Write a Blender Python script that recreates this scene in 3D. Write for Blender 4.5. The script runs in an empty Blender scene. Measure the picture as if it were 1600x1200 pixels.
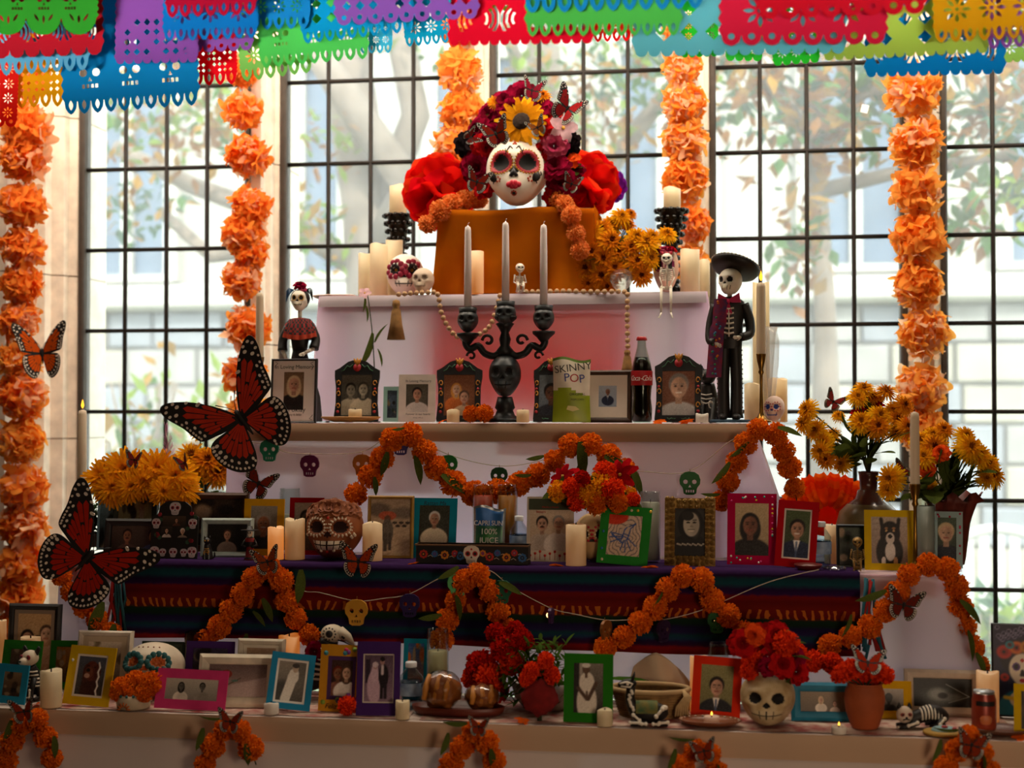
import bpy, math, random
import numpy as np
from mathutils import Vector, Matrix, noise
from mathutils.geometry import tessellate_polygon
PI = math.pi; R = math.radians
sc = bpy.context.scene; col = sc.collection
# ---------------------------------------------------------------- camera
F = 2200.0; TH = R(8.5); PH = math.atan(45/F); HC = 1.5; CX = .62      # focal length in pixels of the 1600 px frame
cam = bpy.data.objects.new('camera', bpy.data.cameras.new('camera')); col.objects.link(cam)
cam.location = (CX, 0, HC); cam.rotation_euler = (PI/2+PH, 0, TH)
cam.data.sensor_width = 36; cam.data.lens = 36*F/1600; cam.data.clip_end = 200
cam.data.dof.use_dof = True; cam.data.dof.focus_distance = 3.95; cam.data.dof.aperture_fstop = 2.1
sc.camera = cam
# ---------------------------------------------------------------- sky, sun, added fill lights, exposure
wd = bpy.data.worlds.new('sky'); sc.world = wd; wd.use_nodes = True
wd.node_tree.nodes['Background'].inputs[0].default_value = (.88, .95, 1, 1)
wd.node_tree.nodes['Background'].inputs[1].default_value = 5
def light(name, kind, loc, rot, energy, color, **k):
    l = bpy.data.lights.new(name, kind); l.energy = energy; l.color = color
    for a, b in k.items(): setattr(l, a, b)
    o = bpy.data.objects.new(name, l); col.objects.link(o); o.location = loc; o.rotation_euler = rot; return o
light('sun', 'SUN', (0, -5, 12), (R(48), 0, R(24)), 5.0, (1, .97, .92), angle=.01)
light('room_fill', 'AREA', (.4, .6, 3.45), (R(35), 0, 0), 9.5, (1, .70, .48), shape='RECTANGLE', size=2.4, size_y=.7)  # added warm fill from high behind the camera, not a known lamp
light('low_fill', 'AREA', (1.5, .9, 1.1), (R(88), 0, R(28)), 12, (1, .72, .50), shape='DISK', size=.6)  # unseen low fill added to lift the front of the lowest table
light('banner_fill', 'AREA', (-.3, .8, 1.75), (R(106.5), 0, 0), 6.8, (1, .93, .84), shape='RECTANGLE', size=4.4, size_y=.1, spread=R(13))  # added upward beam that brightens only the paper flags
light('wall_fill', 'AREA', (-.2, 4.15, 3.5), (R(38), 0, 0), 80, (1, .84, .66), shape='RECTANGLE', size=4.6, size_y=.12)  # unseen strip added to brighten the jamb, mullions and tissue flowers
light('window_portal', 'AREA', (-.1, 5.3, 1.95), (PI/2, 0, PI), 1, (1, 1, 1), shape='RECTANGLE', size=4.6, size_y=2.9).data.cycles.is_portal = True
sc.view_settings.view_transform = 'Standard'; sc.view_settings.look = 'None'
sc.view_settings.exposure = .5; sc.view_settings.gamma = 1; sc.view_settings.use_curve_mapping = False
sc.cycles.use_denoising = True; sc.cycles.transparent_max_bounces = 24; sc.cycles.max_bounces = 8
sc.cycles.caustics_reflective = False; sc.cycles.caustics_refractive = False; sc.cycles.sample_clamp_indirect = 4

# ---------------------------------------------------------------- helpers
_f = Vector((-math.sin(TH)*math.cos(PH), math.cos(TH)*math.cos(PH), math.sin(PH)))
_r = Vector((math.cos(TH), math.sin(TH), 0)); _u = _r.cross(_f); CAMP = Vector((CX, 0, HC))
def ray(px, py): return _f + (px-800)/F*_r - (py-600)/F*_u
def P(px, py, Y):                       # the point at depth Y that a pixel of the photograph sees
    d = ray(px, py); return CAMP + d*(Y/d.y)
def onZ(px, py, Z):                     # the point at height Z that a pixel sees
    d = ray(px, py); return CAMP + d*((Z-HC)/d.z)
def S(px, Y): return F/(Y/(math.cos(TH)+(px-800)/F*math.sin(TH)))   # pixels per metre there

class MB:
    def __init__(s): s.v = []; s.f = []; s.m = []; s.T = Matrix()
    def add(s, vs, fs, m=0):
        n = len(s.v); T = s.T
        s.v += [tuple(T @ Vector(p)) for p in vs]
        for i, q in enumerate(fs):
            s.f.append(tuple(k+n for k in q)); s.m.append(m[i] if isinstance(m, list) else m)
        return s
    def box(s, x0, x1, y0, y1, z0, z1, m=0, b=0):
        if b:                            # chamfered front edges (towards -y)
            vs = [(x0,y1,z0),(x1,y1,z0),(x1,y1,z1),(x0,y1,z1),(x0,y0+b,z0),(x1,y0+b,z0),(x1,y0+b,z1),(x0,y0+b,z1),(x0+b,y0,z0+b),(x1-b,y0,z0+b),(x1-b,y0,z1-b),(x0+b,y0,z1-b)]
            fs = [(0,3,2,1),(0,1,5,4),(1,2,6,5),(2,3,7,6),(3,0,4,7),(4,5,9,8),(5,6,10,9),(6,7,11,10),(7,4,8,11),(8,9,10,11)]
            return s.add(vs, fs, m)
        vs = [(x,y,z) for x in (x0,x1) for y in (y0,y1) for z in (z0,z1)]
        return s.add(vs, [(0,1,3,2),(4,6,7,5),(0,4,5,1),(2,3,7,6),(0,2,6,4),(1,5,7,3)], m)
    def grid(s, fn, nu, nv, m=0, cu=False, cv=False):
        a = nu if cu else nu+1; b = nv if cv else nv+1
        vs = [fn(i/nu, j/nv) for i in range(a) for j in range(b)]
        fs = []; ms = []
        for i in range(nu):
            for j in range(nv):
                fs.append((i*b+j, ((i+1) % a)*b+j, ((i+1) % a)*b+(j+1) % b, i*b+(j+1) % b))
                ms.append(m((i+.5)/nu, (j+.5)/nv) if callable(m) else m)
        return s.add(vs, fs, ms)
    def lathe(s, prof, n=20, m=0, wob=None, cap=True):
        k = len(prof); vs = []
        for i in range(n):
            a = 2*PI*i/n
            for j, (r, z) in enumerate(prof):
                dr, dz = wob(a, j) if wob else (0, 0)
                vs.append(((r+dr)*math.cos(a), (r+dr)*math.sin(a), z+dz))
        fs = [(i*k+j, ((i+1) % n)*k+j, ((i+1) % n)*k+j+1, i*k+j+1) for i in range(n) for j in range(k-1)]
        ms = [m(j) if callable(m) else m for i in range(n) for j in range(k-1)]
        if cap:
            for j in (0, k-1):
                if prof[j][0] > 1e-5: fs.append(tuple(i*k+j for i in (range(n) if j else range(n-1, -1, -1)))); ms.append(m(min(j, k-2)) if callable(m) else m)
        return s.add(vs, fs, ms)
    def tube(s, pts, r, n=7, m=0, flat=1.0):
        pts = [Vector(p) for p in pts]; k = len(pts); vs = []
        rr = r if isinstance(r, (list, tuple)) else [r]*k
        nrm = None
        for i, p in enumerate(pts):
            t = (pts[min(i+1, k-1)]-pts[max(i-1, 0)]).normalized()
            if nrm is None: nrm = t.orthogonal().normalized() if abs(t.y) > .9 else (Vector((0, 1, 0))-t*t.y).normalized()
            else: nrm = (nrm-t*nrm.dot(t)).normalized()
            b = t.cross(nrm)
            for q in range(n):
                a = 2*PI*q/n; vs.append(p+nrm*math.cos(a)*rr[i]*flat+b*math.sin(a)*rr[i])
        fs = [(i*n+q, i*n+(q+1) % n, (i+1)*n+(q+1) % n, (i+1)*n+q) for i in range(k-1) for q in range(n)]
        fs += [tuple(range(n-1, -1, -1)), tuple(range((k-1)*n, k*n))]
        return s.add(vs, fs, m)
    def ball(s, c, r, nu=14, nv=9, m=0, fn=None):
        rx, ry, rz = r if isinstance(r, (list, tuple)) else (r, r, r)
        def g(u, v):
            a = 2*PI*u; b = PI*(v-.5)
            d = (math.cos(a)*math.cos(b), math.sin(a)*math.cos(b), math.sin(b)); k = fn(*d) if fn else 1
            return (c[0]+d[0]*rx*k, c[1]+d[1]*ry*k, c[2]+d[2]*rz*k)
        return s.grid(g, nu, nv, m, cu=True)
    def prism(s, polys, y0, y1, m=0, fn=None):      # polygons (outline, holes...) in the x-z plane given a thickness along y
        if not isinstance(polys[0][0], (tuple, list, Vector)): polys = [polys]
        tri = tessellate_polygon([[Vector((p[0], p[1], 0)) for p in pl] for pl in polys])
        fl = [p for pl in polys for p in pl]; n = len(fl)
        def at(p, y): return (p[0], y+(fn(p[0], p[1]) if fn else 0), p[1])
        vs = [at(p, y0) for p in fl]+[at(p, y1) for p in fl]
        fs = []
        for t in tri:
            a, b, c = (Vector(fl[i]) for i in t)
            if (b-a).cross(c-a) < 0: t = (t[0], t[2], t[1])
            fs += [tuple(t), (t[2]+n, t[1]+n, t[0]+n)]
        o = 0
        for pl in polys:
            k = len(pl)
            ar = sum(pl[i][0]*pl[(i+1) % k][1]-pl[(i+1) % k][0]*pl[i][1] for i in range(k))
            for i in range(k):
                q = (o+i, o+i+n, o+(i+1) % k+n, o+(i+1) % k)
                fs.append(q if ar > 0 else q[::-1])
            o += k
        return s.add(vs, fs, m)
    def disc(s, x, z, rx, rz, y0, y1, m=0, n=12, fn=None):
        return s.prism([(x+rx*math.cos(2*PI*i/n), z+rz*math.sin(2*PI*i/n)) for i in range(n)], y0, y1, m, fn)
    def mesh(s, name, mats, smooth=True):
        me = bpy.data.meshes.new(name); me.from_pydata(s.v, [], s.f)
        for k in (mats if isinstance(mats, (list, tuple)) else [mats]): me.materials.append(k)
        me.polygons.foreach_set('material_index', s.m)
        me.polygons.foreach_set('use_smooth', [smooth]*len(s.f)); me.update(); return me

def link(name, data, parent=None, loc=None, rot=None):
    o = bpy.data.objects.new(name, data); col.objects.link(o)
    if parent is not None: o.parent = parent
    if loc is not None: o.location = loc
    if rot is not None: o.rotation_euler = rot
    return o
SMALL = 'painted_ _dots _print _paint gem printed_ corner_ paper_trim studs sash_flowers beads barbs ribs stripes motifs _lines _rings ribbons rib_ gold_beads'.split()
def build(name, mb, mats, parent=None, smooth=True, loc=None, rot=None):
    o = link(name, mb.mesh(name, mats, smooth), parent, loc, rot)
    if parent is not None and any(k in name for k in SMALL): o['kind'] = 'stuff'      # painted dots and the like, too small to pick apart
    return o
def tag(o, label, cat, group=None, kind=None):
    o['label'] = label; o['category'] = cat
    if group: o['group'] = group
    if kind: o['kind'] = kind
    return o
def thing(name, label, cat, loc=(0, 0, 0), rz=0, group=None, rot=None):
    o = link(name, None, None, loc, rot or (0, 0, rz)); return tag(o, label, cat, group)
def struct(o): o['kind'] = 'structure'; return o
KIDS = {}
def dup(root, parent=None, **k):
    c = root.copy(); col.objects.link(c)
    if parent is not None: c.parent = parent
    for a, b in k.items(): setattr(c, a, b)
    for ch in list(root.children): dup(ch, c)
    return c

# ---------------------------------------------------------------- materials
DIM = [1]
def lin(h):
    h = h.lstrip('#'); c = [int(h[i:i+2], 16)/255 for i in (0, 2, 4)]
    return tuple(DIM[0]*(x/12.92 if x <= .04045 else ((x+.055)/1.055)**2.4) for x in c)
MATS = {}
def _new(name):
    m = bpy.data.materials.new(name); m.use_nodes = True; nt = m.node_tree; nt.nodes.clear()
    out = nt.nodes.new('ShaderNodeOutputMaterial'); return m, nt, out
def _vary(nt, c, var, scale, sock, c2=None):
    """colour c with a soft noise variation, wired into sock"""
    tc = nt.nodes.new('ShaderNodeTexCoord'); nz = nt.nodes.new('ShaderNodeTexNoise'); nz.inputs['Scale'].default_value = scale; nz.inputs['Detail'].default_value = 4
    rp = nt.nodes.new('ShaderNodeValToRGB'); a = rp.color_ramp
    lo = c2 or tuple(x*(1-var) for x in c); hi = tuple(min(1, x*(1+var*.6)) for x in c) if c2 is None else c
    a.elements[0].position = .3; a.elements[1].position = .7; a.elements[0].color = (*lo, 1); a.elements[1].color = (*hi, 1)
    nt.links.new(tc.outputs['Object'], nz.inputs['Vector']); nt.links.new(nz.outputs['Fac'], rp.inputs['Fac'])
    for k in (sock if isinstance(sock, list) else [sock]): nt.links.new(rp.outputs['Color'], k)
    return nz
def pm(h, rough=.6, metal=0., var=.12, scale=25., bump=0., c2=None, coat=0., spec=.4):
    k = ('p', h, rough, metal, var, scale, bump, c2, coat, spec)
    if k in MATS: return MATS[k]
    m, nt, out = _new('mat_'+h.strip('#')); b = nt.nodes.new('ShaderNodeBsdfPrincipled')
    b.inputs['Roughness'].default_value = rough; b.inputs['Metallic'].default_value = metal; b.inputs['Coat Weight'].default_value = coat; b.inputs['Specular IOR Level'].default_value = spec
    nz = _vary(nt, lin(h), var, scale, b.inputs['Base Color'], lin(c2) if c2 else None)
    if bump:
        bp = nt.nodes.new('ShaderNodeBump'); bp.inputs['Strength'].default_value = bump; bp.inputs['Distance'].default_value = .004
        nt.links.new(nz.outputs['Fac'], bp.inputs['Height']); nt.links.new(bp.outputs['Normal'], b.inputs['Normal'])
    nt.links.new(b.outputs[0], out.inputs[0]); MATS[k] = m; return m
def tm(h, fac=.45, var=.12, scale=20., c2=None, tcol=None, bump=0.):
    """thin sheet (tissue, paper, cloth, petal): diffuse front, translucent behind"""
    k = ('t', h, fac, var, scale, c2, tcol, bump)
    if k in MATS: return MATS[k]
    m, nt, out = _new('sheet_'+h.strip('#')); d = nt.nodes.new('ShaderNodeBsdfDiffuse'); t = nt.nodes.new('ShaderNodeBsdfTranslucent'); mx = nt.nodes.new('ShaderNodeMixShader')
    mx.inputs[0].default_value = fac
    nz = _vary(nt, lin(h), var, scale, [d.inputs[0]] if tcol else [d.inputs[0], t.inputs[0]], lin(c2) if c2 else None)
    if tcol: t.inputs[0].default_value = (*lin(tcol), 1)
    if bump:
        bp = nt.nodes.new('ShaderNodeBump'); bp.inputs['Strength'].default_value = bump; bp.inputs['Distance'].default_value = .01
        nt.links.new(nz.outputs['Fac'], bp.inputs['Height']); nt.links.new(bp.outputs['Normal'], d.inputs['Normal'])
    nt.links.new(d.outputs[0], mx.inputs[1]); nt.links.new(t.outputs[0], mx.inputs[2]); nt.links.new(mx.outputs[0], out.inputs[0]); MATS[k] = m; return m
def glassy(h, clear=.9, rough=.05, haze=0.):
    """clear thin glass or plastic: see-through, with a glossy film, and a milky veil of strength haze"""
    k = ('g', h, clear, rough, haze)
    if k in MATS: return MATS[k]
    m, nt, out = _new('glass_'+h.strip('#')); t = nt.nodes.new('ShaderNodeBsdfTransparent'); g = nt.nodes.new('ShaderNodeBsdfGlossy'); lw = nt.nodes.new('ShaderNodeLayerWeight'); mx = nt.nodes.new('ShaderNodeMixShader')
    t.inputs[0].default_value = (*lin(h), 1); g.inputs['Roughness'].default_value = rough; lw.inputs[0].default_value = 1-clear
    mr = nt.nodes.new('ShaderNodeMapRange'); mr.inputs['To Max'].default_value = .8 if not haze else .25
    nt.links.new(lw.outputs['Facing'], mr.inputs[0]); nt.links.new(mr.outputs[0], mx.inputs[0])
    src = t
    if haze:
        tl = nt.nodes.new('ShaderNodeBsdfTranslucent'); m2 = nt.nodes.new('ShaderNodeMixShader'); m2.inputs[0].default_value = haze
        tc = nt.nodes.new('ShaderNodeTexCoord'); nz = nt.nodes.new('ShaderNodeTexNoise'); nz.inputs['Scale'].default_value = 6; nz.inputs['Detail'].default_value = 5
        m3 = nt.nodes.new('ShaderNodeMapRange'); m3.inputs['To Min'].default_value = haze*.5; m3.inputs['To Max'].default_value = haze*1.5
        nt.links.new(tc.outputs['Object'], nz.inputs['Vector']); nt.links.new(nz.outputs['Fac'], m3.inputs[0]); nt.links.new(m3.outputs[0], m2.inputs[0])
        nt.links.new(t.outputs[0], m2.inputs[1]); nt.links.new(tl.outputs[0], m2.inputs[2]); src = m2
    nt.links.new(src.outputs[0], mx.inputs[1]); nt.links.new(g.outputs[0], mx.inputs[2]); nt.links.new(mx.outputs[0], out.inputs[0]); MATS[k] = m; return m
def em(h, s):
    k = ('e', h, s)
    if k in MATS: return MATS[k]
    m, nt, out = _new('glow_'+h.strip('#')); e = nt.nodes.new('ShaderNodeEmission'); e.inputs[0].default_value = (*lin(h), 1); e.inputs[1].default_value = s
    nt.links.new(e.outputs[0], out.inputs[0]); MATS[k] = m; return m
def wax(h, glow=0., gcol='#ff8a20'):
    """candle wax: translucent; a lit LED candle also gives off a little light of its own"""
    k = ('w', h, glow, gcol)
    if k in MATS: return MATS[k]
    m, nt, out = _new('wax_'+h.strip('#')); b = nt.nodes.new('ShaderNodeBsdfPrincipled'); t = nt.nodes.new('ShaderNodeBsdfTranslucent'); mx = nt.nodes.new('ShaderNodeMixShader')
    b.inputs['Roughness'].default_value = .45; mx.inputs[0].default_value = .3
    _vary(nt, lin(h), .08, 14, [b.inputs['Base Color'], t.inputs[0]])
    if glow: b.inputs['Emission Color'].default_value = (*lin(gcol), 1); b.inputs['Emission Strength'].default_value = glow
    nt.links.new(b.outputs[0], mx.inputs[1]); nt.links.new(t.outputs[0], mx.inputs[2]); nt.links.new(mx.outputs[0], out.inputs[0]); MATS[k] = m; return m
def stripes(stops, size, zig=None):
    """woven blanket: colour bands along the cloth's height (object z from 0 down), ragged by the weave"""
    m, nt, out = _new('serape_weave'); d = nt.nodes.new('ShaderNodeBsdfPrincipled'); d.inputs['Roughness'].default_value = .9; d.inputs['Specular IOR Level'].default_value = .1
    tc = nt.nodes.new('ShaderNodeTexCoord'); sp = nt.nodes.new('ShaderNodeSeparateXYZ'); nt.links.new(tc.outputs['Object'], sp.inputs[0])
    nz = nt.nodes.new('ShaderNodeTexNoise'); nz.inputs['Scale'].default_value = 60; nt.links.new(tc.outputs['Object'], nz.inputs['Vector'])
    ma = nt.nodes.new('ShaderNodeMath'); ma.operation = 'MULTIPLY_ADD'; ma.inputs[1].default_value = .008; nt.links.new(nz.outputs['Fac'], ma.inputs[0]); nt.links.new(sp.outputs['Z'], ma.inputs[2])
    mr = nt.nodes.new('ShaderNodeMapRange'); mr.inputs['From Min'].default_value = .004; mr.inputs['From Max'].default_value = .004-size; nt.links.new(ma.outputs[0], mr.inputs[0])
    rp = nt.nodes.new('ShaderNodeValToRGB'); rp.color_ramp.interpolation = 'LINEAR'; e = rp.color_ramp.elements
    e[0].position = stops[0][0]; e[0].color = (*lin(stops[0][1]), 1); e[1].position = stops[1][0]; e[1].color = (*lin(stops[1][1]), 1)
    for p, h in stops[2:]:
        q = e.new(p); q.color = (*lin(h), 1)
    nt.links.new(mr.outputs[0], rp.inputs[0])
    # the orange ikat dashes woven into the red band
    wv = nt.nodes.new('ShaderNodeTexWave'); wv.inputs['Scale'].default_value = 14; wv.inputs['Distortion'].default_value = 9; wv.inputs['Detail'].default_value = 3; wv.bands_direction = 'X'; nt.links.new(tc.outputs['Object'], wv.inputs['Vector'])
    w1 = nt.nodes.new('ShaderNodeMath'); w1.operation = 'GREATER_THAN'; w1.inputs[1].default_value = .72; nt.links.new(wv.outputs['Fac'], w1.inputs[0])
    z0, z1, zh = zig
    a1 = nt.nodes.new('ShaderNodeMath'); a1.operation = 'GREATER_THAN'; a1.inputs[1].default_value = z0; nt.links.new(mr.outputs[0], a1.inputs[0])
    a2 = nt.nodes.new('ShaderNodeMath'); a2.operation = 'LESS_THAN'; a2.inputs[1].default_value = z1; nt.links.new(mr.outputs[0], a2.inputs[0])
    a3 = nt.nodes.new('ShaderNodeMath'); a3.operation = 'MULTIPLY'; nt.links.new(a1.outputs[0], a3.inputs[0]); nt.links.new(a2.outputs[0], a3.inputs[1])
    a4 = nt.nodes.new('ShaderNodeMath'); a4.operation = 'MULTIPLY'; nt.links.new(a3.outputs[0], a4.inputs[0]); nt.links.new(w1.outputs[0], a4.inputs[1])
    mx = nt.nodes.new('ShaderNodeMix'); mx.data_type = 'RGBA'; mx.inputs['B'].default_value = (*lin(zh), 1)
    nt.links.new(a4.outputs[0], mx.inputs['Factor']); nt.links.new(rp.outputs[0], mx.inputs['A']); nt.links.new(mx.outputs['Result'], d.inputs['Base Color'])
    bp = nt.nodes.new('ShaderNodeBump'); bp.inputs['Strength'].default_value = .5; bp.inputs['Distance'].default_value = .003; nt.links.new(nz.outputs['Fac'], bp.inputs['Height']); nt.links.new(bp.outputs[0], d.inputs['Normal'])
    nt.links.new(d.outputs[0], out.inputs[0]); return m
def print_mat(name, rough):
    m, nt, out = _new(name); b = nt.nodes.new('ShaderNodeBsdfPrincipled'); a = nt.nodes.new('ShaderNodeAttribute'); a.attribute_name = 'Col'
    b.inputs['Roughness'].default_value = rough; b.inputs['Specular IOR Level'].default_value = .3
    nt.links.new(a.outputs['Color'], b.inputs['Base Color']); nt.links.new(b.outputs[0], out.inputs[0]); return m
PRINT = print_mat('photo_print', .45)
# ================================================================ the setting
STONE = pm('#efe3d0', .85, 0, .18, 18, .25); WOOD = pm('#2a1b12', .55, 0, .25, 9); DWALL = pm('#3a332e', .9, 0, .15, 4)
XL, XR = -2.75, 2.3
mb = MB(); mb.box(XL-.2, XR+.2, -2.4, 5.2, -.1, 0); fl = struct(build('floor', mb, pm('#4b3526', .5, 0, .3, 5), smooth=False))
mb = MB(); mb.box(XL-.2, XR+.2, -2.4, 5.4, 3.6, 3.75); struct(build('ceiling', mb, pm('#6d6255', .9, 0, .1, 3), smooth=False))
mb = MB(); mb.box(XL-.2, XL, -2.4, 5.2, 0, 3.6); struct(build('wall_left', mb, WOOD, smooth=False))
mb = MB(); mb.box(XR, XR+.2, -2.4, 5.2, 0, 3.6); struct(build('wall_right', mb, DWALL, smooth=False))
mb = MB(); mb.box(XL-.2, XR+.2, -2.6, -2.4, 0, 3.6); struct(build('wall_rear', mb, DWALL, smooth=False))
WY = 5.05                                # plane of the glass
PW, PHt = .1535, .3065                   # one pane
ZB = [HC+.004+PHt*k for k in range(-4, 7)]
def wx(px): return P(px, 500, WY).x
lights_x = [wx(133), wx(447), wx(774), wx(1117), wx(1477)]
LW = sum(lights_x[i+1]-lights_x[i] for i in range(4))/4
PW = (LW*.815)/4
GL = glassy('#f4fbf6', .9, .08, .21); LEAD = pm('#241e1a', .6, .3, .2, 40); IRON = pm('#4a423b', .55, .4, .2, 30)  # milky veil in the panes imitates the overexposed, washed out view
pane_me = None
for i, x0 in enumerate(lights_x):
    x1 = x0+4*PW
    w = struct(link('window_%d' % (i+1), None, None, (x0, WY, ZB[0])))
    hz = ZB[-1]-ZB[0]; wd_ = x1-x0
    fr = MB()
    for a in ((-.018, .006, -.018, hz+.018), (wd_-.006, wd_+.018, -.018, hz+.018)): fr.box(a[0], a[1], -.03, .03, a[2], a[3], 0, .006)
    fr.box(-.018, wd_+.018, -.03, .03, -.018, .006, 0, .006); fr.box(-.018, wd_+.018, -.03, .03, hz-.006, hz+.018, 0, .006)
    build('casement_frame', fr, IRON, w, False)
    for k in range(1, 4):
        b = MB(); b.tube([(k*PW, 0, 0), (k*PW+random.Random(i*9+k).uniform(-.002, .002), 0, hz/2), (k*PW, 0, hz)], .0085, 6); build('muntin_bar', b, LEAD, w)
    for k in range(1, 10):
        b = MB(); zz = ZB[k]-ZB[0]; b.tube([(0, 0, zz), (wd_, 0, zz)], .0085, 6); build('muntin_bar', b, LEAD, w)
    if pane_me is None:
        b = MB(); b.add([(0, 0, 0), (PW, 0, 0), (PW, 0, PHt), (0, 0, PHt)], [(0, 1, 2, 3)]); pane_me = b.mesh('pane', GL, False)
    for k in range(4):
        for j in range(10): link('pane', pane_me, w, (k*PW, .002, ZB[j]-ZB[0]), (R(random.Random(i*50+k*9+j).uniform(-.5, .5)), 0, 0))
# stone mullions between the lights, each stacked from blocks with open joints
def mullion(name, xa, xb, zs, wide=False):
    t = struct(link(name, None, None, ((xa+xb)/2, WY, 0))); h = (xb-xa)/2
    if wide:   # moulded jamb: fluted steps receding towards the glass
        pr = [(-h, .22), (h, .22), (h, -.02), (h-.03, -.04), (h-.035, -.07), (h-.075, -.09), (h-.08, -.13), (h-.12, -.15), (h-.125, -.2), (h-.16, -.215), (h-.165, -.26), (-h, -.26)]
    else: pr = [(-h, .22), (h, .22), (h, -.02), (h*.72, -.04), (h*.68, -.075), (h*.4, -.09), (h*.32, -.13), (-h*.32, -.13), (-h*.4, -.09), (-h*.68, -.075), (-h*.72, -.04), (-h, -.02)]
    n = len(pr)
    for za, zb in zip(zs, zs[1:]):
        b = MB(); g = .0025
        b.add([(x, y, za+g) for x, y in pr]+[(x, y, zb-g) for x, y in pr], [(k, (k+1) % n, (k+1) % n+n, k+n) for k in range(n)]+[tuple(range(n-1, -1, -1)), tuple(range(n, 2*n))])
        build('stone_block', b, STONE, t, False)
    c = MB(); c.add([(x*.985, y+(.004 if y < 0 else -.004), zs[0]) for x, y in pr]+[(x*.985, y+(.004 if y < 0 else -.004), zs[-1]) for x, y in pr], [(k, (k+1) % n, (k+1) % n+n, k+n) for k in range(n)])
    build('mortar_core', c, pm('#9c8d7a', .95), t, False)
z685 = P(100, 686, 4.9).z; z425 = P(100, 427, 4.9).z
jz = [.25, z685-.62, z685, z425, z425+.6, 3.35]
mullion('trim_1', lights_x[0]-.3, lights_x[0]-.018, jz, True)
for i in range(4): mullion('trim_%d' % (i+2), lights_x[i]+4*PW+.018, lights_x[i+1]-.018, [.25, 1.05+.1*i, 1.75+.07*i, 2.42+.04*i, 3.35])
xe = lights_x[4]+4*PW
mullion('trim_6', xe+.018, xe+.3, jz, True)
mb = MB(); mb.box(XL, lights_x[0]-.3, 4.93, 5.2, 0, 3.6); mb.box(xe+.3, XR, 4.93, 5.2, 0, 3.6)
mb.box(lights_x[0]-.3, xe+.3, 4.93, 5.27, 3.35, 3.6)
struct(build('wall_back', mb, WOOD, smooth=False))
mb = MB(); mb.box(lights_x[0]-.3, xe+.3, 4.93, 5.3, 0, .25); struct(build('wall_dado', mb, STONE, smooth=False))
nt_ = MB(); nt_.box(-.012, .012, -.001, 0, -.014, .014)
q = P(1351, 170, WY-.012); tag(build('paper_note', nt_, pm('#ffffff', .8, 0, .02), smooth=False, loc=(q.x, q.y, q.z), rot=(0, R(14), 0)), 'small blank white square sticker on the window glass', 'sticker')

# ---------------------------------------------------------------- outdoors (colours darkened to hold back the bright daylight)
DIM[0] = .4
mb = MB(); mb.box(-30, 25, 5.3, 40, -.45, -.3); struct(build('lawn', mb, pm('#7f9a58', .95, 0, .4, 2, 0, '#a9ad84'), smooth=False))
rnd = random.Random(4)
hall = thing('stone_building', 'pale grey stone hall with tall windows across the garden', 'building', (0, 15, -.3))
bl = [pm('#b9b4ae', .9, 0, .15, 3), pm('#a8aab0', .9, 0, .15, 3), pm('#c8bfae', .9, 0, .15, 3)]
b = MB(); b.box(-11, 8, .12, .6, 0, 8.5); build('mortar_wall', b, pm('#cfc9be', .95), hall, False)
zz = 0.0
blocks = [[], [], []]
for z in range(7):
    x = -10.5+rnd.uniform(0, .4)
    hh = .42
    while x < 7.5:
        w_ = rnd.uniform(.45, .85)
        if True:
            b = MB(); b.box(x+.015, x+w_-.015, rnd.uniform(-.02, .04), .12, zz+.015, zz+hh-.015, 0, .02); build('stone', b, bl[rnd.randrange(3)], hall, False)
        x += w_
    zz += hh
b = MB(); b.box(-11, 8, -.2, .3, zz, zz+.28, 0, .05); build('string_course', b, pm('#dcd6ca', .9), hall, False)
for k in range(9):
    x = -10+k*2.0
    b = MB()
    b.box(x-.6, x-.45, -.06, .15, zz+.4, zz+2.7); b.box(x+.45, x+.6, -.06, .15, zz+.4, zz+2.7); b.box(x-.06, x+.06, -.04, .15, zz+.4, zz+2.7); b.box(x-.6, x+.6, -.06, .15, zz+2.7, zz+2.9); b.box(x-.6, x+.6, -.1, .15, zz+.32, zz+.4)
    wf = build('window_surround', b, pm('#e4ddd0', .9), hall, False)
    b = MB(); b.box(x-.45, x+.45, .06, .1, zz+.4, zz+2.7); build('pane', b, pm('#6d7f96', .2, 0, .2, 2), wf, False)
b = MB(); b.box(-11.3, 8.3, -.5, .9, 8.5, 8.8); build('eave', b, pm('#8d7561', .8), hall, False)
LG = [tm('#5f8f3e', .4, .2), tm('#9dbb3c', .45, .2), tm('#b8772c', .4, .25), tm('#cf9a3a', .45, .2), tm('#6a8f74', .4, .2)]
BARK = pm('#a08d7c', .9, 0, .3, 6, .4)
def leafy(mb, c, rad, n, rng, sz, mats):
    for _ in range(n):
        d = Vector((rng.gauss(0, 1), rng.gauss(0, 1), rng.gauss(0, .8))).normalized()*rng.random()**.5
        p = Vector(c)+Vector((d.x*rad[0], d.y*rad[1], d.z*rad[2]))
        M = Matrix.Translation(p) @ Matrix.Rotation(rng.uniform(0, 6.3), 4, 'Z') @ Matrix.Rotation(rng.uniform(-1.2, 1.2), 4, 'X') @ Matrix.Rotation(rng.uniform(-.8, .8), 4, 'Y')
        s_ = sz*rng.uniform(.6, 1.2); mb.T = M
        mb.add([(0, 0, 0), (.25*s_, .4*s_, .05*s_), (0, s_, 0), (-.25*s_, .4*s_, .05*s_)], [(0, 1, 2, 3)], rng.choice(mats))
    mb.T = Matrix()
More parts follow.
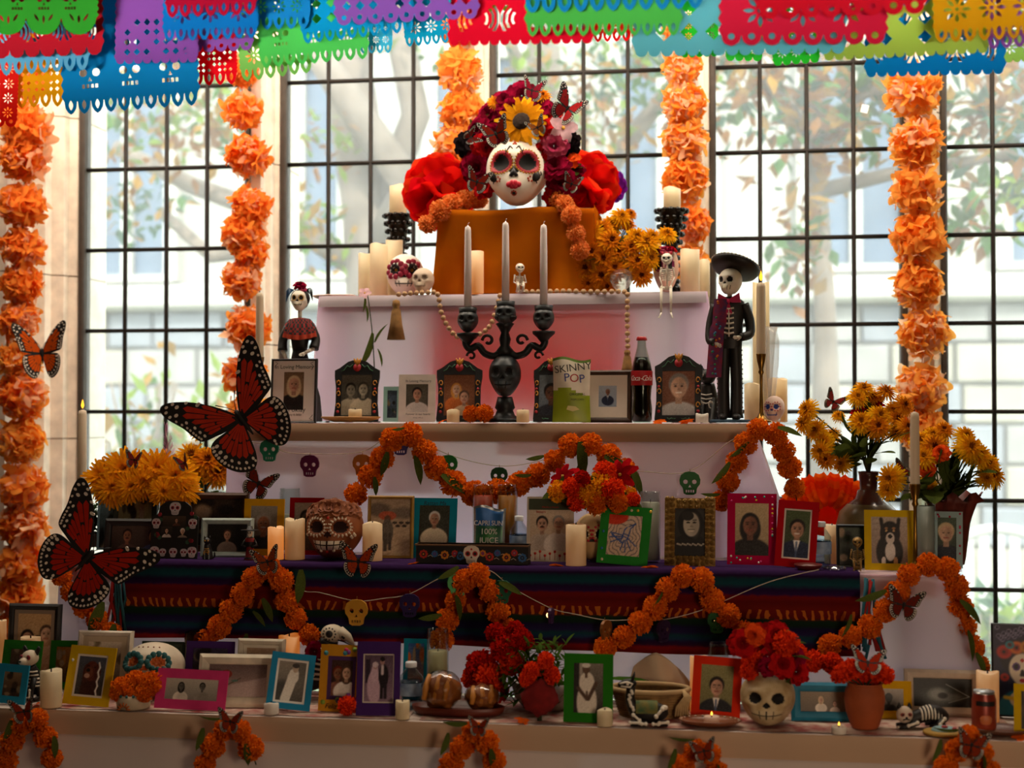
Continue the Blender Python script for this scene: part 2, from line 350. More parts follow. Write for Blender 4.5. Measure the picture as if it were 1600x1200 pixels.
def tree(label, trunk, branches, crowns, seed, sz=.12):
    rng = random.Random(seed); p0 = Vector(trunk[0][0]); t = thing('garden_tree', label, 'tree', p0, 0, 'trees outside the window')
    rel = lambda q: tuple(Vector(q)-p0)
    b = MB(); b.tube([rel(p) for p, r in trunk], [r for p, r in trunk], 10); build('trunk', b, BARK, t)
    for br in branches:
        b = MB(); b.tube([rel(p) for p, r in br], [r for p, r in br], 8); build('branch', b, BARK, t)
    b = MB()
    for c, rad, n, ms in crowns: leafy(b, rel(c), rad, int(n*1.8), rng, sz, ms)
    o = build('foliage', b, LG, t, False); o['kind'] = 'stuff'
p = lambda x, y, Y: tuple(P(x, y, Y))
g = lambda x, Y: (P(x, 700, Y).x, Y, -.3)
tree('thick pale trunked tree seen through the second window', [(g(610, 9), .3), (p(600, 700, 9), .2), (p(575, 330, 9), .17), (p(545, 120, 9), .16), (p(520, -80, 9.2), .12)],
     [[(p(585, 400, 9), .13), (p(640, 290, 8.8), .12), (p(560, 180, 8.6), .11), (p(480, 60, 8.5), .08)], [(p(585, 350, 9), .1), (p(650, 180, 9), .1), (p(625, 60, 9), .09), (p(600, -60, 9), .07)],
      [(p(560, 420, 9), .08), (p(440, 340, 9), .07), (p(300, 290, 9), .06), (p(180, 230, 9), .05)], [(p(470, 380, 9), .06), (p(330, 400, 8.6), .05), (p(250, 330, 8.6), .04)]],
     [(p(240, 180, 8.4), (.7, .6, .45), 190, [0, 1, 2, 2, 3]), (p(330, 130, 8.4), (.5, .5, .5), 90, [0, 1, 3]), (p(470, 360, 8.6), (.35, .4, .35), 70, [1, 1, 3, 0]), (p(530, 230, 8.6), (.3, .4, .3), 30, [2, 1]),
      (p(200, 330, 8.4), (.4, .4, .3), 60, [0, 4, 3]), (p(620, 20, 9), (.9, .5, .4), 120, [0, 1, 4])], 3)
tree('brown leaved tree seen through the third and fourth windows', [(g(880, 9.5), .22), (p(870, 500, 9.5), .14), (p(850, 100, 9.5), .12), (p(840, -80, 9.5), .1)],
     [[(p(866, 400, 9.5), .08), (p(960, 250, 9.3), .07), (p(1060, 120, 9), .05), (p(1250, 60, 9), .04)], [(p(862, 300, 9.5), .07), (p(820, 140, 9.3), .05), (p(790, 40, 9), .04)]],
     [(p(940, 150, 8.8), (.6, .5, .5), 120, [0, 4, 3, 2]), (p(1010, 90, 8.8), (.5, .5, .4), 110, [0, 4, 4, 1]), (p(930, 210, 8.8), (.3, .4, .25), 50, [3, 2, 1]), (p(820, 90, 9), (.4, .4, .4), 60, [1, 0, 3])], 5)
tree('leafy magnolia tree seen through the two windows at the far end', [(g(1290, 8), .16), (p(1290, 500, 8), .06), (p(1270, 200, 8), .06), (p(1255, 0, 8), .05)],
     [[(p(1275, 240, 8), .05), (p(1340, 150, 7.8), .035), (p(1480, 90, 7.6), .025)], [(p(1275, 300, 8), .05), (p(1400, 270, 7.6), .035), (p(1590, 240, 7.4), .025)], [(p(1265, 210, 8), .045), (p(1190, 120, 7.8), .03), (p(1150, 60, 7.8), .02)]],
     [(p(1200, 130, 7.8), (.4, .4, .6), 150, [0, 4, 2, 2, 3]), (p(1290, 190, 7.8), (.35, .4, .4), 110, [2, 2, 0, 3]), (p(1250, 380, 7.8), (.2, .3, .35), 60, [2, 3, 0]), (p(1370, 140, 7.8), (.3, .3, .4), 80, [4, 0, 0, 3]), (p(1540, 170, 7.4), (.4, .4, .5), 190, [2, 2, 0, 4, 3]),
      (p(1590, 300, 7.4), (.3, .3, .3), 80, [0, 1, 2]), (p(1510, 350, 7.4), (.15, .2, .22), 24, [2, 0])], 8, .14)
def bush(label, px, py0, py1, wpx, Y, mats, seed, n=260):
    rng = random.Random(seed); a = P(px, py0, Y); t = thing('garden_bush', label, 'bush', (a.x, Y, -.3), 0, 'bushes outside the window')
    h = a.z+.3; b = MB(); w_ = wpx/S(px, Y)/2
    for k in range(9): b.tube([(0, 0, 0), (rng.uniform(-.5, .5)*w_, rng.uniform(-.2, .2), h*.5), (rng.uniform(-.9, .9)*w_, rng.uniform(-.3, .3), h*.9)], [.02, .014, .006], 5)
    build('stem', b, BARK, t)
    b = MB(); leafy(b, (0, 0, h*.55), (w_, .4, h*.5), n, rng, .15, mats); o = build('foliage', b, LG, t, False); o['kind'] = 'stuff'
bush('sunlit lime bush low outside the first window', 240, 540, 700, 120, 8, [1, 1, 0, 3], 1, 420)
bush('pale yellow bush at the stone jamb outside the first window', 165, 640, 760, 70, 7.6, [1, 3, 0], 2, 260)
bush('rounded lime bush beside the second window', 330, 590, 760, 90, 7.8, [1, 1, 3], 3, 300)
bush('green hedge outside the bottom of the last window', 1540, 930, 1100, 190, 8.2, [0, 1, 4], 4, 520)
# white garden bench with an arched slatted back
a = P(1562, 905, 9.5); s_ = S(1562, 9.5)
bn = thing('garden_bench', 'white garden bench with arched slatted back on the lawn', 'bench', (a.x, 9.5, -.3)); WH = pm('#f2efe8', .6)
bw = .48
for k in range(11):
    x = -bw+2*bw*k/10; zt = .55+.5*math.sqrt(max(0, 1-(x/bw*.98)**2))
    b = MB(); b.box(x-.03, x+.03, 0, .02, .42, zt); build('slat', b, WH, bn, False)
b = MB(); b.tube([(bw*math.cos(PI*i/14), .01, .55+.5*math.sin(PI*i/14)) for i in range(15)], .035, 6); build('arch_rail', b, WH, bn)
b = MB(); b.box(-bw-.05, bw+.05, -.45, .02, .39, .43); build('seat', b, WH, bn, False)
for x in (-bw, bw):
    for y in (-.42, 0): b = MB(); b.box(x-.03, x+.03, y-.03, y+.03, 0, .4); build('leg', b, WH, bn, False)
DIM[0] = 1
# ================================================================ the stepped altar: four tables and their cloths
Y4, Y3, Y2, Y1 = 3.36, 3.70, 4.03, 4.36
Z4 = P(700, 1129, Y4).z; Z3 = P(770, 887, Y3).z; Z2 = P(800, 661, Y2).z; Z1 = P(800, 458, Y1).z
BACK = {4: 3.69, 3: 4.34, 2: 4.35, 1: 4.80}
TZ = {4: Z4, 3: Z3, 2: Z2, 1: Z1}; TY = {4: Y4, 3: Y3, 2: Y2, 1: Y1}
def X(px, Y): return P(px, 700, Y).x
EXT = {4: (X(-190, Y4), X(1760, Y4)), 3: (X(95, Y3), X(1470, Y3)), 2: (X(356, Y2), X(1178, Y2)), 1: (X(497, Y1), X(1106, Y1))}
WTABLE = pm('#c9bca8', .6, 0, .2, 8); STEEL = pm('#6d6d6d', .4, .8)
CLOTH = tm('#f2e8e6', .72, .06, 3, None, '#f4e0f6', .15)
CLOTH4 = tm('#e6d8cc', .34, .08, 3, None, '#f0e2f0', .15)
tn = {4: 'long lowest table across the front of the altar', 3: 'second table of the altar under the striped blanket', 2: 'third table of the altar under the cloth with painted shade edge', 1: 'topmost narrow table under the pink lit cloth'}
cn = {4: 'white cloth over the lowest table with painted shade band', 3: 'white cloth under the striped blanket draped off the table end', 2: 'white cloth with painted shade edge over the third step', 1: 'thin white cloth glowing pink on the topmost table'}
for t in (4, 3, 2, 1):
    x0, x1 = EXT[t]; y0 = TY[t]+.008; y1 = BACK[t]; z = TZ[t]-.003
    o = thing('display_table', tn[t], 'table', ((x0+x1)/2, (y0+y1)/2, 0)); hx = (x1-x0)/2-.01; hy = (y1-y0)/2
    b = MB(); b.box(-hx, hx, -hy, hy, z-.055, z-.001); build('tabletop', b, WTABLE, o, False)
    for sx in (-1, 1):
        for sy in (-1, 1): b = MB(); b.tube([(sx*(hx-.08), sy*(hy-.03), Z3 if t == 2 else 0), (sx*(hx-.08), sy*(hy-.03), z-.05)], .014, 8); build('leg', b, STEEL, o)
    # cloth: a top sheet that bends over the front edge and falls in shallow folds; the ends flare outwards
    zb = {4: .03, 3: Z4+.002, 2: Z3+.002, 1: Z2+.002}[t]; rng = random.Random(t*7)
    ph = [rng.uniform(0, 6) for _ in range(5)]
    def fold(x, k, t=t, ph=ph): return (math.sin(x*9+ph[0])*.010+math.sin(x*23+ph[1])*.004+math.sin(x*4+ph[2])*.006)*k
    yf = TY[t]; fl_ = {4: (0, 0), 3: (.0, .13), 2: (.0, .11), 1: (.01, .03)}[t]
    b = MB(); nx = 90
    b.grid(lambda u, v: (x0+(x1-x0)*u, yf+.004+(y1-yf)*v, z+.0015), nx, 4)
    def front(u, v, t=t):
        x = x0+(x1-x0)*u; zz = z+.0015-(z-zb)*v; e = max(0, 1-min(u, 1-u)*14)
        dx = (u-.5)*2*e*fl_[u > .5]*v
        k = max(0, v*(z-zb)-.06)/(z-zb)
        return (x+dx, yf+.004-abs(fold(x, 1.0))*min(1, k*2)-.004*min(1, v*20)+.004*(v < .01)-e*v*.02, zz)
    b.grid(lambda u, v: front(u, v**1.6), nx, 18)
    for sd in (0, 1):
        def side(u, v, sd=sd):
            q = front(sd, v**1.6); yy = yf+(y1-yf)*u
            w_ = math.sin(u*9+ph[3])*.018*v
            return (q[0]+(1 if sd else -1)*(w_ + .0*u)*min(1, v*3), max(yf-.02, q[1])+(yy-yf), q[2])
        b.grid(side, 10, 10)
    tc_ = tag(build('tablecloth', b, CLOTH4 if t == 4 else tm('#f2e6e8', .82, .06, 3, None, '#fce6fc', .15) if t == 1 else CLOTH), cn[t], 'tablecloth')
    if t in (1, 2, 4):                   # strip coloured as the shade where the tabletop edge blocks the backlight
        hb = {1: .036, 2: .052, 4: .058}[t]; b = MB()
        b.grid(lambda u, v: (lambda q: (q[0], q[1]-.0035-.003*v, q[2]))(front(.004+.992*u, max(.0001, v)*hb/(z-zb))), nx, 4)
        build('edge_shade', b, {1: tm('#c9bfc4', .3, .06, 3), 2: tm('#9c8068', .12, .08, 3), 4: tm('#c2a488', .1, .08, 3)}[t], tc_)
    if t == 2:  # unseen sheets added to dim patches of the backlit front
        for (pa, pb, ya, yb_) in ((375, 690, 700, 742), (475, 548, 742, 800), (985, 1175, 690, 740), (985, 1130, 740, 880), (780, 990, 690, 712), (600, 690, 742, 770)):
            b = MB(); xa, xb = X(pa, Y2+.02), X(pb, Y2+.02); za, zc = P(700, ya, Y2+.02).z, P(700, yb_, Y2+.02).z
            b.grid(lambda u, v: (xa+(xb-xa)*u, Y2+.0085+.002*math.sin(u*7), za+(zc-za)*v), 8, 3); build('dimming_sheet', b, tm('#e6d8d2', .5, .05, 3), tc_)
    if t == 4:  # more added sheets that darken stretches of the front from behind
        for (pa, pb) in ((-190, 640), (700, 905), (1020, 1395)):
            b = MB(); xa, xb = X(pa, Y4+.01), X(pb, Y4+.01); b.grid(lambda u, v: (xa+(xb-xa)*u, Y4+.0085, z-.06-.4*v), 8, 3); build('dimming_sheet', b, tm('#ecd8c8', .7, .05, 3), tc_)
# red sheet hung behind the topmost cloth
b = MB(); xa, xb = X(672, 4.41), X(992, 4.41)
b.grid(lambda u, v: (xa+(xb-xa)*u, 4.41+.012*math.sin(u*19), Z2+.012+(Z1-Z2-.08)*v), 50, 6)
tag(build('red_sheet', b, tm('#e01414', .7, .1)), 'red cloth glowing through the topmost white cloth', 'cloth')
# small patterned runner under the front row things
def runner(px0, px1, label):
    b = MB(); xa, xb = X(px0, Y4+.05), X(px1, Y4+.05); rr = random.Random(px0)
    b.grid(lambda u, v: (xa+(xb-xa)*u, Y4+.016+.27*v+.004*math.sin(u*40), Z4+.0008+.0007*math.sin(u*31+v*5)), 60, 4)
    tag(build('table_runner', b, pm('#8d2a2a', .85, 0, .2, 26, 0, '#c9b9a6')), label, 'table runner')
runner(60, 640, 'red and cream patterned runner under the frames before the skull planter')
runner(660, 1590, 'red and cream patterned runner under the basket and terracotta pot')
# striped blanket over the front of the second table
b = MB(); xa, xb = X(190, Y3), X(1342, Y3); zt = Z3+.004; hh = (P(770, 1008, Y3).z-zt)
def bl_(u, v):
    x = xa+(xb-xa)*u
    if v < .25: return (x, Y3+.26*(1-v/.25)-.012, Z3+.0035-zt)
    w_ = (v-.25)/.75
    return (x, Y3-.012-.012*w_-.010*abs(math.sin(x*6+1))*w_-.004*math.sin(x*17)*w_, hh*w_*(1+.03*math.sin(x*3)))
b.grid(bl_, 110, 20)
DIM[0] = .6
ST = [(0, '#3a1a52'), (.06, '#2b1540'), (.10, '#15414a'), (.16, '#174a55'), (.22, '#2a1040'), (.28, '#35124a'), (.31, '#7d1410'), (.38, '#6a100c'), (.46, '#7a1a0e'), (.56, '#681410'), (.60, '#14301c'), (.66, '#152a1e'), (.70, '#1f1440'), (.76, '#28204e'), (.80, '#16424c'), (.84, '#1d3a5a'), (.88, '#2b1240'), (.92, '#3a0f36'), (.95, '#8f1510'), (1, '#7a120e')]
sb = thing('serape_blanket', 'dark striped serape blanket hung along the second table', 'blanket', (0, 0, zt))
build('woven_cloth', b, stripes(ST, -hh, (.47, .58, '#c86a20')), sb)
DIM[0] = 1
for sd, (xq, cols) in enumerate(((xa, ('#8f1510', '#14424a')), (xb, ('#1d5a6a', '#8f1510')))):
    b = MB(); rr = random.Random(sd)
    for k in range(13):
        x = xq+rr.uniform(-.01, .015)+(.02 if sd else 0); y = Y3-.02-rr.uniform(0, .02); z0 = -.01+rr.uniform(-.01, 0)
        b.tube([(x, y, z0), (x+rr.uniform(-.02, .02), y-.005, hh*.5), (x+rr.uniform(-.03, .03), y, hh*rr.uniform(.85, 1.05))], .004, 5, k % 2)
    build('fringe', b, [pm(cols[0], .9), pm(cols[1], .9)], sb)
# ================================================================ generic shapes
def cm(pts, n=5, closed=True):           # smooth curve through points
    k = len(pts); out = []
    for i in range(k if closed else k-1):
        g = (lambda j: pts[j % k]) if closed else (lambda j: pts[max(0, min(k-1, j))])
        p0, p1, p2, p3 = (Vector(g(i+d)) for d in (-1, 0, 1, 2))
        for q in range(n):
            t = q/n; out.append(.5*((2*p1)+(p2-p0)*t+(2*p0-5*p1+4*p2-p3)*t*t+(3*p1-p0-3*p2+p3)*t**3))
    if not closed: out.append(Vector(pts[-1]))
    return out
def lens(cx, cz, rx, rz, a=0, n=7):      # almond hole
    pts = [(rx*(math.sin(PI*i/n)), rz*(-1+2*i/n)) for i in range(n)]+[(-rx*(math.sin(PI*i/n)), rz*(1-2*i/n)) for i in range(n)]
    c, s = math.cos(a), math.sin(a)
    return [(cx+x*c-z*s, cz+x*s+z*c) for x, z in pts]
def circ(cx, cz, r, n=10): return [(cx+r*math.cos(2*PI*i/n), cz+r*math.sin(2*PI*i/n)) for i in range(n)]
BLACK = pm('#14110f', .5); WHITE = pm('#e9e3d8', .6); BRASS = pm('#8a6428', .3, .9, .15); GREEN = tm('#4a5524', .3, .3, 30); STEM = pm('#2c3318', .8, 0, .2); GOLD = pm('#b07c22', .4, .6)

# ---------------------------------------------------------------- paper banners along the top
def flag(px0, px1, yb, Y, hexc, style, n, motif, label, tilt=0, seed=0):
    x0 = P(px0, yb, Y).x; x1 = P(px1, yb, Y).x; w = x1-x0; zt = P((px0+px1)/2, -24, Y).z; zb = P((px0+px1)/2, yb, Y).z; h = zt-zb
    sw = w/n; rng = random.Random(seed+px0); out = [(0, 0), (0, -h+sw*1.1)] if False else []
    bot = []; holes = []; d = sw*.95 if style == 'tear' else sw*.5
    zs = -h+d
    for i in range(n):
        a = i*sw
        if style == 'tear':
            bot += [(a+.02*sw, zs), (a+.09*sw, zs-.5*d), (a+.28*sw, zs-.84*d), (a+.5*sw, zs-d), (a+.72*sw, zs-.84*d), (a+.91*sw, zs-.5*d), (a+.98*sw, zs)]
            holes.append(lens(a+.5*sw, zs-.28*d, .16*sw, .38*d))
        elif style == 'round':
            bot += [(a+sw*(.5-.48*math.cos(PI*q/8)), zs-d*math.sin(PI*q/8)) for q in range(9)]
            holes.append(circ(a+.5*sw, zs-.05*d, .17*sw))
        elif style == 'loop':
            bot += [(a+sw*(.5-.49*math.cos(PI*q/10)), zs-d*.9*math.sin(PI*q/10)) for q in range(11)]
            for q in (-1, 0, 1): holes.append(lens(a+sw*(.5+.2*q), zs-.05*d+abs(q)*.1*d, .035*sw, .26*d, -q*.6))
        else:
            bot += [(a+sw*(.5-.49*math.cos(PI*q/5)), zs-d*math.sin(PI*q/5)) for q in range(6)]
    e = .04*w
    ns = max(3, int(h/(.09*w))); side = []
    for j in range(ns): side += [(-.02*w, -h*0-(h-d)*(j+.5)/ns), (0, -(h-d)*(j+1)/ns)]
    out = [(0, 0)]+[(x, z) for x, z in side[:-1]]+bot+[(w-x, z) for x, z in side[:-1]][::-1]+[(w, 0)]
    # motifs in a row of cells above the edge, and a second row higher up
    ca = min(.30*w, .86*(h-d)) if motif != 'lat' else min(.12*w, .45*(h-d))
    zr = zs+.03*w
    nc = max(1, int((w-.06*w)//ca)); row = 0
    while zr+ca < -.01*w and row < 4:
        for c in range(nc):
            cx = w*.5+(c-(nc-1)/2)*ca; cz = zr+ca/2
            m = motif if motif != 'mix' else ('flo', 'sk', 'dia')[(c+row) % 3]
            if m == 'flo':
                for q in range(8): holes.append(lens(cx+.27*ca*math.cos(q*PI/4), cz+.27*ca*math.sin(q*PI/4), .055*ca, .14*ca, q*PI/4-PI/2))
                holes.append(circ(cx, cz, .06*ca, 8))
            elif m == 'lat':
                if (c+row) % 4 != 3: holes.append([(cx, cz-.36*ca), (cx+.36*ca, cz), (cx, cz+.36*ca), (cx-.36*ca, cz)])
            elif m == 'dia':
                for q in (-1, 1):
                    for k in (-1, 1): holes.append([(cx+q*.22*ca, cz+k*.22*ca-.15*ca), (cx+q*.22*ca+.15*ca, cz+k*.22*ca), (cx+q*.22*ca, cz+k*.22*ca+.15*ca), (cx+q*.22*ca-.15*ca, cz+k*.22*ca)])
            elif m == 'arc':
                for k in (.18, .32, .44):
                    for q in (-1, 1): holes.append([(cx+q*k*ca*math.cos(t), cz+k*ca*math.sin(t)-.1*ca) for t in (-.7, -.2, .3, .8)]+[(cx+q*(k+.06)*ca*math.cos(t), cz+(k+.06)*ca*math.sin(t)-.1*ca) for t in (.7, .25, -.2, -.6)])
            elif m == 'sk':
                holes += [circ(cx-.16*ca, cz+.08*ca, .1*ca, 9), circ(cx+.16*ca, cz+.08*ca, .1*ca, 9), [(cx, cz-.02*ca), (cx-.05*ca, cz-.13*ca), (cx+.05*ca, cz-.13*ca)]]
                for q in range(4): holes.append([(cx+(q-1.5)*.11*ca-.035*ca, cz-.3*ca), (cx+(q-1.5)*.11*ca+.035*ca, cz-.3*ca), (cx+(q-1.5)*.11*ca+.035*ca, cz-.2*ca), (cx+(q-1.5)*.11*ca-.035*ca, cz-.2*ca)])
        zr += ca; row += 1
    b = MB(); p1, p2 = rng.uniform(0, 6), rng.uniform(8, 14)
    b.prism([out]+holes, 0, .0005, 0)
    o = build('paper_flag', b, tm(hexc, .5, .05, 6), None, False, (x0, Y, zt), (R(rng.uniform(-3, 3)), R(tilt), R(rng.uniform(-4, 4)))); tag(o, label, 'paper banner', 'cut paper flags along the top')
FL = [
 (-14, 147, 54, 3.02, '#2f8f2a', 'loop', 3, 'sk', 'dark green loop edged paper flag over the dark red one', 1),
 (-12, 158, 88, 3.10, '#b01c2c', 'scal', 7, 'arc', 'dark red scalloped paper flag behind the dark green one', 0),
 (-20, 141, 118, 3.22, '#63b4d6', 'tear', 8, 'flo', 'pale blue paper flag under the dark red flag', -1),
 (-40, 30, 196, 3.35, '#e8241c', 'round', 4, 'flo', 'bright red paper flag hanging lowest at the stone jamb', 2),
 (24, 100, 168, 3.38, '#f0b414', 'tear', 4, 'dia', 'yellow paper flag with teardrop fringe beside the lowest red flag', 0),
 (92, 297, 178, 3.30, '#1591cc', 'tear', 10, 'sk', 'wide azure paper flag with ten teardrops hanging over the first window', -3),
 (182, 306, 99, 3.16, '#8a4fa6', 'scal', 9, 'lat', 'purple paper flag overlapping the wide azure flag', 0),
 (280, 398, 83, 3.24, '#8f55aa', 'round', 6, 'dia', 'violet paper flag between the red lattice and deep blue flags', 0),
 (296, 366, 133, 3.40, '#ee1626', 'tear', 4, 'lat', 'scarlet lattice paper flag before the first stone mullion', -1),
 (256, 402, 63, 3.08, '#0f70b8', 'tear', 8, 'flo', 'deep blue paper flag under the maroon fringe', 0),
 (260, 400, 26, 3.00, '#a01030', 'tear', 7, 'dia', 'maroon paper flag fringe at the top edge over deep blue', 0),
 (365, 478, 128, 3.34, '#8fd06a', 'tear', 6, 'flo', 'pale lime paper flag over the first mullion', -5),
 (400, 566, 106, 3.28, '#57cf62', 'tear', 9, 'sk', 'fresh green paper flag over the second window', -4),
 (388, 482, 45, 3.14, '#1780bf', 'tear', 5, 'flo', 'medium blue paper flag before the lime flag', 0),
 (470, 646, 67, 3.18, '#0d96c8', 'tear', 10, 'dia', 'turquoise blue paper flag above the fresh green flag', -3),
 (524, 744, 35, 3.04, '#7d4ea2', 'round', 9, 'lat', 'wide purple paper flag with round holes at the top', -1),
 (562, 612, 83, 3.38, '#43bfe0', 'tear', 4, 'flo', 'small sky blue paper flag behind the turquoise one', 0),
 (628, 712, 72, 3.32, '#0fa2c6', 'tear', 6, 'flo', 'teal blue paper flag beside the crimson flag', -3),
 (706, 931, 69, 3.12, '#d2102c', 'scal', 14, 'arc', 'wide crimson scalloped paper flag above the flower crowned mask', 2),
 (824, 1064, 52, 3.02, '#46a646', 'tear', 12, 'dia', 'leaf green paper flag with teardrop fringe over crimson', 1.5),
 (820, 1100, 15, 2.97, '#1478ac', 'tear', 11, 'flo', 'steel blue paper fringe over the leaf green flag', 1),
 (928, 1002, 64, 3.34, '#ee1212', 'tear', 5, 'sk', 'vivid red paper flag sticking out below the leaf green one', 1),
 (994, 1322, 84, 3.20, '#5eb0bc', 'scal', 16, 'lat', 'dusty teal wide paper flag beside the raspberry flags', 1),
 (1064, 1122, 89, 3.42, '#35d23c', 'scal', 5, 'flo', 'small bright green paper tip under the dusty teal flag', 0),
 (1138, 1194, 96, 3.44, '#3ad03f', 'scal', 4, 'flo', 'bright green paper tip between dusty teal and raspberry', 2),
 (1204, 1276, 102, 3.40, '#33cc3a', 'scal', 5, 'flo', 'bright green paper tip under the raspberry flag corner', -2),
 (1128, 1386, 68, 3.06, '#b81c38', 'round', 8, 'flo', 'raspberry paper flag with round holes over dusty teal', 1),
 (1186, 1446, 26, 2.98, '#ac1020', 'round', 8, 'flo', 'dark crimson paper flag at the top over raspberry', 0),
 (1288, 1542, 90, 3.24, '#a3bf4e', 'scal', 16, 'lat', 'olive lime lattice paper flag over the fourth window', 0),
 (1460, 1640, 64, 3.05, '#b8860e', 'tear', 8, 'flo', 'mustard paper flag with teardrop fringe', 0),
 (1356, 1570, 117, 3.36, '#0f8fd2', 'scal', 13, 'arc', 'bright blue scalloped paper flag above the tissue flower column', 1),
 (1540, 1640, 76, 3.16, '#84479f', 'tear', 5, 'dia', 'violet paper fringe under the mustard flag', -2),
 (1558, 1660, 96, 3.40, '#a9d468', 'scal', 8, 'flo', 'pale lime paper flag lowest beside the violet fringe', 0),
 (700, 830, 20, 3.42, '#8fc83c', 'tear', 5, 'flo', 'lime paper flag behind the crimson flag', 0),
 (150, 200, 60, 3.44, '#2b8fd0', 'scal', 4, 'flo', 'narrow blue paper flag between dark red and purple', 0),
]
for i, a in enumerate(FL): flag(*a[:10], seed=i)
for i, (Y, a, c) in enumerate(((2.985, 'nearest', .0), (3.09, 'second', 0), (3.19, 'third', 0), (3.3, 'fourth', 0), (3.41, 'rear', 0))):
    b = MB(); xa, xb = P(-60, 0, Y).x, P(1680, 0, Y).x; n = 20; zt = P(800, -30, Y).z
    b.tube([(xa+(xb-xa)*k/n, Y, P(-60+1740*k/n, -27, Y).z) for k in range(n+1)], .0015, 5)
    tag(build('banner_string', b, WHITE), 'thin %s string along the ceiling for the paper flags' % a, 'string')

# ---------------------------------------------------------------- monarch butterflies
ORG = [(0.012, .03), (.10, .20), (.25, .38), (.40, .50), (.50, .54), (.545, .50), (.53, .40), (.47, .26), (.44, .14), (.40, .055), (.28, .02), (.12, -.01)]
HND = [(.012, .0), (.14, -.005), (.29, .0), (.37, -.03), (.40, -.11), (.385, -.22), (.33, -.33), (.25, -.40), (.17, -.42), (.10, -.36), (.05, -.22)]
def wing_mesh(ctrl, root, a0, a1, n, side):
    ol = [(v.x, v.y) for v in cm([(x, z, 0) for x, z in ctrl], 4)]
    def Rr(a):
        d = (math.cos(a), math.sin(a)); best = .02
        for i in range(len(ol)):
            p, q = ol[i], ol[(i+1) % len(ol)]; ex, ez = q[0]-p[0], q[1]-p[1]; den = d[0]*ez-d[1]*ex
            if abs(den) < 1e-9: continue
            px, pz = p[0]-root[0], p[1]-root[1]; t = (px*ez-pz*ex)/den; s = (px*d[1]-pz*d[0])/den
            if 0 <= s <= 1 and t > best: best = t
        return best
    b = MB(); b.T = Matrix.Scale(side, 4, (1, 0, 0)); fx = lambda pl: pl
    b.prism(ol, -.004, .004, 0)
    da = (a1-a0)/n
    for k in range(n):
        u0, u1 = a0+da*(k+.085), a0+da*(k+.915); um = (u0+u1)/2; rm = Rr(um)
        segs = [(.10, .74)] if k % 2 else [(.10, .43), (.455, .74)]
        for (ra, rb) in segs:
            pl = []
            for t in (ra, (ra+rb)/2, rb*.93): pl.append((root[0]+t*rm*math.cos(u0), root[1]+t*rm*math.sin(u0)))
            pl.append((root[0]+rb*rm*math.cos(um), root[1]+rb*rm*math.sin(um)))
            for t in (rb*.93, (ra+rb)/2, ra): pl.append((root[0]+t*rm*math.cos(u1), root[1]+t*rm*math.sin(u1)))
            b.prism(pl, -.009, .009, 1)
        for t, rr in ((.82, .016), (.93, .013)):
            for q in ((-.22, .24) if t > .9 else (0,)):
                aa = um+da*q; r = Rr(aa); b.disc(root[0]+t*r*math.cos(aa), root[1]+t*r*math.sin(aa), rr*(.8+.5*(k > n/2)), rr, -.0075, .0075, 2, 8)
    if side < 0: b.f = [q[::-1] for q in b.f]
    return b
BFM = {}
def butterfly(px, py, Y, wpx, label, roll=0, fold=15, tilt=0, red='#c8481c', group='monarch butterflies on the altar', yaw=0):
    c = P(px, py, Y); s = wpx/S(px, Y)/1.08
    if red not in BFM:
        mats = [pm('#15110e', .7), tm(red, .3, .1, 12), pm('#e6d9c6', .7)]
        BFM[red] = [wing_mesh(ORG, (.01, .02), .12, 1.02, 7, sd).mesh('forewing', mats, False) for sd in (1, -1)]+[wing_mesh(HND, (.01, -.01), -1.32, -.06, 7, sd).mesh('hindwing', mats, False) for sd in (1, -1)]
        if 'body' not in BFM:
            b = MB(); b.tube([(0, 0, .10), (0, -.005, .085), (0, -.008, .05), (0, -.006, 0), (0, -.004, -.09), (0, 0, -.17)], [.006, .022, .024, .028, .02, .006], 8); BFM['body'] = b.mesh('body', pm('#15110e', .7))
            b = MB()
            for q in (1, -1): b.tube([(0, 0, .09), (q*.05, -.02, .17), (q*.11, -.03, .24)], [.004, .003, .006], 5)
            BFM['ant'] = b.mesh('antennae', pm('#15110e', .7))
    t = thing('monarch_butterfly', label, 'butterfly', c, 0, group, rot=(R(tilt), R(roll), R(yaw))); t.scale = (s, s, s)
    for k, sd in enumerate((1, -1)):
        a = R(fold)*(-sd)
        link('forewing', BFM[red][k], t, (0, 0, 0), (0, 0, a)); link('hindwing', BFM[red][2+k], t, (0, .006, 0), (0, 0, a*1.1))
    link('body', BFM['body'], t); link('antennae', BFM['ant'], t)
    return t

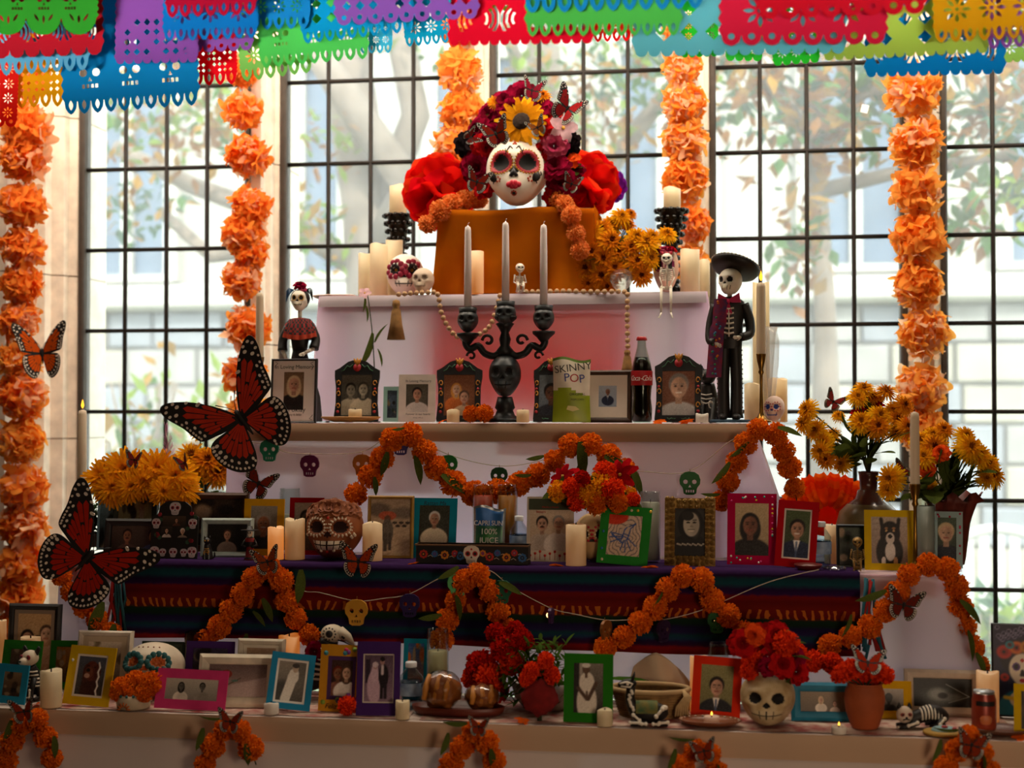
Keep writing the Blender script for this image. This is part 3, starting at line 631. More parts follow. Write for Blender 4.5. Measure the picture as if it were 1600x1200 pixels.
# ---------------------------------------------------------------- tissue paper pom-poms on the window columns
def pom_mesh(seed, mats, n=32):
    rng = random.Random(seed); b = MB()
    for k in range(n):
        z = 1-2*(k+.5)/n; a = k*2.39996+rng.uniform(-.3, .3); d = Vector((math.sqrt(1-z*z)*math.cos(a), math.sqrt(1-z*z)*math.sin(a), z*.95))
        q = Vector((0, 0, 1)).rotation_difference(d); b.T = Matrix.Translation(d*.1) @ q.to_matrix().to_4x4()
        p1, p2, w, hgt = rng.uniform(0, 6), rng.randint(7, 10), rng.uniform(.28, .6), rng.uniform(.66, .92); p3 = rng.randint(3, 5)
        def g(u, v, p1=p1, p2=p2, w=w, hgt=hgt, p3=p3):
            a = 2*PI*v; ru = math.sin(a*p2+p1)+.3*math.sin(a*(p2+4)+p1*3); rr = w*u**.8*(1+.17*ru*u*u+.2*math.sin(a*p3+p1*2)*u)
            return (rr*math.cos(a+.12*ru*u), rr*math.sin(a+.12*ru*u), hgt*(.1+.9*u**.6)*(1+.07*math.sin(a*p2+p1*2)*u*u+.09*math.sin(a*p3+p1)*u)-.22*u**3)
        m = rng.choice((0, 0, 1, 2)); b.grid(g, 5, 60, lambda u, v, m=m: m if u < .75 or m == 2 else 0, cv=True)
    return b.mesh('tissue_pom', mats)
POMM = [[tm('#ff9c40', .62, .1, 3), tm('#ff8426', .6, .1, 3), tm('#ffc79a', .66, .08, 3)], [tm('#ffb050', .64, .1, 3), tm('#ff962e', .6, .1, 3), tm('#ffd8ae', .68, .08, 3)]]
POMS = [pom_mesh(k, POMM[k % 2]) for k in range(6)]
def pom_column(pts, Y, label, seed, mset):
    rng = random.Random(seed); t = thing('tissue_flower_garland', label, 'garland', P(*pts[0][:2], Y), 0, 'orange tissue flower columns on the window')
    o = t.location; zt = P(pts[0][0], -40, Y)
    b = MB(); b.tube([zt-o]+[P(x, y, Y)-o for x, y, r in pts], .002, 5); build('string', b, pm('#c98a5a', .8), t)
    for x, y, r in pts:
        k = rng.choice([i for i in range(6) if i % 2 == mset] if rng.random() < .75 else range(6)); e = link('tissue_pom', POMS[k], t, P(x, y, Y)-o, (rng.uniform(-.5, .5), rng.uniform(0, 6), rng.uniform(0, 6)))
        s = r/S(x, Y)/.95; e.scale = (s, s, s)
pom_column([(44, 120, 36), (42, 200, 42), (40, 246, 40), (36, 322, 38), (36, 388, 36), (34, 444, 34), (30, 500, 34), (30, 560, 36), (36, 618, 42), (32, 690, 38), (36, 762, 40), (38, 820, 40), (34, 880, 40), (30, 930, 38), (28, 985, 36)], 4.70, 'orange tissue flower column hanging by the stone jamb and dark panelling', 1, 0)
pom_column([(378, 110, 28), (379, 172, 33), (387, 244, 36), (392, 322, 34), (382, 366, 36), (390, 395, 30), (378, 436, 34), (386, 512, 38), (382, 584, 36), (386, 645, 34), (388, 700, 34)], 4.86, 'orange tissue flower column on the mullion above the big red butterfly', 2, 0)
pom_column([(716, 40, 36), (719, 112, 38), (720, 176, 38), (712, 226, 38), (724, 285, 38)], 4.88, 'short bright orange tissue column behind the flower crowned mask', 3, 1)
pom_column([(1066, 50, 30), (1067, 104, 33), (1070, 162, 37), (1068, 222, 37), (1070, 282, 38), (1080, 350, 34), (1076, 410, 32)], 4.88, 'pale orange tissue column above the beaded candle holder', 4, 1)
pom_column([(1428, 140, 46), (1431, 222, 44), (1434, 296, 43), (1434, 372, 45), (1434, 446, 40), (1444, 520, 42), (1438, 606, 42), (1440, 672, 40)], 4.86, 'pale orange tissue column on the mullion before the vases', 5, 1)

# ---------------------------------------------------------------- marigold garlands
def marigold_mesh(seed, mats, n=150, core=.72):
    rng = random.Random(seed); b = MB()
    b.ball((0, 0, 0), core, 10, 7, 1)
    for k in range(n):
        z = 1-2*(k+.5)/n; a = k*2.39996; d = Vector((math.sqrt(1-z*z)*math.cos(a), math.sqrt(1-z*z)*math.sin(a), z)); d = (d+Vector((rng.uniform(-.12, .12), rng.uniform(-.12, .12), rng.uniform(-.12, .12)))).normalized()
        q = Vector((0, 0, 1)).rotation_difference(d); b.T = q.to_matrix().to_4x4() @ Matrix.Rotation(rng.uniform(0, 6.3), 4, 'Z')
        r = rng.uniform(.88, 1.06); w = rng.uniform(.13, .2)
        b.add([(-.05, 0, .6), (.05, 0, .6), (w, .05, .86), (-w, .05, .86), (w*.75, -.05, r), (0, .06, r*.96), (-w*.75, -.05, r)], [(0, 1, 2, 3), (3, 2, 5), (2, 4, 5), (3, 5, 6)], 0 if rng.random() < .75 else 1)
    return b.mesh('marigold', mats, False)
OR1 = [tm('#e8761a', .3, .15, 6), tm('#cf5a10', .25, .15, 6)]; OR2 = [tm('#f0451a', .3, .15, 6), tm('#c82c10', .25, .15, 6)]; YL = [tm('#f0a418', .35, .15, 6), tm('#d87c10', .3, .15, 6)]; RD = [tm('#c01c10', .25, .2, 6), tm('#8f120c', .2, .2, 6)]; PEACH = [tm('#f29a52', .35, .15, 6), tm('#e07c34', .3, .15, 6)]
MARI = {k: [marigold_mesh(i*3+j, m) for j in range(3)] for i, (k, m) in enumerate((('o', OR1), ('r', OR2), ('y', YL), ('d', RD), ('p', PEACH)))}
def leaf_blade(b, L, w, bend=.25, m=0):   # a pointed leaf along +x that droops
    vs = []
    for i in range(6):
        t = i/5; ww = w*L*math.sin(PI*min(1, t*.9+.1))**.8*(1 if t < 1 else 0); z = -bend*L*t*t
        vs += [(L*t, -ww, z+.15*ww), (L*t, 0, z-.05*ww), (L*t, ww, z+.15*ww)]
    fs = []
    for i in range(5): fs += [(i*3, i*3+3, i*3+4, i*3+1), (i*3+1, i*3+4, i*3+5, i*3+2)]
    return b.add(vs, fs, m)
LEAFB = MB(); leaf_blade(LEAFB, 1, .16); LEAFME = LEAFB.mesh('leaf', GREEN)
def garland(path, Y, rpx, label, kind='o', seed=0, leaves=(), step=1.6):
    """balls threaded along a pixel path laid against the cloth at depth Y (or a depth per point)"""
    rng = random.Random(seed); pts = [P(p[0], p[1], p[2] if len(p) > 2 else Y) for p in path]
    cv = cm(pts, 12, False); r = rpx/S(path[0][0], Y); o = cv[0].copy()
    t = thing('marigold_garland', label, 'garland', o, 0, 'marigold garlands on the altar')
    b = MB(); b.tube([p-o for p in cv[::3]]+[cv[-1]-o], .0018, 5); build('string', b, STEM, t)
    acc = 1e9; last = None
    for p in cv:
        if last is not None: acc += (p-last).length
        last = p
        if acc >= r*step:
            acc = 0; s = r*rng.uniform(.92, 1.1)
            e = link('marigold', rng.choice(MARI[kind]), t, p-o, (rng.uniform(0, 6), rng.uniform(0, 6), rng.uniform(0, 6))); e.scale = (s, s, s)
    for (x, y, a, L) in leaves:
        q = P(x, y, Y-r*.9)-o; e = link('leaf', LEAFME, t, q, (R(rng.uniform(30, 60)), R(a), 0)); s = L/S(x, Y); e.scale = (s, s, s)
    return t
GY = Y2-.045
garland([(556, 772), (590, 728), (615, 685, Y2-.055), (640, 678, Y2-.055), (668, 712), (700, 750), (745, 775)], GY, 20, 'arched marigold garland above the clay skull and blue frame', 'o', 1, [(605, 706, 100, 40), (648, 712, 70, 46), (585, 745, 80, 30), (690, 742, 30, 50), (632, 668, 160, 22)])
garland([(745, 772), (790, 764), (840, 742), (872, 715), (905, 688, Y2-.055), (940, 706), (972, 730), (990, 765)], GY, 20, 'arched marigold garland above the flower crowned skull planter', 'o', 2, [(906, 690, 80, 60), (905, 725, 100, 45), (850, 712, 160, 30), (945, 712, 30, 60), (985, 730, 60, 50), (830, 742, 170, 28)])
garland([(1128, 782), (1140, 745), (1160, 705), (1178, 674, Y2-.06), (1208, 674, Y2-.05), (1228, 715, Y2+.0), (1240, 752, Y2+.02), (1246, 790, Y2+.02)], GY-.005, 19, 'marigold garland over the end corner of the third step cloth', 'o', 3, [(1140, 722, 120, 44), (1170, 690, 130, 40), (1215, 668, 10, 40), (1125, 772, 170, 30)])
GZ = Y3-.055
garland([(96, 900, Y3-.05), (120, 938), (152, 968), (176, 990)], GZ, 18, 'dim marigold garland under the large dark butterfly', 'o', 4, [(160, 940, 110, 60), (178, 975, 100, 50)])
garland([(322, 1002), (350, 970), (376, 932), (402, 896, Y3-.06), (432, 890, Y3-.06), (448, 938), (468, 975), (496, 1004)], GZ, 19, 'arched marigold garland on the blanket nearest the clay skull', 'o', 5, [(410, 935, 60, 40), (470, 890, 90, 55), (395, 955, 40, 30), (385, 990, 100, 40)])
garland([(690, 1000), (700, 965), (718, 925), (735, 892, Y3-.06), (762, 918), (778, 955), (800, 990), (812, 1005)], GZ, 19, 'arched marigold garland on the blanket below the black floral box', 'o', 6, [(716, 885, 140, 40), (712, 930, 70, 40), (780, 910, 20, 40), (690, 960, 160, 40)])
garland([(946, 1012), (975, 995), (1005, 968), (1032, 940), (1055, 906, Y3-.06), (1090, 898, Y3-.06), (1108, 932), (1140, 965), (1170, 995), (1200, 1006)], GZ, 20, 'longest arched marigold garland on the blanket below the gold rose frame', 'o', 7, [(1035, 925, 110, 26)])
garland([(1296, 1008), (1335, 992), (1370, 970), (1400, 930), (1420, 898), (1450, 882, Y3-.05), (1488, 896, Y3-.02), (1498, 940, Y3), (1508, 980, Y3+.01), (1520, 1020, Y3+.02), (1530, 1052, Y3+.03)], GZ, 20, 'marigold garland draped over the white cloth corner of the second table', 'o', 8, [(1385, 922, 150, 50), (1500, 938, 40, 50), (1512, 985, 70, 50), (1525, 1020, 60, 40), (1330, 960, 100, 40)])
GW = Y4-.05
for i, (a, lab) in enumerate((([(8, 1190), (20, 1155), (45, 1120, Y4-.05), (62, 1130), (75, 1165), (85, 1200)], 'marigold garland loop at the table edge below the dog figurine'), ([(320, 1195), (336, 1160), (362, 1132, Y4-.055), (388, 1160), (400, 1195)], 'marigold garland loop at the table edge below the white frames'),
    ([(705, 1195), (722, 1168), (745, 1140, Y4-.055), (765, 1168), (775, 1200)], 'marigold garland loop at the table edge below the bread tray'), ([(1066, 1198), (1078, 1182), (1100, 1165), (1116, 1190), (1122, 1215)], 'marigold garland loop at the table edge below the plated tealight'), ([(1478, 1200), (1495, 1172), (1515, 1150, Y4-.055), (1535, 1175), (1545, 1205)], 'marigold garland loop at the table edge below the skeleton cat'))):
    x = a[len(a)//2][0]; garland(a, GW, 19, lab, 'o', 20+i, [(x-45, a[2][1]+5, 100, 40), (x-15, a[2][1]-10, 170, 40), (x+22, a[2][1]+30, 80, 36)])
GB = 4.44
garland([(668, 350, 4.40), (690, 328, 4.42), (722, 314, 4.50), (752, 308, 4.56)], GB, 17, 'peach marigold garland lying on the box beside the mask', 'p', 31)
garland([(872, 312, 4.46), (888, 325, 4.39), (896, 350, 4.385), (904, 378, 4.385), (908, 400, 4.385)], GB-.05, 17, 'peach marigold garland hanging down the orange cloth box', 'p', 32)
# ================================================================ printed photographs
def rgb(h): h = h.lstrip('#'); return np.array([int(h[i:i+2], 16)/255 for i in (0, 2, 4)])
class Pic:
    def __init__(s, asp, bg1, bg2, n=62):
        s.h = n; s.w = max(10, int(n*asp)); s.asp = asp
        s.Y, s.X = np.meshgrid((np.arange(s.h)+.5)/s.h, (np.arange(s.w)+.5)/s.w*asp, indexing='ij')
        s.a = rgb(bg1)*(1-s.Y[..., None])+rgb(bg2)*s.Y[..., None]
    def mix(s, m, c): m = np.clip(m, 0, 1)[..., None]; s.a = s.a*(1-m)+(rgb(c) if isinstance(c, str) else c)*m
    def ell(s, cx, cy, rx, ry, c, soft=.12, k=1):
        d = np.sqrt(((s.X-cx)/rx)**2+((s.Y-cy)/ry)**2); s.mix(k*np.clip((1-d)/soft+.5, 0, 1), c)
    def rect(s, x0, x1, y0, y1, c, k=1):
        e = .7/s.h; s.mix(k*np.clip((s.X-x0)/e+.5, 0, 1)*np.clip((x1-s.X)/e+.5, 0, 1)*np.clip((s.Y-y0)/e+.5, 0, 1)*np.clip((y1-s.Y)/e+.5, 0, 1), c)
    def line(s, x0, y0, x1, y1, w, c, k=1):
        dx, dy = x1-x0, y1-y0; L = dx*dx+dy*dy+1e-9; t = np.clip(((s.X-x0)*dx+(s.Y-y0)*dy)/L, 0, 1)
        d = np.sqrt((s.X-x0-t*dx)**2+(s.Y-y0-t*dy)**2); s.mix(k*np.clip((w-d)*s.h/1.4+.5, 0, 1), c)
    def person(s, x, y, r, skin, hair, cloth, o=''):
        D = lambda c, f: rgb(c)*f
        if 'D' in o:                      # long dress or robe
            s.ell(x, y+3.6*r, 1.5*r, 2.9*r, cloth, .15); s.ell(x, y+2.3*r, 1.15*r, 1.2*r, cloth, .15)
        s.ell(x, y+3.05*r, 2.15*r, 1.75*r, cloth, .1); s.ell(x+.5*r, y+3.2*r, 1.6*r, 1.6*r, D(cloth, .8), .5, .5)
        if 'L' in o: s.ell(x, y+.35*r, 1.02*r, 1.45*r, hair, .15)
        s.rect(x-.3*r, x+.3*r, y+.5*r, y+1.5*r, D(skin, .78))
        if 'V' in o: s.mix(np.clip((.42*r-np.abs(s.X-x)-(s.Y-y-1.35*r)*.25)*s.h, 0, 1)*(s.Y > y+1.25*r), '#e8e4da'); s.line(x, y+1.5*r, x, y+3.2*r, .1*r, '#41506e')
        if 'B' not in o: s.ell(x, y-.28*r, .88*r, .95*r, hair, .15)
        s.ell(x, y+.05*r, .7*r, .92*r, skin, .15); s.ell(x+.3*r, y+.1*r, .42*r, .8*r, D(skin, .72), .8, .6)
        if 'B' in o: s.ell(x-.68*r, y-.1*r, .12*r, .4*r, hair, .4); s.ell(x+.68*r, y-.1*r, .12*r, .4*r, hair, .4)
        for q in (-1, 1):
            s.ell(x+q*.28*r, y-.06*r, .12*r, .07*r, '#1d1512', .6); s.line(x+q*.15*r, y-.25*r, x+q*.42*r, y-.25*r, .04*r, D(hair, .8), .8)
            if 'G' in o: s.ell(x+q*.29*r, y-.05*r, .22*r, .17*r, '#222222', .3, .5); s.ell(x+q*.29*r, y-.05*r, .17*r, .12*r, skin, .3, .8)
        s.ell(x+.03*r, y+.22*r, .12*r, .09*r, D(skin, .65), .8, .7)
        s.line(x-.22*r, y+.5*r, x+.22*r, y+.5*r, .06*r, '#8a4238' if 'M' not in o else '#f0e6da')
        if 'T' in o: s.ell(x, y+.38*r, .32*r, .1*r, hair, .5)
    def grain(s, seed, k=.03): s.a = np.clip(s.a+np.random.RandomState(seed).randn(s.h, s.w, 1)*k, 0, 1)
    def bw(s, tint='#fff4e0'): g = s.a @ np.array([.3, .59, .11]); s.a = g[..., None]*rgb(tint)
def print_mesh(pic, W, H):                 # a sheet in the x-z plane facing -y, one colour per point
    h, w = pic.h, pic.w; X_, Z_ = np.meshgrid(np.linspace(-W/2, W/2, w), np.linspace(H, 0, h))
    v = np.stack([X_, np.zeros_like(X_), Z_], -1).reshape(-1, 3); i = np.arange(h*w).reshape(h, w)
    f = np.stack([i[1:, :-1], i[1:, 1:], i[:-1, 1:], i[:-1, :-1]], -1).reshape(-1, 4)
    me = bpy.data.meshes.new('photo_print'); me.from_pydata(v.tolist(), [], f.tolist()); me.materials.append(PRINT)
    c = pic.a.reshape(-1, 3); c = np.where(c <= .04045, c/12.92, ((c+.055)/1.055)**2.4)
    at = me.color_attributes.new('Col', 'FLOAT_COLOR', 'POINT'); at.data.foreach_set('color', np.concatenate([c, np.ones((len(c), 1))], 1).astype(np.float32).ravel()); return me
def text(parent, s, size, loc, mat, rot=(PI/2, 0, 0), sx=1, shear=0):
    cu = bpy.data.curves.new('lettering', 'FONT'); cu.body = s; cu.size = size; cu.align_x = 'CENTER'; cu.extrude = .0002; cu.shear = shear; cu.resolution_u = 3; cu.materials.append(mat)
    o = link('lettering', cu, parent, loc, rot); o.scale = (sx, 1, 1); return o
def picture(spec, asp, seed):
    if callable(spec): pc = spec(asp)
    else:
        pc = Pic(asp, spec[0], spec[1])
        for q in spec[2]: pc.person(q[0]*asp, *q[1:])
        if len(spec) > 3 and spec[3]: pc.bw(spec[3] if isinstance(spec[3], str) else '#fff4e0')
    pc.grain(seed); return pc
FN = [0]
def frame(t, x0, x1, y0, Y, hexc, b, style, pic, label, lean=11, rz=0, roll=0, mat=None, yb=None, b2=None, group=None, cat='photo frame'):
    """a standing picture frame: border, mount, print, and an easel back; x0,x1,y0 are its outline in the photograph"""
    FN[0] += 1; xm = (x0+x1)/2; z0 = TZ[t]+.0022; s = S(xm, Y)
    if yb is not None: z0 = P(xm, yb, Y).z
    loc = P(xm, y0, Y); Hh = (loc.z-z0)/math.cos(R(lean))-abs(math.sin(R(roll)))*(x1-x0)/s; W = (x1-x0)/s/max(.3, math.cos(R(rz)-TH*0)); W -= abs(math.sin(R(roll)))*Hh
    rootz = z0+abs(math.sin(R(roll)))*W/2
    o = thing('photo_frame', label, cat, (loc.x, Y, rootz), 0, group, rot=(0, 0, R(rz)))
    b = b*W; bt = (b2 or b/W)*W if b2 else b
    th = .004 if style == 'card' else .014
    T = Matrix.Rotation(R(-lean), 4, 'X') @ Matrix.Rotation(R(roll), 4, 'Y')
    q = MB(); iw, ih = W-2*b, Hh-2*bt
    q.T = T
    ou = [(-W/2, 0), (W/2, 0), (W/2, Hh), (-W/2, Hh)]; inn = [(-iw/2, bt), (iw/2, bt), (iw/2, bt+ih), (-iw/2, bt+ih)]
    if style == 'card': q.prism([ou, inn], 0, th)
    else:                                   # mitred profile with a raised ridge
        lv = [(0, th, 0), (0, .002, 0), (.35, -.003, 0), (.7, -.001, 0), (.92, .001, 0), (1, .005, 0), (1, th, 0)]
        vs = []; fs = []
        for k, y, _ in lv:
            for (ax, az), (bx, bz) in zip(ou, inn): vs.append((ax+(bx-ax)*k, y, az+(bz-az)*k))
        for j in range(len(lv)-1):
            for c in range(4): fs.append((j*4+c, j*4+(c+1) % 4, j*4+4+(c+1) % 4, j*4+4+c))
        q.add(vs, fs)
    fm = tm(hexc, .12, .08, 30) if style == 'card' else pm(hexc, .5, 0, .2, 30)
    build('border', q, fm, o, False)
    pw, phh, pz = iw, ih, bt
    if mat:                                 # paper mount with its own opening
        k = mat[1]; q = MB(); q.T = T; mx = iw*k; q.prism([inn, [(-iw/2+mx, bt+mx), (iw/2-mx, bt+mx), (iw/2-mx, bt+ih-mx), (-iw/2+mx, bt+ih-mx)]], .004, .0055)
        build('mount', q, pm(mat[0], .8, 0, .05), o, False); pw -= 2*mx; phh -= 2*mx; pz += mx
    me = print_mesh(picture(pic, pw/phh, FN[0]), pw, phh)
    e = link('photo_print', me, o); e.matrix_local = T @ Matrix.Translation((0, th*.45 if not mat else .0052 if style != 'card' else .006, pz))
    q = MB(); q.T = T; q.box(-W/2+.003, W/2-.003, th+(.003 if mat else 0), th+.004, .003, Hh-.003); build('back_board', q, pm('#6b5a48', .9), o, False)
    q = MB(); q.T = Matrix.Rotation(0, 4, 'X'); zz = Hh*.6; y1 = math.sin(R(lean))*zz+th+.006; yf = y1+zz*.22
    q.add([(-W*.13, y1, zz*math.cos(R(lean))), (W*.13, y1, zz*math.cos(R(lean))), (W*.16, yf, .001-rootz+z0), (-W*.16, yf, .001-rootz+z0)], [(0, 1, 2, 3)]); build('easel_leg', q, pm('#4b4038', .9), o, False)
    o['w'] = W; o['h'] = Hh; o['T'] = [x for r_ in T for x in r_]; return o
def on_frame(o, name, mb, mats, smooth=True, parent=None):
    e = build(name, mb, mats, parent or o, smooth); v = o['T']; e.matrix_local = Matrix([v[i*4:i*4+4] for i in range(4)]); return e
def text_on(o, s, size, x, z, mat, y=-.0005, sx=1, shear=0):
    v = o['T']; M = Matrix([list(v[i*4:i*4+4]) for i in range(4)]); e = text(o, s, size, (0, 0, 0), mat, sx=sx, shear=shear); e.matrix_local = M @ Matrix.Translation((x, y, z)) @ Matrix.Rotation(PI/2, 4, 'X') @ Matrix.Diagonal((sx, 1, 1, 1)); return e
SK = ('#b98a6e', '#8a5c42', '#d2a98c', '#6a432f', '#c79a80'); HR = ('#1b1512', '#4a352a', '#8d8780', '#c9b48c', '#d8d4cc')
def dog1(a):
    p = Pic(a, '#4c4f5c', '#3a3430'); p.ell(.5*a, .85, .32*a, .5, '#3c211b'); p.ell(.5*a, .38, .25*a, .26, '#5b2d20'); p.ell(.3*a, .45, .1*a, .24, '#48221a'); p.ell(.72*a, .42, .12*a, .25, '#4d251b')
    p.ell(.42*a, .42, .14*a, .15, '#6e3c2a'); p.ell(.38*a, .36, .07*a, .05, '#15100f'); p.ell(.38*a, .25, .03, .02, '#15100f'); p.ell(.6*a, .27, .03, .02, '#15100f'); p.ell(.36*a, .5, .1*a, .06, '#b98f7c')
    for k in range(7): p.line((.74+.05*(k % 2))*a, .15+.12*k, (.79-.05*(k % 2))*a, .27+.12*k, .022, '#f0ece4')
    return p
def dog2(a):
    p = Pic(a, '#b7a797', '#8a7466')
    for k in range(6): p.line(.05*a, .05+.12*k, .3*a, .02+.12*k, .006, '#8d7f72')
    p.ell(.5*a, .75, .36*a, .38, '#16120f'); p.ell(.52*a, .36, .27*a, .26, '#1a1512')
    for q in (-1, 1): p.line((.52+q*.2)*a, .28, (.52+q*.24)*a, .06, .036, '#1a1512'); p.ell((.52+q*.1)*a, .3, .025, .02, '#c9a26a'); p.ell((.52+q*.1)*a, .25, .035, .02, '#9a7048')
    p.ell(.52*a, .46, .12*a, .12, '#cfc4b8'); p.ell(.52*a, .42, .06*a, .045, '#0c0a09'); p.ell(.52*a, .74, .14*a, .2, '#d8cfc4'); p.ell(.34*a, .95, .06*a, .1, '#d8cfc4'); p.ell(.66*a, .95, .06*a, .1, '#b8895c'); return p
def bird(a):
    p = Pic(a, '#d8c0a8', '#cfb498')
    rr = np.sqrt((p.X-.5*a)**2+((p.Y-.6)*.7)**2)+.03*np.sin(np.arctan2(p.Y-.6, p.X-.5*a)*7); p.mix(.55*np.clip((np.sin(rr*75)-.55)*4, 0, 1), '#3a3a4a')
    p.ell(.15*a, .05, .42*a, .2, '#d03a20')
    p.ell(.52*a, .47, .15*a, .19, '#c9b4a0'); p.ell(.6*a, .3, .09*a, .07, '#c9b4a0')
    for (x0, y0, x1, y1) in ((.62, .28, .8, .2), (.8, .2, .66, .34), (.5, .35, .42, .62), (.66, .36, .6, .6), (.46, .5, .15, .45), (.46, .53, .08, .56), (.46, .56, .12, .68), (.5, .62, .42, .86), (.54, .62, .56, .9), (.57, .6, .72, .84), (.6, .56, .86, .74), (.48, .46, .64, .5), (.47, .52, .62, .57), (.56, .3, .5, .36)): p.line(x0*a, y0, x1*a, y1, .011, '#1e3f8a')
    for k in range(9): p.line((.1+.04*k)*a, .44+.03*k, (.16+.04*k)*a, .52+.02*k, .012, '#27509a')
    return p
def ultra(a):
    p = Pic(a, '#1a1f1c', '#151917'); p.ell(.5*a, .6, .36*a, .3, '#3d4643', .6); p.ell(.42*a, .55, .16*a, .2, '#828a86', .7); p.ell(.62*a, .66, .2*a, .14, '#6a726e', .7); p.ell(.5*a, .6, .08*a, .1, '#141816', .5)
    p.line(.56*a, .2, .95*a, .62, .012, '#a9b0ac'); p.line(.95*a, .62, .6*a, .85, .01, '#9aa19d'); return p
def rose(a):
    p = Pic(a, '#6d5a58', '#b9a49a'); p.mix(np.clip((p.Y-.35-.4*(1-p.X/a))*20, 0, 1)*.7, '#cdb9b4'); p.line(.2*a, .75, .55*a, .42, .012, '#4a4a3a'); p.ell(.3*a, .3, .1*a, .13, '#8f3a32'); p.ell(.3*a, .29, .05*a, .07, '#c9695a'); p.ell(.45*a, .5, .06*a, .03, '#5a7a70'); return p
def walk(a):
    p = Pic(a, '#a68e76', '#c2ab8c'); p.mix((np.sin(p.Y*60+p.X*20) > .4)*.15, '#7d6a58'); p.ell(.2*a, .2, .3*a, .12, '#6a5c50', .5); p.ell(.8*a, .25, .3*a, .1, '#77685a', .5)
    p.ell(.42*a, .3, .22*a, .08, '#b0563c'); p.ell(.42*a, .36, .08*a, .07, '#6a4a3a'); p.ell(.42*a, .58, .15*a, .22, '#5e564e'); p.rect(.33*a, .42*a, .6, .92, '#4a443e'); p.rect(.45*a, .53*a, .6, .9, '#453f3a')
    for k in range(5): p.ell((.6+.08*k)*a, .42+.06*(k % 2), .06*a, .025, '#3a322c')
    return p
def scene_pic(seed, c1='#5a4a3a', c2='#2d251d'):
    def f(a):
        p = Pic(a, c1, c2); r_ = random.Random(seed)
        for _ in range(9): p.ell(r_.random()*a, r_.random(), .18*a*r_.uniform(.4, 1), .16*r_.uniform(.4, 1), r_.choice((c1, c2, '#7a6a52', '#23301f', '#8f7a60', '#1a1512')), .5)
        return p
    return f
def wedding(a):
    p = Pic(a, '#5a4656', '#8f7486'); p.rect(.05*a, .2*a, .1, .6, '#2d2230'); p.ell(.35*a, .68, .24*a, .36, '#c9a9ba'); p.ell(.36*a, .4, .12*a, .2, '#d0b2c2'); p.ell(.38*a, .24, .08*a, .07, '#b08a86'); p.ell(.38*a, .21, .1*a, .06, '#d8c4cc')
    p.ell(.66*a, .45, .17*a, .25, '#1d161c'); p.rect(.55*a, .65*a, .5, .93, '#1d161c'); p.rect(.68*a, .78*a, .5, .93, '#201820'); p.ell(.62*a, .14, .08*a, .075, '#a8807a'); p.ell(.62*a, .09, .085*a, .05, '#1a1214'); p.line(.62*a, .24, .62*a, .4, .03, '#d8c8cc'); return p
def nurse(a):
    p = Pic(a, '#8f8577', '#3d362c'); p.ell(.2*a, .8, .3*a, .3, '#2c2a22', .5); p.ell(.8*a, .25, .25*a, .3, '#5d574c', .5); p.line(.58*a, .3, .36*a, .95, .13*a+.03, '#d9d2c4'); p.ell(.56*a, .4, .2*a, .15, '#d9d2c4'); p.ell(.62*a, .18, .1*a, .1, '#b49d86'); p.ell(.62*a, .1, .13*a, .06, '#2a211b'); return p
def gown(a):
    p = Pic(a, '#7d7568', '#2c2620'); p.rect(0, .2*a, 0, 1, '#241f1a'); p.rect(.2*a, .3*a, 0, 1, '#bdb5a8', .6); p.ell(.45*a, .78, .33*a, .4, '#d6cdbd'); p.ell(.45*a, .4, .25*a, .22, '#ddd4c4'); p.ell(.42*a, .12, .12*a, .1, '#5e4636'); p.rect(.38*a, .47*a, .2, .3, '#5e4636'); p.ell(.42*a, .05, .14*a, .05, '#d8d2c6')
    p.line(.16*a, .5, .45*a, .72, .035, '#4e392c'); p.line(.75*a, .4, .5*a, .72, .035, '#4e392c'); p.line(.45*a, .58, .46*a, .72, .02, '#4e392c'); return p
def cpl(bg1, bg2, A, B, bwt=None, s=.15):
    return (bg1, bg2, [(.3, .38, s)+A, (.7, .36, s)+B], bwt)
PHT = []
# ---- lowest table
fr = frame
fr(4, 6, 92, 945, 3.64, '#171310', .11, 'wood', ('#c8a070', '#7d6a58', [(.3, .42, .13, SK[0], HR[0], '#3d4452'), (.62, .5, .12, SK[2], HR[0], '#7d8c8a'), (.85, .34, .13, SK[2], HR[1], '#b9a089')], None), 'black framed family photo standing behind at the far end of the lowest table', lean=5, mat=('#8d7a68', .09))
fr(4, -6, 62, 1003, 3.53, '#2d7a28', .2, 'card', scene_pic(2), 'green paper frame behind the blue one at the table end by the dog figurine', rz=-6)
fr(4, -14, 43, 1040, 3.40, '#2b8fb4', .2, 'card', scene_pic(5, '#8a7052', '#3a2c20'), 'sky blue paper frame cut off at the very edge below the green frame', rz=-14)
fr(4, 74, 122, 1003, 3.61, '#2f7a2a', .2, 'card', scene_pic(9, '#a06a2c', '#3a2c18'), 'green paper frame half hidden behind the yellow dog photo frame', rz=4)
fy = fr(4, 92, 174, 1012, 3.40, '#d8b21a', .16, 'card', dog1, 'yellow paper frame with the photo of a red brown dog', lean=14, rz=-5, mat=('#e3dbd0', .06), roll=2)
fr(4, 114, 202, 988, 3.56, '#cfc3b0', .1, 'wood', scene_pic(12, '#cfc0aa', '#5b5346'), 'tall cream wooden frame behind the yellow dog photo frame', rz=3, mat=('#b9a88e', .12))
fr(4, 216, 287, 1004, 3.65, '#1f2f1c', .16, 'wood', scene_pic(21), 'dark green frame hidden behind the white sugar skull planter', lean=8)
fr(4, 287, 364, 1004, 3.58, '#4a2f6e', .14, 'card', scene_pic(23, '#3a3450', '#1b1620'), 'deep purple card frame behind the big cream frame with a rose', lean=9, rz=3)
fr(4, 305, 430, 1025, 3.44, '#e6dcc4', .13, 'wood', rose, 'wide cream frame showing a single red flower', lean=13, rz=3)
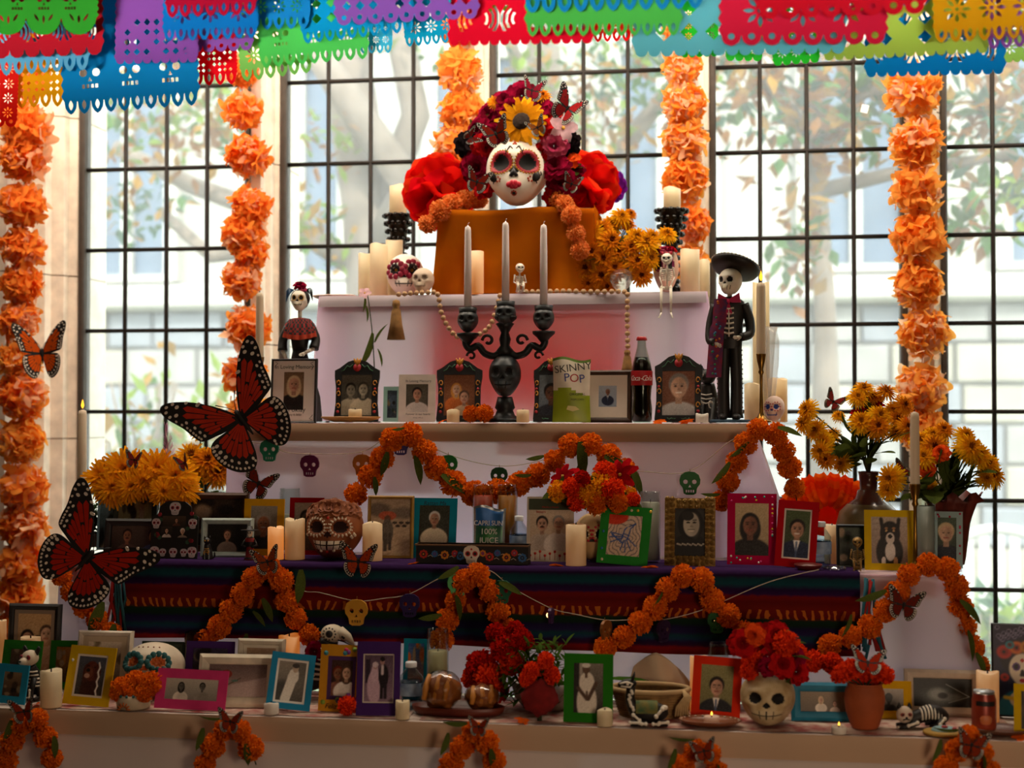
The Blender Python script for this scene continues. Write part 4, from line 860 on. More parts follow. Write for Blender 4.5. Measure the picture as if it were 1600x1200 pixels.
fr(4, 238, 353, 1047, 3.385, '#d8407c', .13, 'card', cpl('#c8c0b4', '#8d857a', (SK[1], HR[0], '#e8e4da', 'L'), (SK[1], HR[0], '#9a948c', 'G'), True, .17), 'hot pink paper frame with a black and white couple', lean=16, rz=4, roll=2)
fr(4, 366, 442, 1000, 3.54, '#c9bda8', .13, 'wood', ('#b9987a', '#7d6a58', [(.5, .5, .2, SK[2], HR[4], '#a09488', 'L')], None), 'pale cream frame standing behind the wide cream frame', lean=8, mat=('#e0d6c2', .08))
fr(4, 356, 428, 1033, 3.505, '#e3dac6', .12, 'wood', scene_pic(33, '#d8cdb8', '#c8bba4'), 'small white frame with an empty mount beside the tilted blue frame', lean=10, rz=8)
fr(4, 412, 487, 1018, 3.40, '#2a86b0', .14, 'card', nurse, 'tilted light blue paper frame with a woman in white', lean=15, rz=24, roll=9, mat=('#e8e2d6', .07))
f_ = fr(4, 495, 566, 1010, 3.43, '#d89a2c', .17, 'card', cpl('#47302a', '#2a1c1a', (SK[1], '#6e2a16', '#8a5a4a', ''), (SK[2], HR[1], '#efe8dc', 'L'), None, .17), 'ochre greeting card with two portraits and coloured paper trims', lean=9, rz=-4, mat=('#4b2c5e', .13), b2=.25)
w, h = f_['w'], f_['h']
q = MB(); rr = random.Random(2)
for k in range(12): q.prism(circ(rr.uniform(-.42, .42)*w, (.86+.1*rr.random())*h if k < 6 else (.13+.12*rr.random())*h, .055*w, 7), -.0016, -.0002, k % 4)
on_frame(f_, 'paper_trim', q, [pm('#b81f48', .7), pm('#3a8f9a', .7), pm('#8fae3a', .7), pm('#7d3a8a', .7)])
text_on(f_, 'Feliz Día', .017, -.08*w, .045*h, pm('#3a1f12', .7), -.002, shear=.25)
fr(4, 556, 624, 1005, 3.40, '#4a2d6e', .14, 'card', wedding, 'dark purple card frame with a wedding couple', lean=8, rz=5, b2=.28, mat=('#d8cabb', .04))
fr(4, 628, 668, 1000, 3.60, '#1f86a0', .18, 'card', scene_pic(41, '#2c5a9a', '#b0602c'), 'teal card frame behind the water bottle on the lowest table', lean=8)
fr(4, 880, 957, 1024, 3.40, '#2c7a1e', .2, 'card', gown, 'bright green paper frame with a figure in a white gown', lean=8, b2=.19)
fr(4, 1077, 1156, 1028, 3.47, '#d8341a', .17, 'card', ('#8d8a5a', '#6e6a44', [(.5, .48, .185, SK[4], HR[0], '#23262b', 'GV')], None), 'red orange paper frame with a man in glasses and dark suit', lean=12, rz=-7, roll=2)
fr(4, 1238, 1342, 1068, 3.50, '#1f7a9a', .14, 'wood', ('#8a7a60', '#5c5244', [(.42, .4, .14, SK[2], HR[3], '#e8e0d0', 'L'), (.7, .6, .12, SK[2], HR[1], '#c8b8a6')], None), 'wide blue wooden frame behind the terracotta pot', lean=10, rz=4)
fr(4, 1362, 1424, 1065, 3.55, '#d8a81c', .2, 'card', ('#b0a898', '#4a3f34', [(.4, .45, .2, '#2a2420', '#2a2420', '#2c2824')], True), 'yellow card frame behind the terracotta pot and skeleton cat', lean=8)
fr(4, 1416, 1532, 1048, 3.60, '#c2b4a2', .12, 'wood', ultra, 'wide pale frame with a grey scan picture behind the skeleton cat', lean=7)
fr(4, 1586, 1640, 1072, 3.40, '#d8b21a', .2, 'card', scene_pic(51), 'yellow frame cut off at the edge before the painted woman panel', lean=10, rz=-12)
# ---- second table
fr(3, 172, 244, 768, 3.96, '#23301c', .12, 'wood', scene_pic(61, '#8d8a5c', '#3a3424'), 'dark frame under the yellow mums behind the two faced photo', lean=5, mat=('#6e6a48', .1))
fr(3, 158, 252, 811, 3.80, '#15110e', .12, 'wood', ('#4a3c34', '#2c2420', [(.36, .42, .24, SK[1], HR[0], '#4b3a34', 'T'), (.95, .42, .25, SK[1], HR[0], '#3c4a6e')], None), 'black framed photo of two close faces below the yellow mums', lean=9)
fr(3, 272, 388, 770, 3.97, '#4a2c17', .09, 'wood', scene_pic(63, '#3a2c20', '#231a14'), 'large brown wooden frame behind the collage of small photos', lean=4)
fr(3, 312, 394, 810, 3.82, '#9aa8a0', .12, 'wood', ('#1d1a16', '#171411', [(.5, .4, .17, SK[0], HR[1], '#8d7d70')], None), 'pale grey green frame with a person on black ground', lean=8, rz=5)
fr(3, 378, 443, 780, 3.88, '#d8a21c', .17, 'card', ('#8f8a80', '#4a423a', [(.48, .42, .2, SK[1], HR[2], '#1e1c1c', 'T')], None), 'mustard yellow frame with a grey haired man above two candles', lean=6)
fr(3, 450, 505, 778, 3.92, '#a8141c', .14, 'card', ('#b8b0a6', '#6a625a', [(.5, .35, .16, SK[3], HR[0], '#5a4a42')], True), 'deep red frame half hidden behind the brown clay skull', lean=5)
fr(3, 572, 645, 775, 3.86, '#9a7430', .07, 'wood', walk, 'thin gold framed sepia photo of a walker in a red hat', lean=6, rz=2)
ft = fr(3, 640, 712, 779, 3.88, '#1b7f94', .16, 'card', ('#3c4034', '#2e2a22', [(.5, .3, .14, SK[0], HR[4], '#d8c6a6', '')], None), 'teal paper frame with an elder in a cream shawl', lean=9, rz=-4)
text_on(ft, 'Rattan Ma', .016, 0, ft['h']-.02, pm('#14343c', .8), -.001, shear=.2)
w, h = ft['w'], ft['h']
fg = fr(3, 928, 1013, 790, 3.775, '#2f8a34', .17, 'card', bird, 'green paper frame with a line drawing of a blue bird', lean=12, rz=-10, roll=3)
fr(3, 1136, 1212, 772, 3.84, '#b81444', .16, 'card', ('#c8ae84', '#a08a68', [(.45, .42, .19, '#8a5a44', '#1f1a18', '#26221f', 'L')], None), 'raspberry frame with stuck gems and a person in a black hood', lean=8, rz=-5, b2=.2)
fr(3, 1207, 1275, 782, 3.785, '#a8141a', .16, 'card', ('#4a5a34', '#3c4230', [(.5, .4, .18, SK[0], HR[0], '#202a44', 'VM')], None), 'dark red frame with a smiling man in suit and tie', lean=12, rz=-8, roll=3, mat=('#d8cdc0', .06), b2=.2)
fr(3, 1308, 1356, 820, 3.82, '#151a14', .1, 'wood', scene_pic(71, '#2c3a24', '#141a12'), 'small dark photo frame behind the gold seated skeleton', lean=8)
fr(3, 1352, 1428, 798, 3.77, '#d8b420', .14, 'card', dog2, 'bright yellow frame with a black and tan dog', lean=9, rz=-3)
ff = fr(3, 1456, 1502, 800, 3.855, '#9fb8b8', .2, 'card', ('#4a5a48', '#2f3a34', [(.45, .36, .2, SK[2], HR[3], '#232a34')], None), 'pale blue frame with red hearts behind the glass candle', lean=7, rz=-12)
fr(3, 150, 186, 762, 3.985, '#8fbcc8', .1, 'card', scene_pic(77, '#8fc0cc', '#12181a'), 'pale blue and black patterned card behind the yellow mums', lean=4)
# stuck-on gems, hearts
def gems(o, n, cols, r, seed, bfrac=.17):
    rr = random.Random(seed); q = MB(); w, h = o['w'], o['h']
    for k in range(n):
        sd = rr.randrange(4); t = rr.random()
        x, z = ((t-.5)*w*.95, h*(.04+.06*rr.random())) if sd == 0 else ((t-.5)*w*.95, h*(.9+.06*rr.random())) if sd == 1 else ((-.5+bfrac*.5)*w, t*h) if sd == 2 else ((.5-bfrac*.5)*w, t*h)
        q.ball((x, -.001, z), (r, r*.6, r), 6, 4, k % len(cols))
    on_frame(o, 'gem', q, [pm(c, .25, .2) for c in cols])
byl = {o['label']: o for o in bpy.data.objects if o.name.startswith('photo_frame')}
gems(byl['raspberry frame with stuck gems and a person in a black hood'], 26, ('#3ab0a0', '#e8e4da', '#d84a8a', '#e0b83a'), .0028, 1)
gems(fg, 6, ('#e8d8b0', '#e0b83a', '#3a7ab0'), .004, 2); gems(ff, 14, ('#b0183a', '#c83a5a'), .003, 3)
gems(fy, 1, ('#e8e4da',), .004, 5)
# ---- third table: cards and frames
fm_ = fr(2, 420, 494, 560, 4.085, '#151310', .045, 'wood', ('#6a5640', '#a88a68', [(.5, .33, .19, SK[4], HR[3], '#191818', 'L')], None), 'black framed memorial page with a fair haired woman in black', lean=5, mat=('#ddd5ca', .26), yb=661)
w, h = fm_['w'], fm_['h']; INK = pm('#2a2622', .8)
text_on(fm_, 'In Loving Memory', .0165, 0, h*.845, INK, .003); text_on(fm_, 'K. Poklay', .0205, 0, h*.175, INK, .003); text_on(fm_, 'January 4, 2020', .0085, 0, h*.115, INK, .003)
q = MB()
for sx in (-1, 1):
    for sz in (0, 1): q.tube([(sx*w*.42, .0035, h*(.05+.9*sz)), (sx*w*.36, .003, h*(.07+.86*sz)), (sx*w*.40, .003, h*(.1+.8*sz)), (sx*w*.43, .0035, h*(.13+.74*sz))], .0008, 5)
on_frame(fm_, 'corner_flourish', q, INK)
fr(2, 598, 626, 604, 4.22, '#8fb8ac', .22, 'card', scene_pic(81, '#4a5a6a', '#2c343c'), 'mint green frame half hidden behind the white memorial booklet', lean=5)
fb_ = fr(2, 622, 680, 585, 4.12, '#dcd2c6', .2, 'card', ('#5a5648', '#3a362e', [(.5, .36, .2, SK[0], HR[0], '#c8c0b8')], None), 'white memorial booklet with a small portrait of a boy', lean=6, b2=.26, rz=4)
text_on(fb_, 'In Loving Memory', .0105, .004, fb_['h']*.84, INK, -.001); text_on(fb_, 'Forever in our hearts', .0085, .004, fb_['h']*.145, INK, -.001); text_on(fb_, 'always with us', .005, .004, fb_['h']*.08, INK, -.001)
fr(2, 910, 987, 578, 4.11, '#3a2414', .1, 'wood', ('#a8b4c0', '#8a98a8', [(.5, .3, .13, SK[1], HR[2], '#222b44', 'V')], None), 'brown wooden frame with wide cream mount and a man in a suit', lean=6, mat=('#d8cdbc', .27), rz=-3)
# memorial board with two portraits
fd = fr(3, 822, 896, 777, 3.84, '#cfc2ae', .07, 'card', cpl('#c8b49c', '#b8a084', (SK[4], HR[0], '#b8a898', 'T'), (SK[4], HR[2], '#d0c4b8', 'G'), None, .16), 'cream memorial board with two portraits and printed lines', lean=6, b2=.24)
w, h = fd['w'], fd['h']; q = MB(); q.box(-.46*w, .46*w, -.0012, .001, .8*h, .97*h); on_frame(fd, 'header_strip', q, pm('#3c4430', .8), False)
RED = pm('#a8281c', .8); text_on(fd, 'Siempre', .008, -.2*w, .755*h, RED, -.001); text_on(fd, 'Abuelo y Abuela', .007, 0, .83*h, RED, -.002)
q = MB()
for k in range(9):
    x = (-.42+.105*k)*w; zz = (.05+.03*(k % 3))*h; q.disc(x, zz+.05*h, .03*w, .03*w, -.0012, .001, 0, 7); q.tube([(x, -.001, .03*h), (x, -.001, zz+.03*h)], .0008, 5)
on_frame(fd, 'printed_flowers', q, RED)
# black arched tin frames with painted scrolls
def tin(x0, x1, y0, Y, pic, label, rz=0):
    xm = (x0+x1)/2; s = S(xm, Y); z0 = Z2+.003; tp = P(xm, y0, Y); lean = 6; h = (tp.z-z0)/math.cos(R(lean)); w = (x1-x0)/s; FN[0] += 1
    o = thing('arched_photo_frame', label, 'photo frame', (tp.x, Y, z0), 0, 'black arched frames on the third table', rot=(0, 0, R(rz))); T = Matrix.Rotation(R(-lean), 4, 'X'); v = w/2
    half = [(v*.98, 0), (v*1.0, .05*h), (v*.93, .3*h), (v*.93, .55*h), (v*1.0, .72*h), (v*1.0, .83*h), (v*.78, .87*h), (v*.6, .92*h), (v*.42, .97*h), (v*.2, .995*h)]
    ol = half+[(-x, z) for x, z in half[::-1]]
    iw, i0, i1 = w*.34, .1*h, .76*h
    q = MB(); q.T = T; q.prism([ol, [(-iw, i0), (iw, i0), (iw, i1), (-iw, i1)]], 0, .008); build('border', q, pm('#171a1c', .5, 0, .2, 40), o, False)
    q = MB(); q.T = T; oc = (.003)
    for sx in (-1, 1):
        for zc in (.25, .45, .62):
            q.tube([(sx*(v*.8+.1*v*math.cos(a)*(1-a/9)), -.001, zc*h+.055*h*math.sin(a)*(1-a/9)) for a in [k*.8 for k in range(8)]], .0016, 5, 0)
        q.ball((sx*v*.82, -.001, .53*h), (.004, .002, .004), 6, 4, 1); q.ball((sx*v*.82, -.001, .16*h), (.005, .002, .005), 6, 4, 1)
        q.tube([(sx*(v*.2+.5*v*t), -.001, h*(.93-.1*t-.03*math.sin(t*9))) for t in (0, .25, .5, .75, 1)], .0013, 5, 2)
        q.tube([(sx*v*(.12+.35*t), -.001, h*(.05+.012*math.sin(t*14))) for t in (0, .25, .5, .75, 1)], .0012, 5, 2)
    q.disc(0, .88*h, .012, .013, -.0025, .001, 1, 10)
    for a in (-.5, 0, .5): q.prism([(x*1.0, z+.9*h) for x, z in lens(.010*math.sin(a), .012, .0045, .014, -a)], -.0028, .001, 0)
    build('painted_scrolls', q, [pm('#c07f1e', .6), pm('#a3222a', .6), pm('#3c6a4a', .6)], o)
    e = link('photo_print', print_mesh(picture(pic, 2*iw/(i1-i0), FN[0]), 2*iw, i1-i0), o); e.matrix_local = T @ Matrix.Translation((0, .004, i0))
    q = MB(); q.T = T; q.box(-v*.85, v*.85, .008, .0095, .01, .8*h); build('back_board', q, BLACK, o, False)
    q = MB(); zz = .6*h; q.add([(-.012, zz*.105+.011, zz), (.012, zz*.105+.011, zz), (.014, zz*.36, .001), (-.014, zz*.36, .001)], [(0, 1, 2, 3)]); build('easel_leg', q, BLACK, o, False); return o
tin(520, 592, 562, 4.15, cpl('#6a6456', '#3a352c', (SK[0], HR[0], '#c8c0b0', ''), (SK[2], HR[1], '#d8d0c0', 'L'), '#e8e0c4', .15), 'black arched frame with a grey couple photo behind the plated votive')
tin(681, 753, 562, 4.14, ('#7a4a2c', '#8a5a3c', [(.4, .36, .13, SK[2], '#c88a3a', '#c86a2c', 'L'), (.65, .55, .14, SK[4], HR[1], '#d8b890')], None), 'black arched frame with two people in warm light beside the candelabra', 3)
tin(832, 888, 562, 4.16, ('#7d8a94', '#5c646c', [(.5, .45, .2, SK[3], HR[0], '#2c2f38')], None), 'black arched frame half hidden behind the snack bag', -3)
tin(1022, 1097, 554, 4.12, ('#8a5a44', '#6a4632', [(.5, .36, .25, SK[2], HR[2], '#b8b8b4', 'M')], None), 'black arched frame with a smiling elder beside the cola bottle', -4)
# ================================================================ candles
def candle(t, px, wpx, y0, Y, label, lit=.0, hexc='#efe0bb', z0=None, flame=False, group='cream pillar candles'):
    base = (TZ[t] if t else 0)+.0018 if z0 is None else z0
    tp = P(px, y0, Y); h = tp.z-base; r = wpx/S(px, Y)/2; rng = random.Random(px)
    o = thing('pillar_candle' if h > .06 else 'votive_candle', label, 'candle', (tp.x, Y, base), rng.uniform(0, 6), group if h > .06 else 'small votive candles')
    p1 = rng.uniform(0, 6)
    wob = lambda a, j: (0, (-.05*r-.16*r*math.sin(a+p1)**2+.06*r*math.sin(2*a+p1)) if j in (3, 4) else 0)
    b = MB(); b.lathe([(r*.96, 0), (r, r*.08), (r, h*.5), (r, h-.001), (r*.86, h), (r*.7, h-.22*r), (0, h-.3*r)], 24, 0, wob)
    build('wax_body', b, wax(hexc, lit), o)
    b = MB(); b.tube([(0, 0, h-.34*r), (0, 0, h-.05*r), (.04*r, 0, h+.02*r)], r*.05+.0006, 6); build('wick', b, BLACK, o)
    if flame:
        b = MB(); b.lathe([(0.0005, h-.1*r), (.14*r, h+.08*r), (.1*r, h+.25*r), (0, h+.5*r)], 8, cap=False); build('flame', b, em('#ffb03a', 3), o)
    return o
c = candle
c(1, 570, 20, 395, 4.60, 'slim cream candle behind the taller one at the end of the top table')
c(1, 592, 28, 380, 4.52, 'tall cream candle beside the flower eyed skull mug', .03)
c(1, 616, 27, 374, 4.59, 'cream candle behind the flower eyed skull mug')
c(1, 743, 26, 391, 4.385, 'amber lit candle before the orange cloth box', .2)
c(1, 1078, 30, 388, 4.52, 'wide cream candle beside the red lipped skull vase', .01)
c(1, 1100, 18, 405, 4.60, 'slim cream candle at the far edge of the top table')
c(2, 1189, 26, 440, 4.33, 'very tall pale candle behind the brass candlestick and suited skeleton', hexc='#f2e2b6')
c(2, 1215, 30, 590, 4.305, 'short pale candle glowing at the end of the third table', .04, '#f6e2b2')
c(2, 1175, 24, 598, 4.25, 'cream candle standing between the suited skeleton and brass candlestick', .01)
c(3, 431, 25, 822, 3.79, 'glowing amber candle below the mustard frame', .25)
c(3, 461, 31, 809, 3.80, 'taller cream candle touching the brown clay skull', .05)
c(3, 582, 31, 815, 3.80, 'cream candle between the brown clay skull and gold frame', .05)
c(3, 900, 32, 817, 3.76, 'cream candle before the skull planter and memorial board', .05)
c(3, 1300, 24, 818, 3.91, 'cream candle behind the small water bottle on the blanket', .05)
c(4, 80, 33, 1045, 3.385, 'cream candle between the dog figurine and yellow dog photo frame')
c(4, 48, 30, 993, 3.60, 'cream candle behind the green frames at the table end', .05)
c(4, 452, 33, 990, 3.63, 'amber lit candle behind the tilted blue frame', .2)
c(4, 1091, 26, 1024, 3.56, 'amber lit candle behind the red orange frame', .18)
c(4, 1543, 34, 1047, 3.56, 'glowing candle behind the drink can', .10)
c(4, 3, 14, 968, 3.66, 'amber candle cut off at the edge beside the black family frame', .08)
V = lambda *a, **k: candle(*a, **k)
V(4, 424, 23, 1096, 3.385, 'white votive candle at the foot of the tilted blue frame', hexc='#f2ece0')
V(4, 629, 22, 1093, 3.38, 'small cream votive beside the dark purple wedding frame')
V(4, 945, 24, 1107, 3.375, 'small cream votive at the foot of the bright green frame')
V(4, 1311, 23, 1133, 3.375, 'small white tealight with tall flame beside the terracotta pot', hexc='#f2ece0', flame=True)
V(2, 708, 20, 639, 4.06, 'short votive before the frame beside the candelabra', .03)
V(2, 817, 20, 639, 4.047, 'short votive standing by the candelabra foot', .03)
V(2, 1097, 20, 645, 4.06, 'white tealight beside the suited skeleton', hexc='#f2ece0')
# ---------------------------------------------------------------- brass sticks with tapers
def stick(px, ytop, ycup, ybase_z, Y, label, w=15, flame=False, group='brass candlesticks with tapers'):
    tp = P(px, ytop, Y); zc = P(px, ycup, Y).z; s = S(px, Y); r = w/s/2; h = zc-ybase_z
    o = thing('brass_candlestick', label, 'candlestick', (tp.x, Y, ybase_z), 0, group)
    b = MB(); b.lathe([(.030, 0), (.031, .004), (.024, .008), (.012, .016), (.006, .03), (.0045, h*.5), (.0045, h-.06), (.009, h-.052), (.006, h-.045), (.012, h-.02), (.0145, h-.002), (.0155, h), (.011, h-.004), (0, h-.012)], 18); build('stick', b, BRASS, o)
    b = MB(); H_ = tp.z-ybase_z; b.lathe([(r*.95, h-.008), (r, h), (r*.93, H_-.015), (r*.8, H_-.004), (0.001, H_)], 14); tpz = build('taper', b, wax('#ddcbb0'), o)
    b = MB(); b.tube([(0, 0, H_-.002), (0, 0, H_+.006)], .0012, 5); build('wick', b, BLACK, tpz)
    if flame: b = MB(); b.lathe([(.0005, H_+.003), (.005, H_+.012), (.004, H_+.02), (0, H_+.034)], 8, cap=False); build('flame', b, em('#ffa826', 2.5), tpz)
stick(1189, 441, 553, Z2+.002, 4.075, 'brass candlestick with lit taper beside the suited skeleton', 15, True)
stick(1429, 643, 756, Z3+.002, 3.738, 'brass candlestick with unlit taper before the two bouquets', 15)
stick(406, 457, 558, Z2+.002, 4.20, 'brass candlestick with slim taper behind the very large butterfly', 13)
stick(129, 640, 747, .0, 4.30, 'brass floor candlestick with lit taper before the stone jamb', 14, True)
# ---------------------------------------------------------------- candles in tall glass jars
def jar(t, px, wpx, y0, Y, label, fill, fillfrac=.85, hexg='#eef4f2', band=None):
    z0 = TZ[t]+.002; tp = P(px, y0, Y); h = tp.z-z0; r = wpx/S(px, Y)/2
    o = thing('glass_jar_candle', label, 'candle', (tp.x, Y, z0), 0, 'candles in tall glass jars')
    b = MB(); b.lathe([(r*.9, 0), (r, .006), (r, h*.93), (r*.94, h*.96), (r*.96, h), (r*.9, h), (r*.89, h*.95), (r*.92, h*.9), (r*.92, .008), (0, .007)], 22); build('glass_jar', b, glassy(hexg, .86), o)
    b = MB(); b.lathe([(r*.9, .009), (r*.905, h*fillfrac*.5), (r*.905, h*fillfrac), (0, h*fillfrac-.002)], 18); build('wax_fill', b, wax(fill), o)
    b = MB(); b.tube([(0, 0, h*fillfrac-.003), (.001, 0, h*fillfrac+.008)], .001, 5); build('wick', b, BLACK, o); return o
jar(3, 755, 33, 757, 3.93, 'orange red wax jar candle behind the juice pouch', '#c8401c')
jar(3, 793, 32, 757, 3.93, 'amber wax jar candle behind the water bottle', '#c8781c')
jar(3, 1016, 32, 768, 3.86, 'tall white wax jar candle between the green bird frame and gold rose frame', '#c9bcae')
jar(3, 1446, 30, 777, 3.815, 'tall white wax jar candle beside the brass candlestick', '#d8d2cc', .88)
jar(3, 453, 32, 763, 4.0, 'clear jar candle behind the glowing candle and red frame', '#cfc4b8', .6)
jar(4, 684, 34, 983, 3.54, 'cream wax jar candle behind the bread loaves', '#d8c49a', .72)
jar(4, 305, 33, 987, 3.64, 'brown glass jar candle behind the purple card frame', '#5a4632', .8, '#a8957c')
jar(4, 1122, 32, 1004, 3.62, 'jar candle with blue wax behind the red orange frame', '#2c3f7a', .72)
# ---------------------------------------------------------------- string lights with flat punched tin skulls
SKO = [(0, .5), (.2, .48), (.38, .36), (.45, .15), (.43, -.04), (.33, -.17), (.3, -.24), (.27, -.44), (.15, -.5), (0, -.5)]
def skull_lights(label, wire, skulls, Y):
    pts = [P(x, y, Y) for x, y in wire]; o0 = pts[0].copy(); t = thing('skull_light_string', label, 'string lights', o0, 0, 'skull light strings on the altar')
    b = MB(); b.tube([p-o0 for p in cm(pts, 6, False)], .0011, 5); build('wire', b, pm('#a08f7c', .6), t)
    for x, y, hx, sz, rz in skulls:
        c_ = P(x, y, Y-.012)-o0; s = sz/S(x, Y)
        ol = [(a*s, z*s) for a, z in SKO]+[(-a*s, z*s) for a, z in SKO[-2:0:-1]]
        ho = [circ(-.19*s, .06*s, .1*s, 8), circ(.19*s, .06*s, .1*s, 8), [(0, -.06*s), (-.07*s, -.18*s), (.07*s, -.18*s)]]+[[(k*.1*s-.03*s, -.4*s), (k*.1*s+.03*s, -.4*s), (k*.1*s+.03*s, -.29*s), (k*.1*s-.03*s, -.29*s)] for k in (-1.5, -.5, .5, 1.5)]
        b = MB(); b.prism([ol]+ho, -.004, .004); e = build('tin_skull', b, pm(hx, .45, .2, .1), t, False, c_, (0, 0, R(rz)))
        b = MB(); b.tube([(0, .004, .5*s), (0, .004, .62*s)], .0009, 5); build('hook', b, BRASS, e)
        b = MB(); b.ball((0, .009, .02*s), (.004, .004, .006), 8, 6); build('bulb', b, em('#ffc070', 4), e)
skull_lights('wire of coloured tin skulls across the third step cloth front', [(372, 690), (420, 694), (445, 706), (483, 709), (565, 706), (625, 675), (700, 710), (780, 728), (850, 718), (910, 690), (965, 728), (1010, 737), (1078, 736), (1140, 690), (1180, 672)],
    [(421, 704, '#1d7a5c', 34, 0), (484, 728, '#5a1440', 34, 0), (566, 727, '#a86224', 34, 0), (626, 694, '#2e1a5a', 34, 10), (700, 728, '#1a6a2c', 34, 0), (780, 745, '#123f20', 30, 0), (1078, 755, '#1a5a24', 36, 0), (993, 752, '#6a4a2c', 30, 75)], Y2-.028)
skull_lights('wire of coloured tin skulls hung over the striped blanket', [(440, 893), (472, 922), (500, 926), (556, 939), (600, 935), (640, 928), (700, 898), (760, 890), (800, 918), (860, 950), (900, 960), (948, 969), (995, 968), (1038, 968), (1100, 952), (1200, 910), (1280, 890)],
    [(557, 957, '#c8902c', 40, 0), (640, 946, '#2a1a4c', 36, 0), (715, 915, '#1f7a30', 36, 20), (784, 925, '#155a3c', 36, 0), (947, 986, '#7a4a1c', 34, 65), (1037, 986, '#2a1638', 34, 55), (1120, 972, '#1a5a28', 34, 20), (861, 962, '#3a2048', 24, 80)], Y3-.045)
# ---------------------------------------------------------------- the butterflies
B = butterfly
B(66, 553, 4.585, 98, 'bright monarch on the tissue column by the stone jamb', roll=-4, fold=36, tilt=0, red='#e8601c', yaw=22)
B(378, 655, 3.93, 190, 'very large dark red monarch between the window and third table', roll=-38, fold=6, red='#d8402a')
B(136, 872, 3.62, 182, 'very large dark red monarch at the end of the striped blanket', roll=43, fold=8, red='#c8301c')
B(418, 878, 3.60, 50, 'brown winged monarch on the blanket garland below the cream candle', roll=-12, fold=18, red='#a8481c')
B(560, 878, 3.62, 62, 'upright monarch at the chin of the brown clay skull', roll=4, fold=12, red='#c8481c')
B(404, 756, 4.00, 60, 'small dark monarch tucked below the very large one', roll=25, fold=20, red='#8f3018')
B(210, 719, 3.93, 32, 'tiny red monarch on top of the yellow mums', roll=10, fold=30, red='#b03a34'); B(288, 724, 3.92, 30, 'tiny red monarch beside the pink feather', roll=-20, fold=45, red='#b03a34')
B(1302, 628, 4.05, 36, 'tiny pink red monarch flying on a wire above the tall vase', roll=30, fold=20, red='#c84a48')
B(1408, 740, 3.93, 40, 'small pink red monarch in the yellow mums behind the taper', roll=-60, fold=25, red='#c84a48')
B(1412, 946, 3.60, 58, 'dark monarch on the garland over the white cloth corner', roll=12, fold=8, red='#7a2416')
B(1356, 1036, 3.40, 56, 'dark monarch on the orange carnations in the terracotta pot', roll=8, tilt=-45, fold=10, red='#b03018')
for x, y, w_, ro, lab in ((38, 1112, 46, -10, 'monarch on the edge garland below the sky blue frame'), (360, 1128, 44, 8, 'monarch on the edge garland below the wide cream frame'), (748, 1136, 36, 4, 'monarch on the edge garland below the bread tray'), (1100, 1174, 44, -12, 'monarch on the edge garland below the plated tealight'), (1518, 1165, 54, 10, 'monarch on the edge garland below the drink can')):
    B(x, y, Y4-.10, w_, lab, roll=ro, fold=20, red='#a83a18')
# ================================================================ blossoms
def blossom(rings, mats, core=None, nu=3, nv=4):
    """rings: (count, length, half width, elevation in degrees from the axis plane, cup, material, start radius)"""
    b = MB(); rng = random.Random(len(rings)*7+rings[0][0])
    for ri, (n, L, w, el, cup, m, r0) in enumerate(rings):
        for k in range(n):
            a = 2*PI*(k+.5*(ri % 2))/n+rng.uniform(-.1, .1); e = R(el+rng.uniform(-7, 7)); l = L*rng.uniform(.9, 1.08)
            b.T = Matrix.Rotation(a, 4, 'Z')
            def g(u, v, l=l, e=e):
                s = (v-.5)*2; ww = w*(math.sin(PI*min(.93, .12+.8*u))**.7); ee = e-cup*u
                return (r0+l*u*math.cos(ee), s*ww, l*u*math.sin(ee)+.35*abs(cup)*s*s*ww+.02*ri)
            b.grid(g, nu, nv, m)
    b.T = Matrix()
    if core: b.ball((0, 0, core[1]), (core[0], core[0], core[0]*.5), 12, 6, core[2])
    return b
CRIM = [tm('#8f1030', .25, .25, 8), tm('#5e0a1c', .2, .2, 8), pm('#2a1208', .9)]
REDR = [tm('#c01a1c', .3, .2, 8), tm('#8a0f14', .25, .2, 8), pm('#2a1208', .9)]
BLKR = [tm('#1a1517', .15, .2, 8), tm('#241c1f', .1, .2, 8), BLACK]
ORGR = [tm('#ef5a20', .35, .2, 8), tm('#c83c10', .3, .2, 8), pm('#8a5a10', .8)]
YELM = [tm('#f2b51c', .4, .18, 8), tm('#d88a10', .35, .2, 8), tm('#8a4a10', .2, .3, 20)]
ROSE = [(5, .55, .34, 75, .5, 1, .05), (6, .75, .42, 55, .6, 0, .06), (7, 1.0, .45, 28, .5, 0, .08), (7, 1.05, .42, 2, .25, 1, .08)]
MUM = [(22, 1.0, .10, -10, .3, 0, .05), (22, .98, .10, 10, .35, 0, .05), (20, .9, .10, 28, .4, 0, .04), (18, .76, .095, 46, .4, 1, .03), (14, .56, .09, 62, .4, 1, .02), (9, .36, .07, 76, .3, 2, .02)]
BL = {'crimson': blossom(ROSE, 0), 'mum': blossom(MUM, 0, (.16, .2, 2), 2, 2)}
